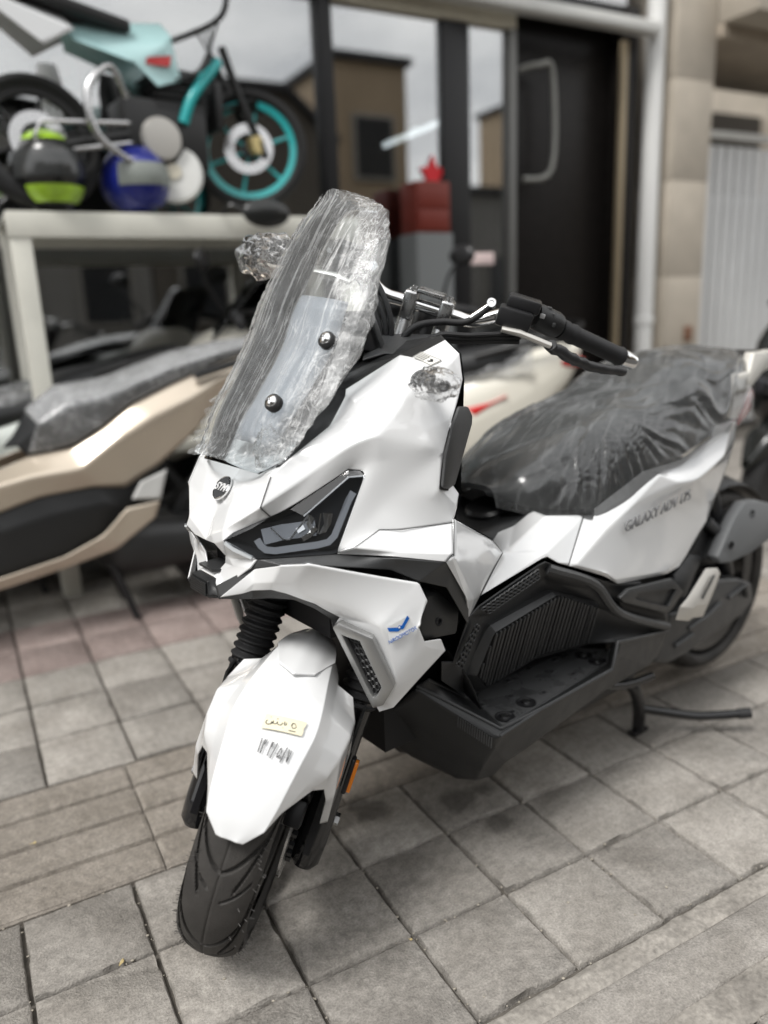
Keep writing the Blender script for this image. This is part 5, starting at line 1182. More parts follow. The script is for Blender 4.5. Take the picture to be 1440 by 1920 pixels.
# ribbed knee pad
RB = [(-0.3840,0.1650,0.4010), (-0.4003,0.1900,0.4824), (-0.4044,0.1930,0.4901), (-0.5591,0.2000,0.5210), (-0.5780,0.2000,0.5168), (-0.6982,0.1940,0.4575), (-0.7049,0.1660,0.3688), (-0.5679,0.1500,0.3772), (-0.4302,0.1420,0.3525)]
RBo = [(-0.3682,0.1580,0.4063), (-0.3930,0.1880,0.4947), (-0.4008,0.1920,0.5045), (-0.5589,0.2000,0.5301), (-0.5751,0.2000,0.5244), (-0.7064,0.1920,0.4668), (-0.7203,0.1600,0.3578), (-0.5748,0.1440,0.3660), (-0.4212,0.1360,0.3455)]
for s in (1, -1):
    M_ = Matrix.Diagonal((1, s, 1))
    o1 = [M_ @ Vector(p) for p in RBo]; i1 = [M_ @ (Vector(p) + Vector((0, .010, .004))) for p in RB]
    bm = bmesh.new()
    a = [bm.verts.new(p - M_ @ Vector((0, .02, 0))) for p in o1]; a2 = [bm.verts.new(p) for p in o1]; c = [bm.verts.new(p) for p in i1]
    n = len(a)
    for k in range(n):
        j = (k + 1) % n
        bm.faces.new((a[k], a[j], a2[j], a2[k])); bm.faces.new((a2[k], a2[j], c[j], c[k]))
    c3 = [bm.verts.new(p - M_ @ Vector((0, .009, .003))) for p in i1]
    for k in range(n): bm.faces.new((c[k], c[(k + 1) % n], c3[(k + 1) % n], c3[k]))
    fc_ = bm.faces.new(c3); fc_.material_index = 1
    pad = bm_obj('knee_pad', bm, GREYBLK, SC, angle=25); pad.data.materials.append(DEEP)
    # ridges: clip the pad outline by parallel near-vertical planes
    n_r = 31
    ctr = sum(i1, Vector()) / n; up = (i1[3] - i1[8]).normalized()
    nrm = Vector((0, s, 0.35)).normalized()
    tdir = (M_ @ (Vector((-0.6082,0.1980,0.5006)) - Vector((-0.6168,0.1560,0.3822)))).normalized()
    adir = tdir.cross(nrm).normalized()
    prj = [((p - ctr).dot(adir), (p - ctr).dot(tdir), (p - ctr).dot(tdir.cross(adir))) for p in i1]
    lo, hi = min(p[0] for p in prj), max(p[0] for p in prj)
    for k in range(n_r):
        x = lo + (hi - lo) * (k + 0.7) / (n_r + 0.4)
        ts = []
        for i in range(n):
            p, q = i1[i], i1[(i + 1) % n]; pa, qa = prj[i][0], prj[(i + 1) % n][0]
            if (pa - x) * (qa - x) < 0: ts.append(p.lerp(q, (x - pa) / (qa - pa)))
        if len(ts) >= 2:
            ts.sort(key=lambda v_: (v_ - ctr).dot(tdir)); p, q = ts[0].lerp(ts[-1], 0.03) + nrm * 0.0035, ts[-1].lerp(ts[0], 0.03) + nrm * 0.0035
            bm = bmesh.new(); bm_tube(bm, [p, q], 0.0026, 6, True)
            bm_obj('pad_rib', bm, GREYBLK, pad, angle=60)
# mesh grilles
def grille(name, corners, nu, nv, parent_d, side):
    M_ = Matrix.Diagonal((1, side, 1)); A_, B_, C_, D_ = [M_ @ Vector(p) for p in corners]
    nn = (B_ - A_).cross(D_ - A_).normalized()
    if nn.y * side < 0: nn = -nn
    g = mesh_obj(name, [p + nn * 0.0015 for p in (A_, B_, C_, D_)], [(0, 1, 2, 3)], DEEP, SC)
    bm = bmesh.new()
    f = lambda u, v: A_.lerp(B_, u).lerp(D_.lerp(C_, u), v) + nn * 0.003
    for i in range(nu):
        for j in range(nv):
            u, v = (i + (0.5 if j % 2 else 0)) / nu, j / nv
            hx_ = [(0, .25), (.5, 0), (1, .25), (1, .75), (.5, 1.0), (0, .75)]
            pts = [f(min(1, u + a_ / nu * .96), min(1, v + b_ / nv * 1.1)) for a_, b_ in hx_]
            for k in range(6):
                if (pts[k] - pts[(k + 1) % 6]).length > 3e-4: bm_tube(bm, [pts[k], pts[(k + 1) % 6]], 0.0017, 4, False)
    bm_obj('grille_net', bm, GREYBLK, g)
    return g
for s in (1, -1):
    grille('upper_grille', [(-0.3394,0.2260,0.5639), (-0.4821,0.2300,0.6039), (-0.4950,0.2220,0.5797), (-0.3714,0.2160,0.5440)], 13, 3, 0, s)
    grille('lower_grille', [(-0.3342,0.2220,0.5381), (-0.3527,0.2120,0.5246), (-0.3195,0.2000,0.4498), (-0.2947,0.2120,0.4699)], 2, 9, 0, s)
# rib running back from the knee pad and the rear side trim
for s in (1, -1):
    pl = [(-0.5251,0.2220,0.5892), (-0.5321,0.2240,0.5855), (-0.6558,0.2220,0.5274), (-0.7536,0.2150,0.4362), (-0.9537,0.2000,0.3447)]
    bm = bmesh.new(); bm_tube(bm, catmull([(p[0], p[1] * s, p[2]) for p in pl], 5), 0.010, 8, True); bm_obj('side_rib', bm, GREYBLK, SC, angle=40)
    T_o = [(-0.7346,0.2180,0.4786), (-0.7619,0.2200,0.4909), (-0.9438,0.2040,0.4644), (-1.0044,0.1960,0.4171), (-0.9699,0.1920,0.3826), (-0.9488,0.1920,0.3764), (-0.7534,0.2140,0.4624)]
    T_i = [(-0.7915,0.2160,0.4618), (-0.8006,0.2160,0.4701), (-0.9497,0.2040,0.4386), (-0.9663,0.2020,0.4329), (-0.9464,0.1970,0.3980), (-0.9302,0.1980,0.4027), (-0.8011,0.2140,0.4571)]
    M_ = Matrix.Diagonal((1, s, 1))
    rt = ring_prism('rear_trim', [M_ @ Vector(p) for p in T_o], [M_ @ Vector(p) for p in T_i], M_ @ Vector((0, 0.010, 0.0)), GREYBLK, SC, 0.003)
    mesh_obj('trim_recess', [M_ @ (Vector(p) + Vector((0, 0.001, 0))) for p in T_i], [tuple(range(7))], GREYBLK, rt)
    prism('trim_underside', [M_ @ Vector(p) for p in ((-0.7531,0.2120,0.4611), (-0.9521,0.1900,0.3735), (-0.9791,0.1860,0.3444), (-0.7757,0.2080,0.4383))], (0, -0.012 * s, 0), DEEP, rt)

# ---- rear: footrest, swing case, air box, wheel, stand -----------------------------------------------------
for s in (1, -1):
    M_ = Matrix.Diagonal((1, s, 1))
    pk = [(-0.8956,0.2620,0.4250), (-0.9324,0.2580,0.4363), (-1.0446,0.2320,0.4701), (-1.0983,0.2300,0.4581), (-1.1097,0.2320,0.4424), (-1.0063,0.2620,0.4008), (-0.9548,0.2680,0.4152), (-0.9366,0.2700,0.4135)]
    bm = bmesh.new(); bm_prism(bm, [M_ @ Vector(p) for p in pk], M_ @ Vector((0.006, -0.004, -0.030))); bevel_bm(bm, 0.002)
    pg = bm_obj('passenger_footrest', bm, ALLOY, SC, angle=30)
    sl = [(-0.9816,0.2620,0.4218), (-1.0587,0.2400,0.4488), (-1.0728,0.2400,0.4474), (-0.9866,0.2620,0.4166)]
    prism('footrest_slot', [M_ @ (Vector(p) + Vector((0, .001, .0012))) for p in sl], (0, 0, 0.0012), GREYBLK, pg)
    br = [(-1.0907,0.1650,0.4772), (-1.1587,0.1600,0.4550), (-1.0240,0.2000,0.3960), (-0.9880,0.2050,0.4069), (-0.9976,0.1850,0.4525)]
    prism('footrest_bracket', [M_ @ Vector(p) for p in br], (0, -0.03 * s, 0), BLACK, SC, 0.004)
tube('swing_mount', [(-1.1783,0.1500,0.5369), (-1.2328,0.1500,0.4991), (-1.2346,0.1500,0.4845)], 0.014, GREYBLK, SC, 10)
prism('lower_tail_cover', [(-1.2323,0.1300,0.5580), (-1.4089,0.1000,0.5076), (-1.3021,0.1200,0.4698), (-1.1865,0.1500,0.4464), (-1.0995,0.1600,0.4713), (-1.1763,0.1500,0.5332)], (0, -0.24, 0), BLACK, SC, 0.004)
AB = [(-1.1708,0.1900,0.4564), (-1.1822,0.1920,0.4374), (-1.2257,0.1950,0.4308), (-1.3255,0.1950,0.4339), (-1.4115,0.1900,0.4446), (-1.5141,0.1800,0.4575), (-1.5245,0.1700,0.5124), (-1.3816,0.1700,0.5561), (-1.3111,0.1750,0.5640), (-1.2587,0.1800,0.5366)]
bm = bmesh.new(); bm_prism(bm, AB, (0, -0.03, 0)); bevel_bm(bm, 0.006)
ab = bm_obj('air_box', bm, mat('grey_case', (0.13, 0.135, 0.138), 0.5), SC, angle=30)
ABl = [Vector(p) + Vector((0, -0.028, -0.004)) for p in AB]
bm = bmesh.new(); bm_prism(bm, [Vector(p) - Vector((0, 0, 0.0)) for p in ABl], (0.02, -0.10, -0.06)); bevel_bm(bm, 0.006)
bm_obj('air_box_back', bm, BLACK, ab, angle=30)
for c in ((-1.2157,0.1955,0.4784), (-1.3425,0.1760,0.5288)):
    lathe('case_screw_well', [(0.010, 0.0), (0.010, 0.003), (0.008, 0.003), (0.007, -0.002), (0, -0.002)], c, (0, 1, 0), DEEP, ab, 14)
CV = [(-0.9681,0.1650,0.2351), (-0.9825,0.1750,0.3041), (-0.9886,0.1850,0.3605), (-1.0811,0.1850,0.3488), (-1.2019,0.1800,0.3898), (-1.3083,0.1750,0.3651), (-1.3931,0.1680,0.3300), (-1.4133,0.1650,0.2741), (-1.3609,0.1650,0.2445), (-1.2482,0.1650,0.2336), (-1.0992,0.1650,0.2162), (-1.0333,0.1650,0.2139)]
bm = bmesh.new(); bm_prism(bm, CV, (0, -0.11, 0)); bevel_bm(bm, 0.010, 3)
cv = bm_obj('drive_case', bm, GREYBLK, SC, angle=30)
for q in ([(-1.2660,0.1720,0.3243), (-1.3373,0.1760,0.3400), (-1.3616,0.1720,0.3022)], [(-1.0896,0.1720,0.2913), (-1.1655,0.1780,0.3061), (-1.2190,0.1780,0.3237)], [(-1.0363,0.1720,0.2614), (-1.1075,0.1740,0.2722)]):
    bm = bmesh.new(); bm_tube(bm, q, 0.006, 6); bm_obj('case_rib', bm, GREYBLK, cv, angle=40)
RWC = Vector((-1.4187, 0, 0.300))
ax_y = Vector((0, 1, 0))
rw = lathe('rear_wheel', [(0.0, 0.05), (0.04, 0.05), (0.045, 0.02), (0.045, -0.02), (0.04, -0.05), (0, -0.05)], RWC, ax_y, GLOSSBLK, SC, 24)
tyre_mesh('tyre', 0.260, 0.065, RUBBER, rw, lambda p: p, RWC, 500, 50)
lathe('rim', [(0.165, -0.045), (0.195, -0.05), (0.200, -0.05), (0.190, -0.02), (0.190, 0.02), (0.200, 0.05), (0.195, 0.05), (0.165, 0.045)], RWC, ax_y, GLOSSBLK, rw, 56, True)
for k in range(5):
    th = R(k * 72 + 10); d = Vector((math.cos(th), 0, math.sin(th)))
    tube('spoke', [RWC + d * 0.03, RWC + d * 0.172], 0.014, GLOSSBLK, rw, 8)
bm = bmesh.new()
hg = [(RWC.x + 0.285 * math.cos(R(t)), RWC.z + 0.285 * math.sin(R(t))) for t in range(40, 150, 10)]
for k in range(len(hg) - 1):
    for j, y in enumerate((-0.07, 0, 0.07)): pass
V = [(x, y, z + (0.01 if y == 0 else -0.012)) for x, z in hg for y in (-0.075, 0, 0.075)]
F = [(k * 3 + j, k * 3 + j + 1, k * 3 + j + 4, k * 3 + j + 3) for k in range(len(hg) - 1) for j in range(2)]
bm.free()
mesh_obj('rear_hugger', V, F, BLACK, SC, angle=40).modifiers.new('t', 'SOLIDIFY').thickness = 0.003
tube('silencer', [(-0.95, -0.16, 0.30), (-1.2, -0.19, 0.34), (-1.55, -0.21, 0.42)], [0.03, 0.055, 0.05], BLACK2, SC, 16, 4)
for s in (1, -1):
    tube('shock_absorber', [(-1.33, 0.125 * s, 0.36), (-1.20, 0.125 * s, 0.66)], 0.022, BLACK2, SC, 12)
lathe('drain_can', [(0.0, 0), (0.02, 0.0), (0.02, 0.10), (0, 0.10)], (-0.62, 0.10, 0.225), (-1, 0.05, 0.12), STEEL, SC, 14)
prism('engine_sump', [(-0.60, 0.12, 0.26), (-0.62, 0.12, 0.17), (-0.95, 0.12, 0.17), (-1.02, 0.12, 0.26)], (0, -0.24, 0), BLACK2, SC, 0.01)
prism('sump_guard', [(-0.6457,0.1500,0.2053), (-0.6640,0.1500,0.1962), (-0.7573,0.1400,0.2045), (-0.7532,0.1400,0.2240)], (0, -0.03, 0), mat('grey_metal', (0.22, 0.22, 0.22), 0.4, metal=0.5), SC, 0.003)
# centre stand, down on the pavement
stn = tube('centre_stand', [(-0.985, 0.085, 0.150), (-1.000, 0.095, 0.128), (-1.020, 0.095, 0.07), (-1.027, 0.090, 0.008)], 0.016, GLOSSBLK, SC, 12, 4)
tube('stand_leg', [(-0.985, -0.085, 0.150), (-1.000, -0.095, 0.128), (-1.020, -0.095, 0.07), (-1.027, -0.090, 0.008)], 0.0125, GLOSSBLK, stn, 12, 4)
tube('stand_crossbar', [(-0.985, 0.09, 0.150), (-0.985, -0.09, 0.150)], 0.012, GLOSSBLK, stn, 12)
for s in (1, -1):
    box('stand_foot', (-1.027, 0.09 * s, 0.006), (0.055, 0.026, 0.012), GLOSSBLK, stn, 0.003)
tube('stand_lever', [(-1.018, 0.098, 0.075), (-1.07, 0.14, 0.062), (-1.13, 0.195, 0.052), (-1.209, 0.263, 0.058)], 0.0115, GLOSSBLK, stn, 10, 4)
lathe('lever_pad', [(0, 0), (0.013, 0), (0.013, 0.03), (0, 0.03)], (-1.200, 0.255, 0.057), (-0.75, 0.66, 0.1), RUBBER2, stn, 12)
tube('side_stand', [(-0.78, 0.13, 0.235), (-0.88, 0.14, 0.20), (-0.99, 0.145, 0.19)], 0.010, GLOSSBLK, SC, 10, 3)
tube('stand_spring', [(-0.80, 0.12, 0.215), (-0.94, 0.125, 0.185)], 0.007, STEEL, SC, 8)

# raised lips of the footboard rim and of the front edge
for s in (1, -1):
    for pts, r in (([SK['b'], SK['d'], SK['e'], SK['f'], SK['g'], SK['h']], 0.0035), ([SK['bi'], SK['di'], SK['ei'], SK['fi']], 0.003), ([SK['a'], SK['b']], 0.003), ([SK['c'], SK['d'], SK['e'], SK['f']], 0.0025), ([SK['ai'], SK['aj'], SK['bi']], 0.0025)):
        tube('rim_lip', [(q[0], q[1] * s, q[2] + 0.001) for q in pts], r, GREYBLK, SC, 8)
    bm = bmesh.new()
    for k in range(15):
        q = Vector(SK['j']).lerp(Vector(SK['i']), 0.04 + k * 0.03); q2 = q + Vector((0.004, 0.0, -0.020))
        bm_tube(bm, [(q.x + 0.002, q.y * s, q.z), (q2.x, q2.y * s, q2.z)], 0.0013, 5)
    bm_obj('skirt_flutes', bm, GREYBLK, SC)

# ---- windscreen ------------------------------------------------------------------------------------------
SE = [(-0.0141,0.0920,0.8296), (-0.0469,0.1280,0.8557), (-0.0728,0.1420,0.8937), (-0.1033,0.1520,0.9305), (-0.1589,0.1650,1.0014), (-0.1852,0.1640,1.0548), (-0.2085,0.1530,1.1027), (-0.2377,0.1380,1.1583), (-0.2567,0.1120,1.2031), (-0.2584,0.0700,1.2260), (-0.2487,0.0300,1.2389)]
edge = catmull(SE, 6)
def screen_pt(u, v, off=0.0):
    f = v * (len(edge) - 1); k = min(int(f), len(edge) - 2); e = edge[k].lerp(edge[k + 1], f - k)
    bl = 0.062 * (e.y / 0.16) ** 1.15
    up = max(0.0, (v - 0.72) / 0.28)
    c = Vector((e.x + bl * 0.84, 0, e.z + bl * 0.40 * (1 - up) + up * 0.012))
    p = Vector((c.x + (e.x - c.x) * abs(u) ** 2.1, e.y * u, c.z + (e.z - c.z) * abs(u) ** 2.1))
    nrm = Vector((0.80, 0.55 * u, 0.52)).normalized()
    return p + nrm * off
SCREEN = glass_material('screen_acrylic', (0.90, 0.92, 0.93), 0.0, 0.0, 1.22)
V, F = grid_surface(lambda a, c: screen_pt(a * 2 - 1, c), 24, 40)
scr = mesh_obj('windscreen', V, F, SCREEN, SC, sm=True)
scr.modifiers.new('t', 'SOLIDIFY').thickness = 0.003
# grey mounting plate seen through the screen
PLATE = mat('bracket_grey', (0.42, 0.43, 0.46), 0.5)
V, F = grid_surface(lambda a, c: screen_pt(-0.25 + a * 0.95, 0.12 + c * 0.42, -0.014 - 0.01 * a), 6, 10)
mesh_obj('screen_bracket', V, F, PLATE, SC, sm=True).modifiers.new('t', 'SOLIDIFY').thickness = 0.003
for p in ((-0.0451,0.0980,0.9338), (-0.1267,0.1280,1.0206)):
    nn = Vector((0.74, 0.36, 0.50)).normalized(); p = Vector(p)
    bo = lathe('screen_bolt', [(0.0135, -0.006), (0.0135, 0.003), (0.011, 0.006), (0.0095, 0.006)], p, nn, RUBBER2, SC, 24)
    lathe('bolt_head', [(0.0098, 0.005), (0.0092, 0.0085), (0.006, 0.0112), (0.0034, 0.0118), (0.0028, 0.009), (0, 0.009)], p, nn, CHROME, bo, 24)
# polythene wrapped over the screen
FILM = film_material('screen_film', 0.13, 0.20, 0.08, (0, R(-37), 0), (8, 30, 1.6), 26, 0.12, 0.3, 0.15, fior=1.18)
FILM2 = film_material('crumpled_film', 0.07, 0.28, 0.20, (0, R(-37), 0), (34, 46, 15), 50, 0.10, 0.4, 0.15, fior=1.10, frough=0.3)
FILM3 = film_material('bag_film', 0.03, 0.26, 0.16, (0, 0, 0), (22, 40, 40), 48, 0.16, 0.3, 0.2)
def nz(p, s): return noise.noise(Vector(p) * s)
def film_pt(a, c):
    u = (a * 2 - 1) * 1.0; v = 0.01 + c * 0.99
    p = screen_pt(max(-1, min(1, u)), min(v, 1.0), 0.006)
    e = abs(u) ** 3
    q = Vector((u * 14, v * 5, 3.1)); st_ = nz((u * 26 + v * 7, v * 2.2, 1.0), 1.0)
    d = 0.0012 * st_ + 0.0012 * nz(q, 1.6) + 0.0004 * nz(q, 5.0) + 0.005 * e * nz((u * 4, v * 26, 7), 1.0)
    low = max(0, 0.22 - v) / 0.22
    d += low * 0.012 * abs(nz((u * 9, v * 30, 2), 1.0)) + 0.004 * low
    ab = abs(u)
    if ab > 0.93: p += Vector((0, (0.010 + 0.012 * nz((v * 22, 4, u), 1.0)) * (ab - 0.93) / 0.07 * (1 if u > 0 else -1), 0.0))
    if u < -0.75 and v < 0.30: p += Vector((0.012, -0.010, 0.0)) * (-(u + 0.75) / 0.25) * (1 + nz((v * 40, 1, 1), 1.0))
    return p + Vector((0.80, 0.55 * u, 0.52)).normalized() * d
V, F = grid_surface(film_pt, 110, 150)
fl_ = mesh_obj('screen_film', V, F, FILM, SC, sm=True)
# folded border of the film round the rim
def rim_fold(a, c):
    v = 0.07 + 0.925 * a
    u = 0.70 + 0.30 * c
    p = screen_pt(u, v, 0.010)
    q = (v * 46, u * 9, 2.2)
    return p + Vector((0.8, 0.45, 0.5)) * (0.0022 * nz(q, 1.0) + 0.0012 * nz(q, 2.6)) + Vector((0, 0.008 * c * (1 + nz((v * 30, 3, 0), 1.0)), 0))
V, F = grid_surface(rim_fold, 220, 16)
mesh_obj('film_border', V, F, FILM2, SC, sm=True)
V, F = grid_surface(lambda a, c: (lambda p: (p[0], -p[1], p[2]))(rim_fold(a, c)), 220, 16)
mesh_obj('film_border', V, F, FILM2, SC, sm=True)
# crumpled gather at the bottom and over the crown
def blob_film(name, c, r, seed, m_, n=26, amp=0.35, fr=3.0):
    c = Vector(c); V = []; F = []
    for j in range(n + 1):
        for i in range(n * 2):
            th = math.pi * j / n; ph = math.pi * i / n
            d = Vector((math.sin(th) * math.cos(ph), math.sin(th) * math.sin(ph), math.cos(th)))
            k = 1 + amp * noise.noise(d * fr + Vector((seed,) * 3)) + amp * 0.6 * noise.noise(d * fr * 2.7 + Vector((seed * 2,) * 3))
            V.append(c + Vector((d.x * r[0], d.y * r[1], d.z * r[2])) * k)
    w = n * 2
    for j in range(n):
        for i in range(w): F.append((j * w + i, j * w + (i + 1) % w, (j + 1) * w + (i + 1) % w, (j + 1) * w + i))
    return mesh_obj(name, V, F, m_, SC, sm=True)
lo_ = Vector((-0.0413,0.0700,0.8477))
blob_film('film_gather', lo_ + Vector((-.005, 0.004, 0.01)), (0.022, 0.026, 0.036), 1.3, FILM2, amp=0.35)
# ---- indicator on its stalk, wrapped --------------------------------------------------------------------------
for s in (1, -1):
    M_ = Matrix.Diagonal((1, s, 1))
    i0 = M_ @ Vector((-0.2465,0.2050,0.9493)); i1_ = M_ @ Vector((-0.2209,0.2500,0.9526)); i2_ = M_ @ Vector((-0.2049,0.3000,0.9544))
    lathe('indicator_grommet', [(0.022, 0.0), (0.022, 0.007), (0.018, 0.011), (0.010, 0.012), (0, 0.012)], i0, Vector((0.35, s, 0.05)), RUBBER2, SC, 24)
    st_i = tube('indicator_stalk', [i0, i1_], 0.009, BLACK2, SC, 12)
    hd = (i1_ + i2_) / 2
    bm = bmesh.new(); bm_tube(bm, [i1_ - (i2_ - i1_) * 0.1, hd, i2_], [0.012, 0.016, 0.010], 14, True, 0.8); bm_obj('indicator_lamp', bm, mat('smoked_lens', (0.03, 0.03, 0.03), 0.15, coat=0.5), st_i, angle=50)
    blob_film('indicator_film', hd + Vector((0.004, 0, 0.002)), (0.023, 0.044, 0.024), 4.2 + s, FILM3, n=34, amp=0.20, fr=2.6)
# warning label on the shoulder
wl_ = [(-0.2536,0.1735,0.9874), (-0.2681,0.1780,0.9945), (-0.2872,0.2045,0.9803), (-0.2681,0.2000,0.9732)]
wn_ = (Vector(wl_[1]) - Vector(wl_[0])).cross(Vector(wl_[3]) - Vector(wl_[0])).normalized()
if wn_.z < 0: wn_ = -wn_
lab = mesh_obj('warning_label', [Vector(p) + wn_ * 0.003 for p in wl_], [(0, 1, 2, 3)], mat('label_paper', (0.74, 0.73, 0.68), 0.5), SC)
ring_prism('label_rule', [Vector(p) + wn_ * 0.0032 for p in inset_poly(wl_, 0.04)], [Vector(p) + wn_ * 0.0032 for p in inset_poly(wl_, 0.09)], wn_ * 0.0002, INK, lab, 0)
def lq(a, c): return Vector(wl_[0]).lerp(Vector(wl_[3]), a).lerp(Vector(wl_[1]).lerp(Vector(wl_[2]), a), c) + wn_ * 0.0034
mesh_obj('label_mark', [lq(.72, .25), lq(.84, .45), lq(.72, .70), lq(.60, .62), lq(.70, .45), lq(.60, .3)], [(0, 1, 4, 5), (1, 2, 3, 4)], INK, lab)
bm = bmesh.new()
for row in range(4):
    for w in range(3):
        a0 = 0.12 + row * 0.11; c0 = 0.14 + w * 0.25
        bm_prism(bm, [lq(a0, c0), lq(a0 + 0.035, c0), lq(a0 + 0.035, c0 + 0.18), lq(a0, c0 + 0.18)], wn_ * 0.0002)
bm_obj('label_lines', bm, INK, lab)

# ---- handlebar -----------------------------------------------------------------------------------------------
HB = Vector((-0.382, 0, 1.070))
def bar_pts(s):
    return [St(p) for p in ((HB.x, 0.0, HB.z), (HB.x, 0.050 * s, HB.z), (HB.x + 0.004, 0.085 * s, HB.z + 0.003), (HB.x + 0.0, 0.135 * s, HB.z + 0.030), (HB.x - 0.022, 0.185 * s, HB.z + 0.036), (HB.x - 0.065, 0.26 * s, HB.z + 0.02), (HB.x - 0.125, 0.368 * s, HB.z - 0.002))]
hbar = tube('handlebar', bar_pts(-1)[::-1] + bar_pts(1)[1:], 0.0112, CHROME, SC, 16, 6)
for s in (1, -1):
    p0 = St((HB.x - 0.048, 0.232 * s, HB.z + 0.026)); p1 = St((HB.x - 0.122, 0.362 * s, HB.z - 0.001)); d = (p1 - p0)
    bm = bmesh.new(); prof = []
    for k in range(12):
        t = k / 11; prof += [(0.0165 if k not in (0, 1, 2, 11) else 0.0185, t * d.length * 0.98), (0.0165 if k not in (0, 2) else 0.0185, (t + 0.04) * d.length * 0.98)]
    bm_lathe(bm, [(0.012, 0)] + prof + [(0.012, d.length)], p0, d, 24)
    bm_obj('grip', bm, RUBBER2, SC, angle=35)
    lathe('bar_end', [(0.0, 0.0), (0.0155, 0.0), (0.0165, 0.003), (0.0155, 0.030), (0.013, 0.034), (0, 0.034)], p1, d, CHROME, SC, 22)
    # switch block
    c = St((HB.x - 0.030, 0.205 * s, HB.z + 0.034)); dn = d.normalized()
    sb = lathe('switch_block', [(0.0, -0.028), (0.021, -0.028), (0.0235, -0.022), (0.0235, 0.018), (0.0215, 0.026), (0, 0.026)], c, dn, BLACK, SC, 20)
    camdir = (Vector((0.5, 1.1, 1.06)) - c).normalized()
    upv = RSM @ Vector((0.3, 0, 1))
    for k, (a_, h_) in enumerate(((-0.012, 0.35), (0.006, 0.75), (-0.003, 1.25), (0.014, 0.1))):
        q = c + dn * a_ + (RSM @ Vector((math.cos(h_), 0, math.sin(h_)))) * 0.0225
        box('switch_key', q, (0.010, 0.009, 0.008), GREYBLK if k else mat('switch_white', (0.5, 0.5, 0.5), 0.4), sb, 0.0015, RSM)
    # master cylinder with lever
    mc = St((HB.x + 0.022, 0.150 * s, HB.z + 0.030))
    bm = bmesh.new(); bm_box(bm, mc, (0.040, 0.060, 0.034), RSM); bevel_bm(bm, 0.005)
    mco = bm_obj('master_cylinder', bm, BLACK2, SC, angle=35)
    bm = bmesh.new(); bm_box(bm, St((HB.x + 0.006, 0.158 * s, HB.z + 0.056)), (0.046, 0.058, 0.022), RSM); bevel_bm(bm, 0.005)
    bm_obj('fluid_reservoir', bm, BLACK2, mco, angle=35)
    lathe('banjo_bolt', [(0, 0), (0.009, 0), (0.009, 0.006), (0.0075, 0.009), (0.004, 0.009), (0.0035, 0.006), (0, 0.006)], St((HB.x + 0.036, 0.105 * s, HB.z + 0.044)), RSM @ Vector((1, 0, 0.35)), CHROME, mco, 18)
    bk = [St((HB.x + 0.045, 0.135 * s, HB.z + 0.010)), St((HB.x + 0.042, 0.165 * s, HB.z + 0.012)), St((HB.x + 0.022, 0.222 * s, HB.z + 0.004))]
    lvh = tube('lever_holder', bk, [0.008, 0.009, 0.0085], ALLOY, SC, 10, 0, 0.7)
    lv_p = [St((HB.x + 0.022, 0.222 * s, HB.z + 0.004)), St((HB.x - 0.008, 0.275 * s, HB.z - 0.012)), St((HB.x - 0.045, 0.325 * s, HB.z - 0.020)), St((HB.x - 0.085, 0.372 * s, HB.z - 0.018))]
    if s > 0:
        bm = bmesh.new(); PP = catmull(lv_p, 8)
        bm_tube(bm, [p + Vector((nz((i, 0, 3), 0.7), nz((i, 5, 3), 0.7), nz((i, 9, 3), 0.7))) * 0.003 for i, p in enumerate(PP)], [0.012 + 0.003 * nz((i * 0.5, 2, 1), 1.0) - 0.002 * (i / len(PP)) for i in range(len(PP))], 12, True, 0.8)
        bm_obj('lever_sleeve', bm, mat('sleeve_black', (0.03, 0.03, 0.031), 0.42, bump=0.8, bscale=60), SC, angle=60)
    else:
        tube('brake_lever', lv_p, [0.008, 0.007, 0.006, 0.006], ALLOY, SC, 10, 6, 0.7)
        lathe('lever_ball', [(0, -0.010), (0.007, -0.007), (0.010, 0), (0.007, 0.007), (0, 0.010)], lv_p[-1], (0, 0, 1), CHROME, SC, 16)
# bar clamp
for s in (1, -1):
    bm = bmesh.new(); bm_box(bm, St((HB.x, 0.033 * s, HB.z - 0.002)), (0.044, 0.024, 0.050), RSM); bevel_bm(bm, 0.005, 3)
    cl_ = bm_obj('bar_clamp', bm, STEEL, SC, angle=35)
    for q in (-0.013, 0.013): lathe('clamp_bolt', [(0.0055, 0), (0.0055, 0.005), (0.003, 0.005), (0.003, 0.002), (0, 0.002)], St((HB.x + q, 0.033 * s, HB.z + 0.023)), RSM @ Vector((0, 0, 1)), STEEL, cl_, 12)
    tube('bar_riser', [St((HB.x, 0.033 * s, HB.z - 0.02)), St((HB.x + 0.03, 0.033 * s, HB.z - 0.10))], 0.014, STEEL, SC, 14)
bm = bmesh.new(); bm_prism(bm, [St((HB.x - 0.02, 0.024, HB.z + 0.022)), St((HB.x + 0.02, 0.024, HB.z + 0.022)), St((HB.x + 0.02, -0.024, HB.z + 0.022)), St((HB.x - 0.02, -0.024, HB.z + 0.022))], RSM @ Vector((0, 0, 0.008))); bevel_bm(bm, 0.002)
bm_obj('clamp_bridge', bm, STEEL, SC, angle=35)
box('key_pod', St((HB.x + 0.05, 0, HB.z - 0.09)), (0.14, 0.11, 0.05), BLACK, SC, 0.012, RSM)
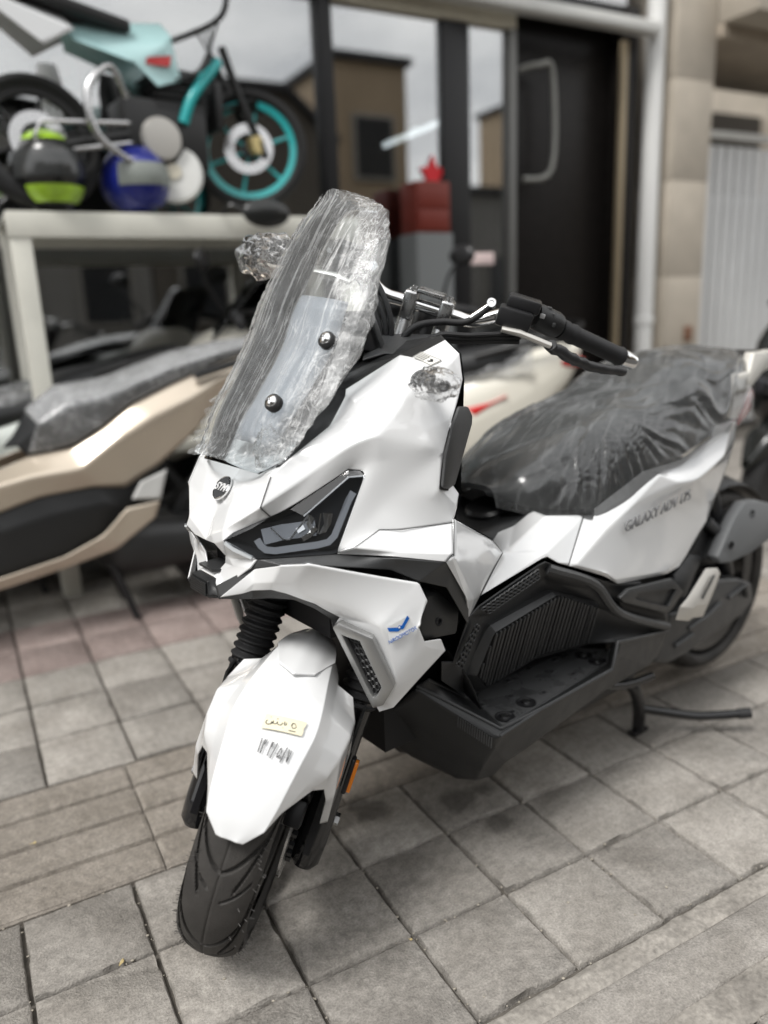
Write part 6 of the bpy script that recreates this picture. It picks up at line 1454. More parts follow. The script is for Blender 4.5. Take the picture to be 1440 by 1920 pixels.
# hoses and cables
tube('brake_hose', [St((HB.x + 0.040, 0.105, HB.z + 0.040)), St((HB.x + 0.048, 0.075, HB.z + 0.005)), St((HB.x + 0.055, 0.03, HB.z - 0.008)), St((HB.x + 0.075, -0.01, HB.z - 0.03)), St((HB.x + 0.085, -0.03, HB.z - 0.09))], 0.0062, RUBBER2, SC, 10, 6)
tube('hose_ferrule', [St((HB.x + 0.039, 0.102, HB.z + 0.038)), St((HB.x + 0.046, 0.080, HB.z + 0.012))], 0.0068, CHROME, SC, 10)
for k in range(3):
    e = 0.008 * k
    tube('control_cable', [St((HB.x + 0.02, 0.17, HB.z + 0.01 - e)), St((HB.x + 0.06, 0.09 - e, HB.z - 0.012 - e)), St((HB.x + 0.075, 0.03 - e, HB.z - 0.03 - e)), St((HB.x + 0.09, -0.01, HB.z - 0.09))], 0.0042, RUBBER2, SC, 8, 6)
    tube('control_cable', [St((HB.x + 0.01, -0.16, HB.z + 0.035)), St((HB.x + 0.05, -0.10 - e, HB.z + 0.03 - e)), St((HB.x + 0.075, -0.05 - e, HB.z - 0.02 - e)), St((HB.x + 0.08, -0.03 - e, HB.z - 0.09))], 0.0048, RUBBER2, SC, 8, 6)
# film bag over the right-hand grip
bagc = St((HB.x - 0.06, -0.31, HB.z - 0.0))
blob_film('grip_film', bagc + Vector((0.02, 0, -0.005)), (0.030, 0.092, 0.040), 9.1, FILM3, n=40, amp=0.22, fr=1.5)

# ---- seat ---------------------------------------------------------------------------------------------------
SEATM = mat('seat_vinyl', (0.018, 0.020, 0.021), 0.5, bump=0.3, bscale=300)
sec = [(-.555, .03, .690, .700), (-.575, .070, .682, .712), (-.61, .108, .668, .742), (-.70, .157, .660, .785), (-.80, .170, .684, .822), (-.92, .167, .716, .852), (-1.00, .164, .718, .872), (-1.06, .161, .726, .910), (-1.17, .147, .746, .930), (-1.30, .133, .770, .932), (-1.39, .110, .80, .925), (-1.44, .060, .85, .905)]
def seat_pt(a, c, off=0.0, rf_=1.0):
    f = a * (len(sec) - 1); k = min(int(f), len(sec) - 2); t = f - k
    g = lambda i: sec[max(0, min(len(sec) - 1, i))]
    p0, p1, p2, p3 = g(k - 1), g(k), g(k + 1), g(k + 2)
    cm = lambda i: 0.5 * ((2 * p1[i]) + (-p0[i] + p2[i]) * t + (2 * p0[i] - 5 * p1[i] + 4 * p2[i] - p3[i]) * t * t + (-p0[i] + 3 * p1[i] - 3 * p2[i] + p3[i]) * t ** 3)
    x, w, zb, zt = cm(0), cm(1), cm(2), cm(3)
    ph = math.pi * c; cs, sn = math.cos(ph), math.sin(ph)
    y = w * math.copysign(abs(cs) ** 0.62, cs); z = zb + (zt - zb) * abs(sn) ** 0.72
    n = Vector((0.0, cs, sn * 0.9))
    return Vector((x, y, z)) + n * off
V, F = grid_surface(lambda a, c: seat_pt(a, c), 48, 26)
mesh_obj('seat', V, F, SEATM, SC, sm=True)
SFILM = film_material('seat_film', 0.11, 0.10, 0.0, (0, R(-62), R(20)), (5, 12, 2), 10, 0.25, 0.2, 0.1, tint=(0.82, 0.84, 0.84), fior=1.5, frough=0.14)
def sfilm(a, c):
    p = seat_pt(a, c, 0.007)
    side = abs(math.cos(math.pi * c))
    o = Vector((-0.80, 0, 0.835)); r = p - o
    ang = math.atan2(r.z, r.x); rad = math.hypot(r.x, r.z); yy = 2.0 if p.y > 0 else 8.0
    wob = 0.25 * nz((p.x * 7, p.z * 7, yy), 1.0)
    f1 = 1 - abs(nz(((ang + wob) * 5.0, rad * 2.0, yy), 1.0)) * 2.6
    f2 = 1 - abs(nz(((ang + wob) * 13.0, rad * 3.5, yy + 3), 1.0)) * 2.4
    w_ = max(0.0, 1 - min(c, 1 - c) / 0.10)
    near = min(1.0, rad / 0.05) * (1 - w_)
    d = side ** 1.5 * near * (0.011 * max(0, f1) ** 2 + 0.0045 * max(0, f2) ** 2) + 0.003 * nz(p, 14) + (1 - side) * 0.004 * max(0, 1 - abs(nz((p.x * 5 + p.y * 9, p.y * 4 - p.x * 3, 2), 1.0)) * 6) + 0.003
    n = Vector((0.0, math.cos(math.pi * c), math.sin(math.pi * c) * 0.9)).normalized()
    p = p + n * d
    fr_ = max(0.0, min(1.0, (p.x + 0.95) / 0.2))
    p += Vector((0, (0.017 if c < .5 else -0.017) * w_, (-0.003 - 0.016 * fr_ + 0.003 * nz((p.x * 9, 1, 1), 1.0)) * w_))
    return p
V, F = grid_surface(lambda a, c: sfilm(a * 1.0, c), 240, 130)
mesh_obj('seat_film', V, F, SFILM, SC, sm=True)
# ---- grab rail --------------------------------------------------------------------------------------------------
RAIL = mat('rail_cream', (0.62, 0.60, 0.55), 0.4, metal=0.2)
for s in (1, -1):
    M_ = Matrix.Diagonal((1, s, 1))
    gr = [(-1.2570,0.1420,0.7783), (-1.3072,0.1400,0.7672), (-1.3730,0.1320,0.8348), (-1.4429,0.1250,0.8692), (-1.5065,0.1120,0.8760), (-1.5264,0.1050,0.9221), (-1.4481,0.1180,0.9203), (-1.3957,0.1240,0.9237), (-1.3663,0.1320,0.8785), (-1.3021,0.1380,0.8771)]
    bm = bmesh.new(); bm_prism(bm, [M_ @ Vector(p) for p in gr], M_ @ Vector((0, -0.028, 0))); bevel_bm(bm, 0.005, 3)
    gro = bm_obj('grab_rail', bm, RAIL, SC, angle=30)
    prism('rail_base', [M_ @ Vector(p) for p in ((-1.2262,0.1350,0.7857), (-1.2462,0.1300,0.8283), (-1.2995,0.1280,0.8199), (-1.2714,0.1340,0.7775))], (0, -0.03 * s, 0), RAIL, gro, 0.003)
    prism('rail_insert', [M_ @ Vector(p) for p in ((-1.2880,0.1100,0.8230), (-1.3573,0.1000,0.8966), (-1.4142,0.1000,0.9206), (-1.4529,0.1000,0.9119), (-1.4090,0.1100,0.8713), (-1.3492,0.1100,0.8667), (-1.3230,0.1120,0.8166))], (0, -0.02 * s, 0), BLACK, gro)
prism('tail_bridge', [(-1.36, 0.11, 0.87), (-1.56, 0.06, 0.92), (-1.56, -0.06, 0.92), (-1.36, -0.11, 0.87)], (0, 0, -0.03), BLACK, SC, 0.006)
prism('tail_lamp', [(-1.35, 0.12, 0.80), (-1.45, 0.10, 0.83), (-1.45, -0.10, 0.83), (-1.35, -0.12, 0.80)], (0, 0, -0.06), mat('tail_red', (0.35, 0.01, 0.01), 0.2, coat=0.5), SC, 0.008)
mesh_obj('undertail', [(-0.70, 0.17, 0.50), (-0.99, 0.18, 0.47), (-1.30, 0.13, 0.66), (-0.70, -0.17, 0.50), (-0.99, -0.18, 0.47), (-1.30, -0.13, 0.66)], [(0, 1, 4, 3), (1, 2, 5, 4)], BLACK, SC)

# ------------------------------------------------------------------ display rack with a small motorcycle, helmets and parts
RACKM = mat('rack_cream', (0.66, 0.65, 0.58), 0.55, var=0.10, vscale=5)
rk = empty('display_rack', (0.55, 2.42, 0)); tag(rk, 'cream steel display rack standing in front of the shop window', 'rack')
for x in (-0.62, 0.70):
    for y in (-0.19, 0.22): box('leg', (x, y, 0.70), (0.07, 0.07, 1.40), RACKM, rk, 0.004)
box('front_rail', (0.04, -0.20, 1.405), (1.40, 0.06, 0.09), RACKM, rk, 0.004)
box('back_rail', (0.04, 0.23, 1.405), (1.40, 0.06, 0.09), RACKM, rk, 0.004)
box('deck', (0.04, 0.015, 1.440), (1.40, 0.37, 0.015), RACKM, rk, 0.002)
box('low_rail', (0.04, -0.19, 0.55), (1.30, 0.05, 0.05), RACKM, rk, 0.004)
RZ = 1.4476
TQ = mat('turquoise_paint', (0.02, 0.42, 0.42), 0.3, coat=0.4); TQW = mat('pale_turquoise', (0.45, 0.68, 0.68), 0.3, coat=0.4); MWH = mat('moto_white', (0.75, 0.76, 0.76), 0.3, coat=0.3)
MRED = mat('moto_red', (0.45, 0.03, 0.03), 0.35); GOLD = mat('gold_metal', (0.65, 0.52, 0.25), 0.35, metal=0.8); DARKM = mat('engine_dark', (0.03, 0.03, 0.03), 0.4, metal=0.3)
WP = Vector((0.8774,2.3800,1.7278))
mcy = empty('motorcycle', (WP.x, WP.y + 0.016, WP.z - 0.8 * 0.345), R(8)); mcy.scale = (0.8, 0.8, 0.8); tag(mcy, 'turquoise and white small motorcycle displayed on top of the cream rack', 'motorcycle')
def moto_wheel(name, c, r, rimm, steer, parent, disc=True):
    ax = Vector((math.sin(steer), -math.cos(steer), 0.10)).normalized()
    w = lathe(name, [(r - 0.055, -0.028), (r - 0.03, -0.042), (r - 0.008, -0.034), (r, 0), (r - 0.008, 0.034), (r - 0.03, 0.042), (r - 0.055, 0.028)], c, ax, mat('moto_tyre', (0.012, 0.012, 0.012), 0.7), parent, 48, True)
    lathe('rim', [(r - 0.088, -0.016), (r - 0.046, -0.024), (r - 0.042, 0.024), (r - 0.088, 0.016)], c, ax, rimm, w, 48, True)
    a, u, v = frame_from(ax)
    for k in range(6):
        th = k * math.pi / 3 + 0.3; d = u * math.cos(th) + v * math.sin(th)
        tube('spoke', [Vector(c) + d * 0.03, Vector(c) + d * (r - 0.08)], 0.009, rimm, w, 8)
    lathe('hub', [(0, -0.03), (0.035, -0.03), (0.035, 0.03), (0, 0.03)], c, ax, DARKM, w, 18)
    if disc: lathe('brake_disc', [(0.075, 0.036), (0.125, 0.036), (0.125, 0.040), (0.075, 0.040)], c, ax, STEEL, w, 36, True)
    return w
moto_wheel('front_wheel', (0.0, -0.02, 0.345), 0.300, TQ, R(-32), mcy)
moto_wheel('rear_wheel', (-1.06, 0.0, 0.30), 0.290, DARKM, 0, mcy)
for s in (-1, 1):
    tube('fork_leg', [(0.075 + 0.02 * s, -0.02 + 0.075 * s, 0.30), (-0.06 + 0.02 * s, 0.075 * s, 0.62), (-0.14, 0.07 * s, 0.80)], 0.020, DARKM, mcy, 10)
lathe('fork_caliper', [(0, -0.02), (0.045, -0.02), (0.045, 0.02), (0, 0.02)], (0.0, -0.095, 0.36), (0.3, -1, 0), GOLD, mcy, 12)
panel('tank_fairing', dict(a=(-0.42, 0.11, 0.80), b=(-0.48, 0.15, 0.74), c=(-0.62, 0.12, 0.66), d=(-0.86, 0.09, 0.72), e=(-0.90, 0.0, 0.80), f=(-0.55, 0.0, 0.86), g=(-0.42, 0.0, 0.88), h=(-0.40, 0.14, 0.60), i=(-0.52, 0.15, 0.56)), [('g','a','b','f'), ('f','b','c','e'), ('c','d','e'), ('a','h','b'), ('b','h','i','c')], TQW, mcy, mirror=True, crease=0.4, out=(0, 1, .5), thick=0.004)
panel('tail_cowl', dict(a=(-0.86, 0.10, 0.76), b=(-1.32, 0.06, 0.90), c=(-1.38, 0.0, 0.93), d=(-0.88, 0.0, 0.84), e=(-1.0, 0.10, 0.68)), [('a','b','c','d'), ('a','e','b')], MWH, mcy, mirror=True, crease=0.4, out=(0, 1, .5), thick=0.004)
prism('seat', [(-0.60, 0.10, 0.79), (-0.60, -0.10, 0.79), (-1.20, -0.08, 0.90), (-1.20, 0.08, 0.90)], (0, 0, 0.05), mat('moto_seat', (0.02, 0.02, 0.02), 0.6), mcy, 0.015)
prism('side_stripe', [(-0.44, -0.150, 0.70), (-0.56, -0.145, 0.68), (-0.57, -0.145, 0.65), (-0.46, -0.155, 0.65)], (0, -0.004, 0), MRED, mcy)
tube('trellis_tube', [(-0.18, -0.10, 0.72), (-0.34, -0.13, 0.55), (-0.40, -0.12, 0.42)], 0.026, TQ, mcy, 10, 4)
tube('trellis_tube', [(-0.18, 0.10, 0.72), (-0.34, 0.13, 0.55), (-0.40, 0.12, 0.42)], 0.026, TQ, mcy, 10, 4)
bm = bmesh.new(); bm_box(bm, (-0.48, 0, 0.36), (0.42, 0.24, 0.32)); bm_box(bm, (-0.40, 0, 0.56), (0.22, 0.2, 0.22)); bevel_bm(bm, 0.03)
en = bm_obj('engine', bm, DARKM, mcy, angle=35)
for k in range(6): box('cooling_fin', (-0.40, 0, 0.48 + k * 0.03), (0.26, 0.24, 0.010), DARKM, en)
box('radiator', (-0.20, 0, 0.52), (0.04, 0.24, 0.22), DARKM, mcy, 0.006)
box('number_plate', (-1.36, 0, 0.70), (0.01, 0.17, 0.12), MWH, mcy)
for k in range(4): tube('cable', [(-0.16 - 0.02 * k, -0.10 + 0.05 * k, 0.90), (-0.24, -0.14, 0.76 - 0.02 * k), (-0.34 - 0.03 * k, -0.14, 0.60)], 0.006, DARKM, mcy, 6, 4)
tube('drive_chain', [(-0.62, -0.11, 0.40), (-1.06, -0.11, 0.37), (-1.10, -0.11, 0.30), (-1.06, -0.11, 0.24), (-0.62, -0.11, 0.32)], 0.010, STEEL, mcy, 6)
lathe('clutch_cover', [(0, 0.03), (0.09, 0.025), (0.10, 0.0), (0, 0)], (-0.52, -0.12, 0.34), (0, -1, 0), ALLOY, mcy, 24)
tube('exhaust_pipe', [(-0.66, -0.10, 0.50), (-0.74, -0.15, 0.62), (-0.86, -0.17, 0.50), (-0.84, -0.18, 0.32), (-0.70, -0.18, 0.22)], [0.012, 0.014, 0.018, 0.018, 0.014], STEEL, mcy, 12, 5)
tube('swingarm', [(-0.62, -0.09, 0.36), (-1.02, -0.09, 0.27)], 0.03, DARKM, mcy, 10)
tube('handlebar', [(-0.22, -0.32, 0.92), (-0.14, -0.1, 0.93), (-0.14, 0.1, 0.93), (-0.22, 0.32, 0.92)], 0.014, DARKM, mcy, 10, 4)
prism('front_fender', [(0.24, -0.05, 0.54), (0.06, -0.05, 0.60), (-0.14, -0.05, 0.52), (-0.14, 0.05, 0.52), (0.06, 0.05, 0.60), (0.24, 0.05, 0.54)], (0, 0, 0.012), DARKM, mcy, 0.004)
# things on the rack
def helmet(name, label, loc, rz, shell, visor, accent, s=1.0):
    e = empty(name, loc, rz); tag(e, label, 'helmet')
    V, F = grid_surface(lambda a, c: (lambda th, ph: (0.135 * s * math.sin(ph) * math.cos(th) * (1.12), 0.115 * s * math.sin(ph) * math.sin(th), 0.13 * s + 0.13 * s * math.cos(ph) * (1 if ph < math.pi / 2 else 0.95)))(a * 2 * math.pi, 0.02 + c * (math.pi * 0.86)), 36, 20)
    mesh_obj('shell', V, F, shell, e, sm=True)
    V, F = grid_surface(lambda a, c: (lambda th, ph: (0.139 * s * 1.12 * math.sin(ph) * math.cos(th), 0.119 * s * math.sin(ph) * math.sin(th), 0.13 * s + 0.134 * s * math.cos(ph)))(R(-75) + a * R(150), R(66) + c * R(36)), 18, 6)
    mesh_obj('visor', V, F, visor, e, sm=True)
    V, F = grid_surface(lambda a, c: (lambda th, ph: (0.137 * s * 1.12 * math.sin(ph) * math.cos(th), 0.117 * s * math.sin(ph) * math.sin(th), 0.13 * s + 0.132 * s * math.cos(ph)))(a * 2 * math.pi, R(14) + c * R(34)), 30, 6)
    mesh_obj('crown_stripe', V, F, accent, e, sm=True)
    V, F = grid_surface(lambda a, c: (lambda th, ph: (0.138 * s * 1.12 * math.sin(ph) * math.cos(th), 0.118 * s * math.sin(ph) * math.sin(th), 0.13 * s + 0.133 * s * math.cos(ph)))(R(-60) + a * R(120), R(112) + c * R(26)), 16, 5)
    mesh_obj('chin_guard', V, F, accent, e, sm=True)
    return e
LIME = mat('lime_paint', (0.38, 0.62, 0.04), 0.3, coat=0.5, var=0.4, vscale=14); HBLK = mat('helmet_black', (0.015, 0.016, 0.015), 0.25, coat=0.4); VIS = mat('visor_smoke', (0.05, 0.052, 0.052), 0.12, coat=0.4)
helmet('helmet', 'black full-face helmet with lime green crown and chin on the rack', (0.06, 2.30, RZ), R(-80), HBLK, VIS, LIME, 1.12)
BLU = mat('helmet_blue', (0.012, 0.02, 0.20), 0.3, coat=0.4)
helmet('helmet', 'dark blue helmet with pale vents on the rack beside the lime one', (0.37, 2.29, RZ), R(-60), BLU, mat('visor_pale', (0.22, 0.24, 0.22), 0.3), BLU, 0.98)
dsk = lathe('number_disc', [(0, -0.012), (0.105, -0.012), (0.115, 0.0), (0.105, 0.012), (0, 0.016)], (0.5162,2.2600,1.6067), (-0.15, -1, 0.18), WHITEP, None, 40); tag(dsk, 'round white disc leaning on the rack between helmet and turquoise wheel', 'disc')
lathe('disc_hub', [(0.03, 0.016), (0.03, 0.022), (0, 0.024)], (0.5162,2.2600,1.6067), (-0.15, -1, 0.18), CREAM, dsk, 18)
mr = empty('loose_mirror', (0.8361,2.1200,1.4500)); tag(mr, 'loose black mirror hanging at the end of the rack rail', 'mirror')
V, F = grid_surface(lambda a, c: (0.10 * math.cos(a * 2 * math.pi) * math.sin(c * math.pi), 0.02 * math.cos(c * math.pi), 0.055 * math.sin(a * 2 * math.pi) * math.sin(c * math.pi)), 24, 10)
mesh_obj('mirror_shell', V, F, HBLK, mr, sm=True)
tube('mirror_stem', [(-0.08, 0, 0.0), (-0.14, 0.02, 0.03), (-0.16, 0.06, 0.0)], 0.007, HBLK, mr, 8, 3)

# boxed spares on a shelf behind the glass, above the motorcycle
for k, (hx0, hz0, hc) in enumerate(((-0.10, 1.98, 'helmet_black'), (0.14, 2.02, 'moto_white'), (0.36, 2.00, 'engine_dark'))):
    g = empty('riding_glove', (hx0, 2.52, hz0), R(20 * k - 15)); tag(g, ['black riding glove hung up behind the motorcycle seat', 'white riding glove hung up between two dark gloves', 'dark grey riding glove hung up above the motorcycle engine'][k], 'glove')
    bm = bmesh.new(); bm_tube(bm, [(0, 0, 0.0), (0, 0, -0.07), (0, 0, -0.14)], [0.035, 0.05, 0.045], 10, True, 0.5)
    bm_obj('cuff_and_palm', bm, MATS[hc], g, angle=60)
    for q in range(5):
        tube('finger', [((q - 2) * 0.019, 0, -0.13), ((q - 2) * 0.026, -0.008, -0.20 + 0.012 * abs(q - 2))], 0.011, MATS[hc], g, 8)
sh = box('wall_shelf', (0, 0, 0), (1.6, 0.24, 0.03), RACKM, None, 0.003); sh.location = (-0.35, 3.35, 2.10); tag(sh, 'cream shelf inside the window carrying boxed spares', 'shelf')
spares = [('blue', (0.03, 0.07, 0.42)), ('white', (0.75, 0.75, 0.74)), ('black', (0.02, 0.02, 0.02)), ('lime green', (0.35, 0.55, 0.05)), ('sky blue', (0.25, 0.45, 0.70)), ('red', (0.5, 0.04, 0.03)), ('grey', (0.35, 0.35, 0.36)), ('teal', (0.02, 0.35, 0.34))]
for k, (nm, col_) in enumerate(spares):
    w_ = 0.11 + 0.05 * ((k * 7) % 3) / 2; h_ = 0.14 + 0.05 * ((k * 5) % 4) / 3
    o = box('spares_box', (0, 0, h_ / 2), (w_, 0.15, h_), mat('box_' + nm.replace(' ', '_'), col_, 0.5), None, 0.004)
    o.location = (-1.02 + k * 0.19, 3.35, 2.1155); o.rotation_euler.z = R((k * 37) % 21 - 10)
    tag(o, nm + ' spares box on the shelf inside the window', 'box', 'boxed spares on the window shelf')
    box('box_label', (0, -0.076, h_ * 0.55), (w_ * 0.6, 0.002, h_ * 0.35), WHITEP if nm != 'white' else MRED, o)

# ------------------------------------------------------------------ other scooters and bikes parked by the shop
def hull(name, secs, m_, parent, ex=0.62, ez=0.7, full=True, nu=28, nv=24):
    """Smooth shell lofted along x through (x, half width, z low, z high)."""
    def f(a, c):
        t = a * (len(secs) - 1); k = min(int(t), len(secs) - 2); t -= k
        g = lambda i: secs[max(0, min(len(secs) - 1, i))]
        p0, p1, p2, p3 = g(k - 1), g(k), g(k + 1), g(k + 2)
        cm = lambda i: 0.5 * ((2 * p1[i]) + (-p0[i] + p2[i]) * t + (2 * p0[i] - 5 * p1[i] + 4 * p2[i] - p3[i]) * t * t + (-p0[i] + 3 * p1[i] - 3 * p2[i] + p3[i]) * t ** 3)
        x, w, zb, zt = cm(0), max(0.002, cm(1)), cm(2), cm(3)
        ph = 2 * math.pi * c; cs, sn = math.cos(ph), math.sin(ph)
        return (x, w * math.copysign(abs(cs) ** ex, cs), (zb + zt) / 2 + (zt - zb) / 2 * math.copysign(abs(sn) ** ez, sn))
    V, F = grid_surface(f, nu, nv)
    return mesh_obj(name, V, F, m_, parent, sm=True)
def simple_wheel(name, c, r, w, parent, rimm):
    o = lathe(name, [(r - 0.06, -w * .7), (r - 0.03, -w), (r - 0.008, -w * .75), (r, 0), (r - 0.008, w * .75), (r - 0.03, w), (r - 0.06, w * .7)], c, (0, 1, 0), mat('plain_tyre', (0.02, 0.02, 0.02), 0.75), parent, 40, True)
    lathe('rim', [(0, -0.02), (0.05, -0.03), (r - 0.10, -0.015), (r - 0.055, -w * .7), (r - 0.055, w * .7), (r - 0.10, 0.015), (0.05, 0.03), (0, 0.02)], c, (0, 1, 0), rimm, o, 30)
    return o
def bg_scooter(label, loc, rz, paint, trim, seatm, film=None, stripe=None, group=None, z0=0.0, screen=True, mirrors=True, deep=0.0, body=True):
    e = empty('scooter', loc, rz); tag(e, label, 'scooter', group)
    simple_wheel('front_wheel', (0, 0, 0.25), 0.25, 0.05, e, DARKM); simple_wheel('rear_wheel', (-1.36, 0, 0.25), 0.25, 0.06, e, DARKM)
    if body: hull('tail_body', [(-0.52, 0.05, 0.42, 0.60), (-0.66, 0.17, 0.40, 0.66), (-0.90, 0.205, 0.42 - deep, 0.72), (-1.15, 0.195, 0.50 - deep, 0.78), (-1.42, 0.14, 0.66 - deep, 0.86), (-1.62, 0.07, 0.80 - deep * .5, 0.90), (-1.68, 0.01, 0.85, 0.89)], paint, e)
    if body: hull('floor_tunnel', [(-0.10, 0.10, 0.30, 0.50), (-0.30, 0.20, 0.24, 0.46), (-0.60, 0.22, 0.22, 0.42), (-0.86, 0.17, 0.24, 0.42), (-0.95, 0.1, 0.28, 0.40)], trim, e)
    if body: hull('sill', [(-0.12, 0.16, 0.28, 0.36), (-0.35, 0.235, 0.20, 0.27), (-0.65, 0.24, 0.19, 0.26), (-0.95, 0.20, 0.24, 0.33), (-1.02, 0.16, 0.30, 0.35)], paint, e)
    hull('front_cowl', [(0.16, 0.02, 0.62, 0.70), (0.10, 0.12, 0.52, 0.80), (0.0, 0.20, 0.46, 0.95), (-0.14, 0.235, 0.36, 1.02), (-0.26, 0.20, 0.40, 0.98), (-0.30, 0.12, 0.45, 0.9)], paint, e)
    hull('headlamp', [(0.165, 0.01, 0.66, 0.70), (0.12, 0.10, 0.62, 0.74), (0.05, 0.17, 0.62, 0.78)], mat('lamp_smoke', (0.05, 0.05, 0.055), 0.12, coat=0.5), e)
    hull('front_fender', [(0.27, 0.02, 0.34, 0.38), (0.18, 0.07, 0.40, 0.50), (0.0, 0.085, 0.46, 0.55), (-0.16, 0.07, 0.42, 0.50), (-0.22, 0.02, 0.38, 0.42)], paint, e)
    if body: hull('seat', [(-0.56, 0.05, 0.62, 0.68), (-0.64, 0.14, 0.62, 0.74), (-0.85, 0.17, 0.66, 0.78), (-1.02, 0.165, 0.70, 0.80), (-1.12, 0.16, 0.74, 0.87), (-1.38, 0.14, 0.80, 0.90), (-1.48, 0.05, 0.84, 0.88)], seatm, e, 0.6, 0.55)
    if film:
        V, F = grid_surface(lambda a, c: (lambda x, ph: (x + 0.006 * nz((a * 30, c * 30, 1), 1.0), (0.172 + 0.010 * nz((a * 14, c * 14, 3), 1.0)) * math.copysign(abs(math.cos(ph)) ** .6, math.cos(ph)) * (1 - 0.15 * a), 0.66 + 0.12 * a + (0.11 + 0.014 * nz((a * 18, c * 18, 5), 1.0)) * abs(math.sin(ph)) ** .6 + 0.012))(-0.58 - a * 0.9, math.pi * c), 50, 30)
        mesh_obj('seat_film', V, F, film, e, sm=True)
    tube('handlebar', [(-0.34, 0.34, 1.03), (-0.24, 0.14, 1.07), (-0.24, -0.14, 1.07), (-0.34, -0.34, 1.03)], 0.018, BLACK2, e, 10, 4)
    for s in (1, -1):
        tube('grip', [(-0.30, 0.25 * s, 1.05), (-0.35, 0.38 * s, 1.02)], 0.019, RUBBER2, e, 10)
        if mirrors:
            ms = tube('mirror_stem', [(-0.22, 0.20 * s, 1.08), (-0.18, 0.28 * s, 1.20), (-0.20, 0.32 * s, 1.25)], 0.007, BLACK2, e, 8, 3)
            V, F = grid_surface(lambda a, c: (-0.20 + 0.018 * math.cos(c * math.pi), 0.34 * s + 0.075 * math.cos(a * 2 * math.pi) * math.sin(c * math.pi), 1.28 + 0.045 * math.sin(a * 2 * math.pi) * math.sin(c * math.pi)), 18, 8)
            mesh_obj('mirror_head', V, F, BLACK2, ms, sm=True)
        tube('fork_leg', [(0.0, 0.085 * s, 0.25), (-0.14, 0.085 * s, 0.55)], 0.02, BLACK2, e, 10)
    if screen:
        V, F = grid_surface(lambda a, c: (-0.02 - 0.28 * c - 0.10 * (2 * a - 1) ** 2, (0.19 - 0.05 * c) * (2 * a - 1), 0.93 + 0.30 * c), 14, 10)
        mesh_obj('windscreen', V, F, glass_material('bg_screen', (0.35, 0.37, 0.38), 0.02), e, sm=True).modifiers.new('t', 'SOLIDIFY').thickness = 0.004
    hull('drive_case', [(-0.86, 0.02, 0.22, 0.36), (-0.95, 0.15, 0.16, 0.38), (-1.30, 0.16, 0.17, 0.34), (-1.45, 0.10, 0.20, 0.32)], DARKM, e)
    tube('silencer', [(-0.95, -0.16, 0.28), (-1.20, -0.19, 0.32), (-1.60, -0.20, 0.42)], [0.03, 0.055, 0.05], DARKM, e, 12, 4)
    tube('grab_rail', [(-1.25, 0.15, 0.86), (-1.55, 0.13, 0.93), (-1.62, 0.0, 0.94), (-1.55, -0.13, 0.93), (-1.25, -0.15, 0.86)], 0.014, DARKM, e, 10, 4)
    hull('tail_lamp', [(-1.60, 0.08, 0.79, 0.85), (-1.68, 0.05, 0.80, 0.84), (-1.70, 0.01, 0.81, 0.83)], mat('tail_red', (0.35, 0.01, 0.01), 0.2, coat=0.5), e)
    for s in (1, -1): tube('stand_leg', [(-0.90, 0.10 * s, 0.22), (-0.96, 0.13 * s, 0.004)], 0.013, BLACK2, e, 10)
    if stripe:
        for s in (1, -1):
            V, F = grid_surface(lambda a, c: (-0.92 - 0.46 * a, (0.205 - 0.045 * a ** 1.5) * s, 0.47 + 0.20 * a + (c - .5) * 0.11 * max(0.03, 1 - abs(2 * a - .8)) + 0.03), 14, 3)
            mesh_obj('side_flash', V, F, stripe, e, sm=True).modifiers.new('t', 'SOLIDIFY').thickness = 0.03
    return e
BFILM = film_material('bg_seat_film', 0.22, 0.25, 0.1, (0, 0, 0), (18, 18, 10), 20, 0.3, 0.25, 0.5, tint=(0.75, 0.76, 0.77))
CHAMP = mat('champagne_paint', (0.60, 0.52, 0.42), 0.25, metal=0.35, coat=0.6)
IVORY = mat('ivory_paint', (0.74, 0.71, 0.62), 0.28, coat=0.4)
PEARL = mat('pearl_white', (0.62, 0.66, 0.62), 0.3, coat=0.4)
SMK = mat('dark_seat', (0.02, 0.021, 0.022), 0.5)
s1 = bg_scooter('champagne beige maxi scooter with film-covered seat, parked in front of the cream rack', (-0.86, 1.93, 0), R(180), CHAMP, BLACK, SMK, None, mirrors=False, body=False)
inv = Matrix.Translation((-0.86, 1.93, 0)) @ Matrix.Rotation(R(180), 4, 'Z'); inv.invert()
def wl(P): return {k: tuple(inv @ Vector(v)) for k, v in P.items()}
def both(name, P, F, m_, parent, crease=0.5, lv=3, out=(0, 1, 0.2)):
    panel(name, wl(P), F, m_, parent, mirror=True, crease=crease, lv=lv, out=out, thick=0.006)
CP = dict(t0=(-0.3677,1.8000,0.5768), t1=(-0.1795,1.8200,0.6357), t2=(-0.0447,1.8000,0.6511), t3=(0.0439,1.7900,0.6971), t4=(0.1630,1.8000,0.7758), t5=(0.3213,1.8100,0.8377), t6=(0.4895,1.8300,0.8926), t7=(0.6549,1.8600,0.9356),
          m0=(-0.3739,1.7450,0.5442), m1=(-0.1834,1.7350,0.5800), m2=(-0.0289,1.7300,0.5868), m3=(0.1078,1.7300,0.6790), m4=(0.2330,1.7400,0.7415), m5=(0.3700,1.7550,0.7888), m6=(0.4811,1.7800,0.8403), m7=(0.6450,1.8200,0.8885),
          b0=(-0.3887,1.7700,0.4450), b1=(-0.1699,1.7700,0.5036), b2=(0.0044,1.7750,0.5140), b3=(0.1125,1.7850,0.4967), b4=(0.2312,1.7900,0.5566), b5=(0.3789,1.8000,0.6597), b6=(0.4866,1.8200,0.7679), b7=(0.6546,1.8500,0.8232))
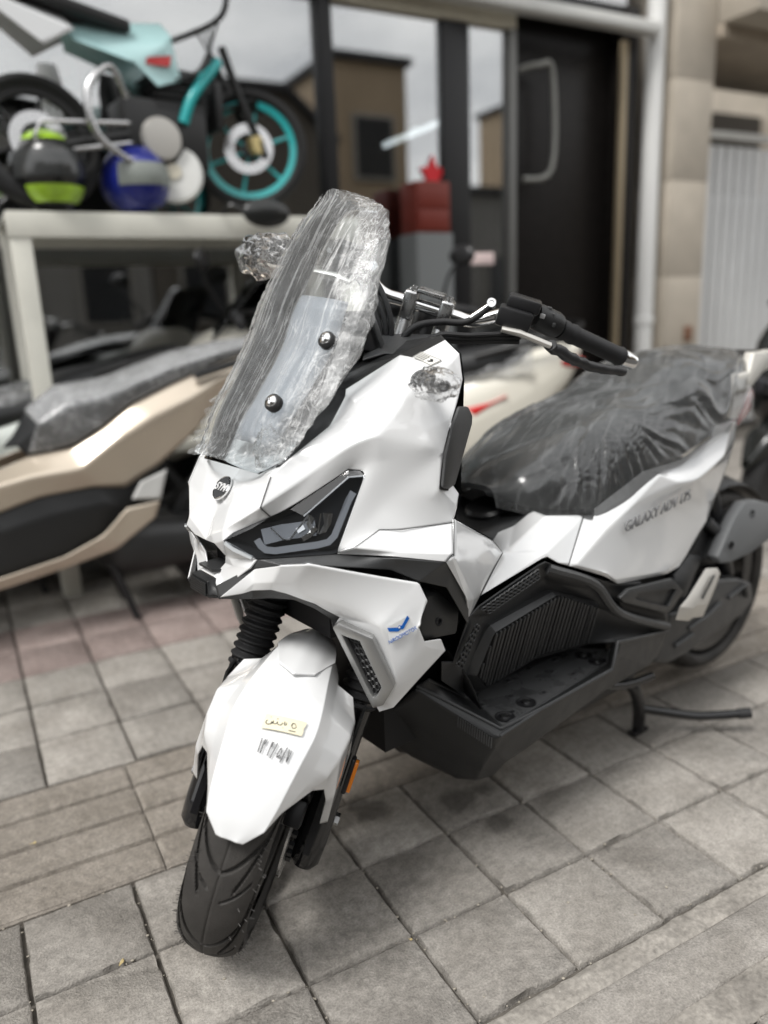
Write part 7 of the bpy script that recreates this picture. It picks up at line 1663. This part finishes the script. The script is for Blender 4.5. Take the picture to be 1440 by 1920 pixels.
both('tail_body', CP, [('t%d' % k, 't%d' % (k + 1), 'm%d' % (k + 1), 'm%d' % k) for k in range(7)] + [('m%d' % k, 'm%d' % (k + 1), 'b%d' % (k + 1), 'b%d' % k) for k in range(7)], CHAMP, s1, 0.35)
CS = dict(a0=(-0.4190,1.7300,0.2551), a1=(-0.3254,1.7200,0.2623), a2=(-0.1225,1.7150,0.2995), a3=(0.0100,1.7200,0.3513), a4=(0.1014,1.7300,0.4327), a5=(0.2140,1.7400,0.4382), d5=(0.1952,1.7500,0.3826), d4=(0.0502,1.7500,0.2886), d3=(-0.1253,1.7400,0.2555), d2=(-0.3305,1.7450,0.2190), d1=(-0.4250,1.7500,0.2137))
both('sill', CS, [('a0','a1','d2','d1'), ('a1','a2','d3','d2'), ('a2','a3','d4','d3'), ('a3','a4','d4'), ('a4','a5','d5','d4')], CHAMP, s1, 0.5)
CB = dict(a=CP['b0'], b=CP['b1'], c=CP['b2'], d=CP['b3'], e=CP['b4'], f=(0.2265,1.8000,0.4245), g=(0.1098,1.7800,0.4211), h=(0.0168,1.7700,0.3382), i=(-0.1186,1.7600,0.2868), j=(-0.3250,1.7600,0.2505), k=(-0.4200,1.7700,0.2432), x=(-0.3022,1.7500,0.4080), y=(-0.1194,1.7500,0.4412), z=(0.0380,1.7600,0.4517))
CB = {k: (v[0], v[1] + 0.008, v[2]) for k, v in CB.items()}
both('lower_panel', CB, [('a','b','y','x'), ('b','c','z','y'), ('c','d','g','z'), ('d','e','f','g'), ('x','y','i','j'), ('y','z','h','i'), ('z','g','h'), ('a','x','j','k')], BLACK, s1, 0.6)
CG = dict(a=(0.1219,1.7450,0.4589), b=(0.1583,1.7500,0.5136), c=(0.2559,1.7650,0.5438), d=(0.2198,1.7550,0.4422))
both('silver_guard', CG, [('a','b','c','d')], mat('guard_grey', (0.62, 0.62, 0.60), 0.4), s1, 0.9)
ST_ = dict(k0=(-0.2467,1.9300,0.6612), k1=(-0.2098,1.9300,0.6991), k2=(-0.1650,1.9300,0.7675), k3=(-0.0576,1.9300,0.8454), k4=(0.1085,1.9300,0.8600), k5=(0.2333,1.9300,0.9000), k6=(0.3620,1.9300,0.9375), k7=(0.5517,1.9300,0.9655), k8=(0.6940,1.9300,0.9740),
           s1=(-0.2098,1.8400,0.6742), s2=(-0.1398,1.8000,0.7334), s3=(-0.0420,1.7900,0.7954), s4=(0.0973,1.7900,0.8187), s5=(0.2098,1.8000,0.8525), s6=(0.3368,1.8100,0.8943), s7=(0.5048,1.8300,0.9279), s8=(0.6608,1.8600,0.9549))
SB_ = dict(ST_); SB_.update({k: (CP[k][0], CP[k][1] + 0.004, CP[k][2]) for k in ('t1','t2','t3','t4','t5','t6','t7')})
SF_ = [('k0','k1','s1'), ('k1','k2','s2','s1'), ('k2','k3','s3','s2'), ('k3','k4','s4','s3'), ('k4','k5','s5','s4'), ('k5','k6','s6','s5'), ('k6','k7','s7','s6'), ('k7','k8','s8','s7'), ('s1','s2','t1'), ('s2','s3','t2','t1'), ('s3','s4','t3','t2'), ('s4','s5','t4','t3'), ('s5','s6','t5','t4'), ('s6','s7','t6','t5'), ('s7','s8','t7','t6')]
both('seat', SB_, SF_, SMK, s1, 0.3)
FS_ = {k: (v[0], v[1] - 0.012, v[2] + 0.010) for k, v in SB_.items()}
both('seat_film', FS_, [f for f in SF_ if 'k0' not in f and f not in (('k1','k2','s2','s1'), ('s1','s2','t1'))], BFILM, s1, 0.2)
s2 = bg_scooter('ivory scooter with a red side flash, its tail showing behind the white scooter', (0.62, 2.55, 0), R(142), IVORY, BLACK, SMK, BFILM, mat('flash_red', (0.62, 0.02, 0.02), 0.35), deep=0.16)
s3 = bg_scooter('pearl white scooter with a dark seat, standing under the rack behind the champagne one', (-1.12, 2.43, 0), R(180), PEARL, BLACK, SMK, BFILM, screen=False, mirrors=False)
s4 = bg_scooter('black scooter with a paper tag on its mirror, parked by the shop door', (1.42, 2.30, 0), R(196), HBLK, BLACK, SMK, None, screen=False)
s5 = bg_scooter('black scooter parked past the tail of the white scooter, before the white gate', (2.82, 1.15, 0), R(180), HBLK, BLACK, SMK, None, screen=False, mirrors=False)
tg = box('paper_tag', (0, 0, 0), (0.13, 0.004, 0.055), mat('tag_paper', (0.75, 0.60, 0.58), 0.7), None, 0.001); tg.location = (1.9433,2.2000,1.2778); tag(tg, 'pinkish white paper tag hung on the black scooter by the door', 'tag')
# dim bikes inside the shop, behind the glass
for k, (x, y, rz, m_) in enumerate(((-0.7, 4.3, 185, HBLK), (0.5, 4.6, 178, mat('inside_grey', (0.18, 0.18, 0.18), 0.4)), (1.7, 4.5, 172, HBLK))):
    bg_scooter(['black scooter in the dark of the shop, left of the grey one', 'grey scooter in the dark of the shop between two black ones', 'black scooter in the dark of the shop behind the glass door'][k], (x, y, 0), R(rz), m_, BLACK, SMK, None, screen=False)
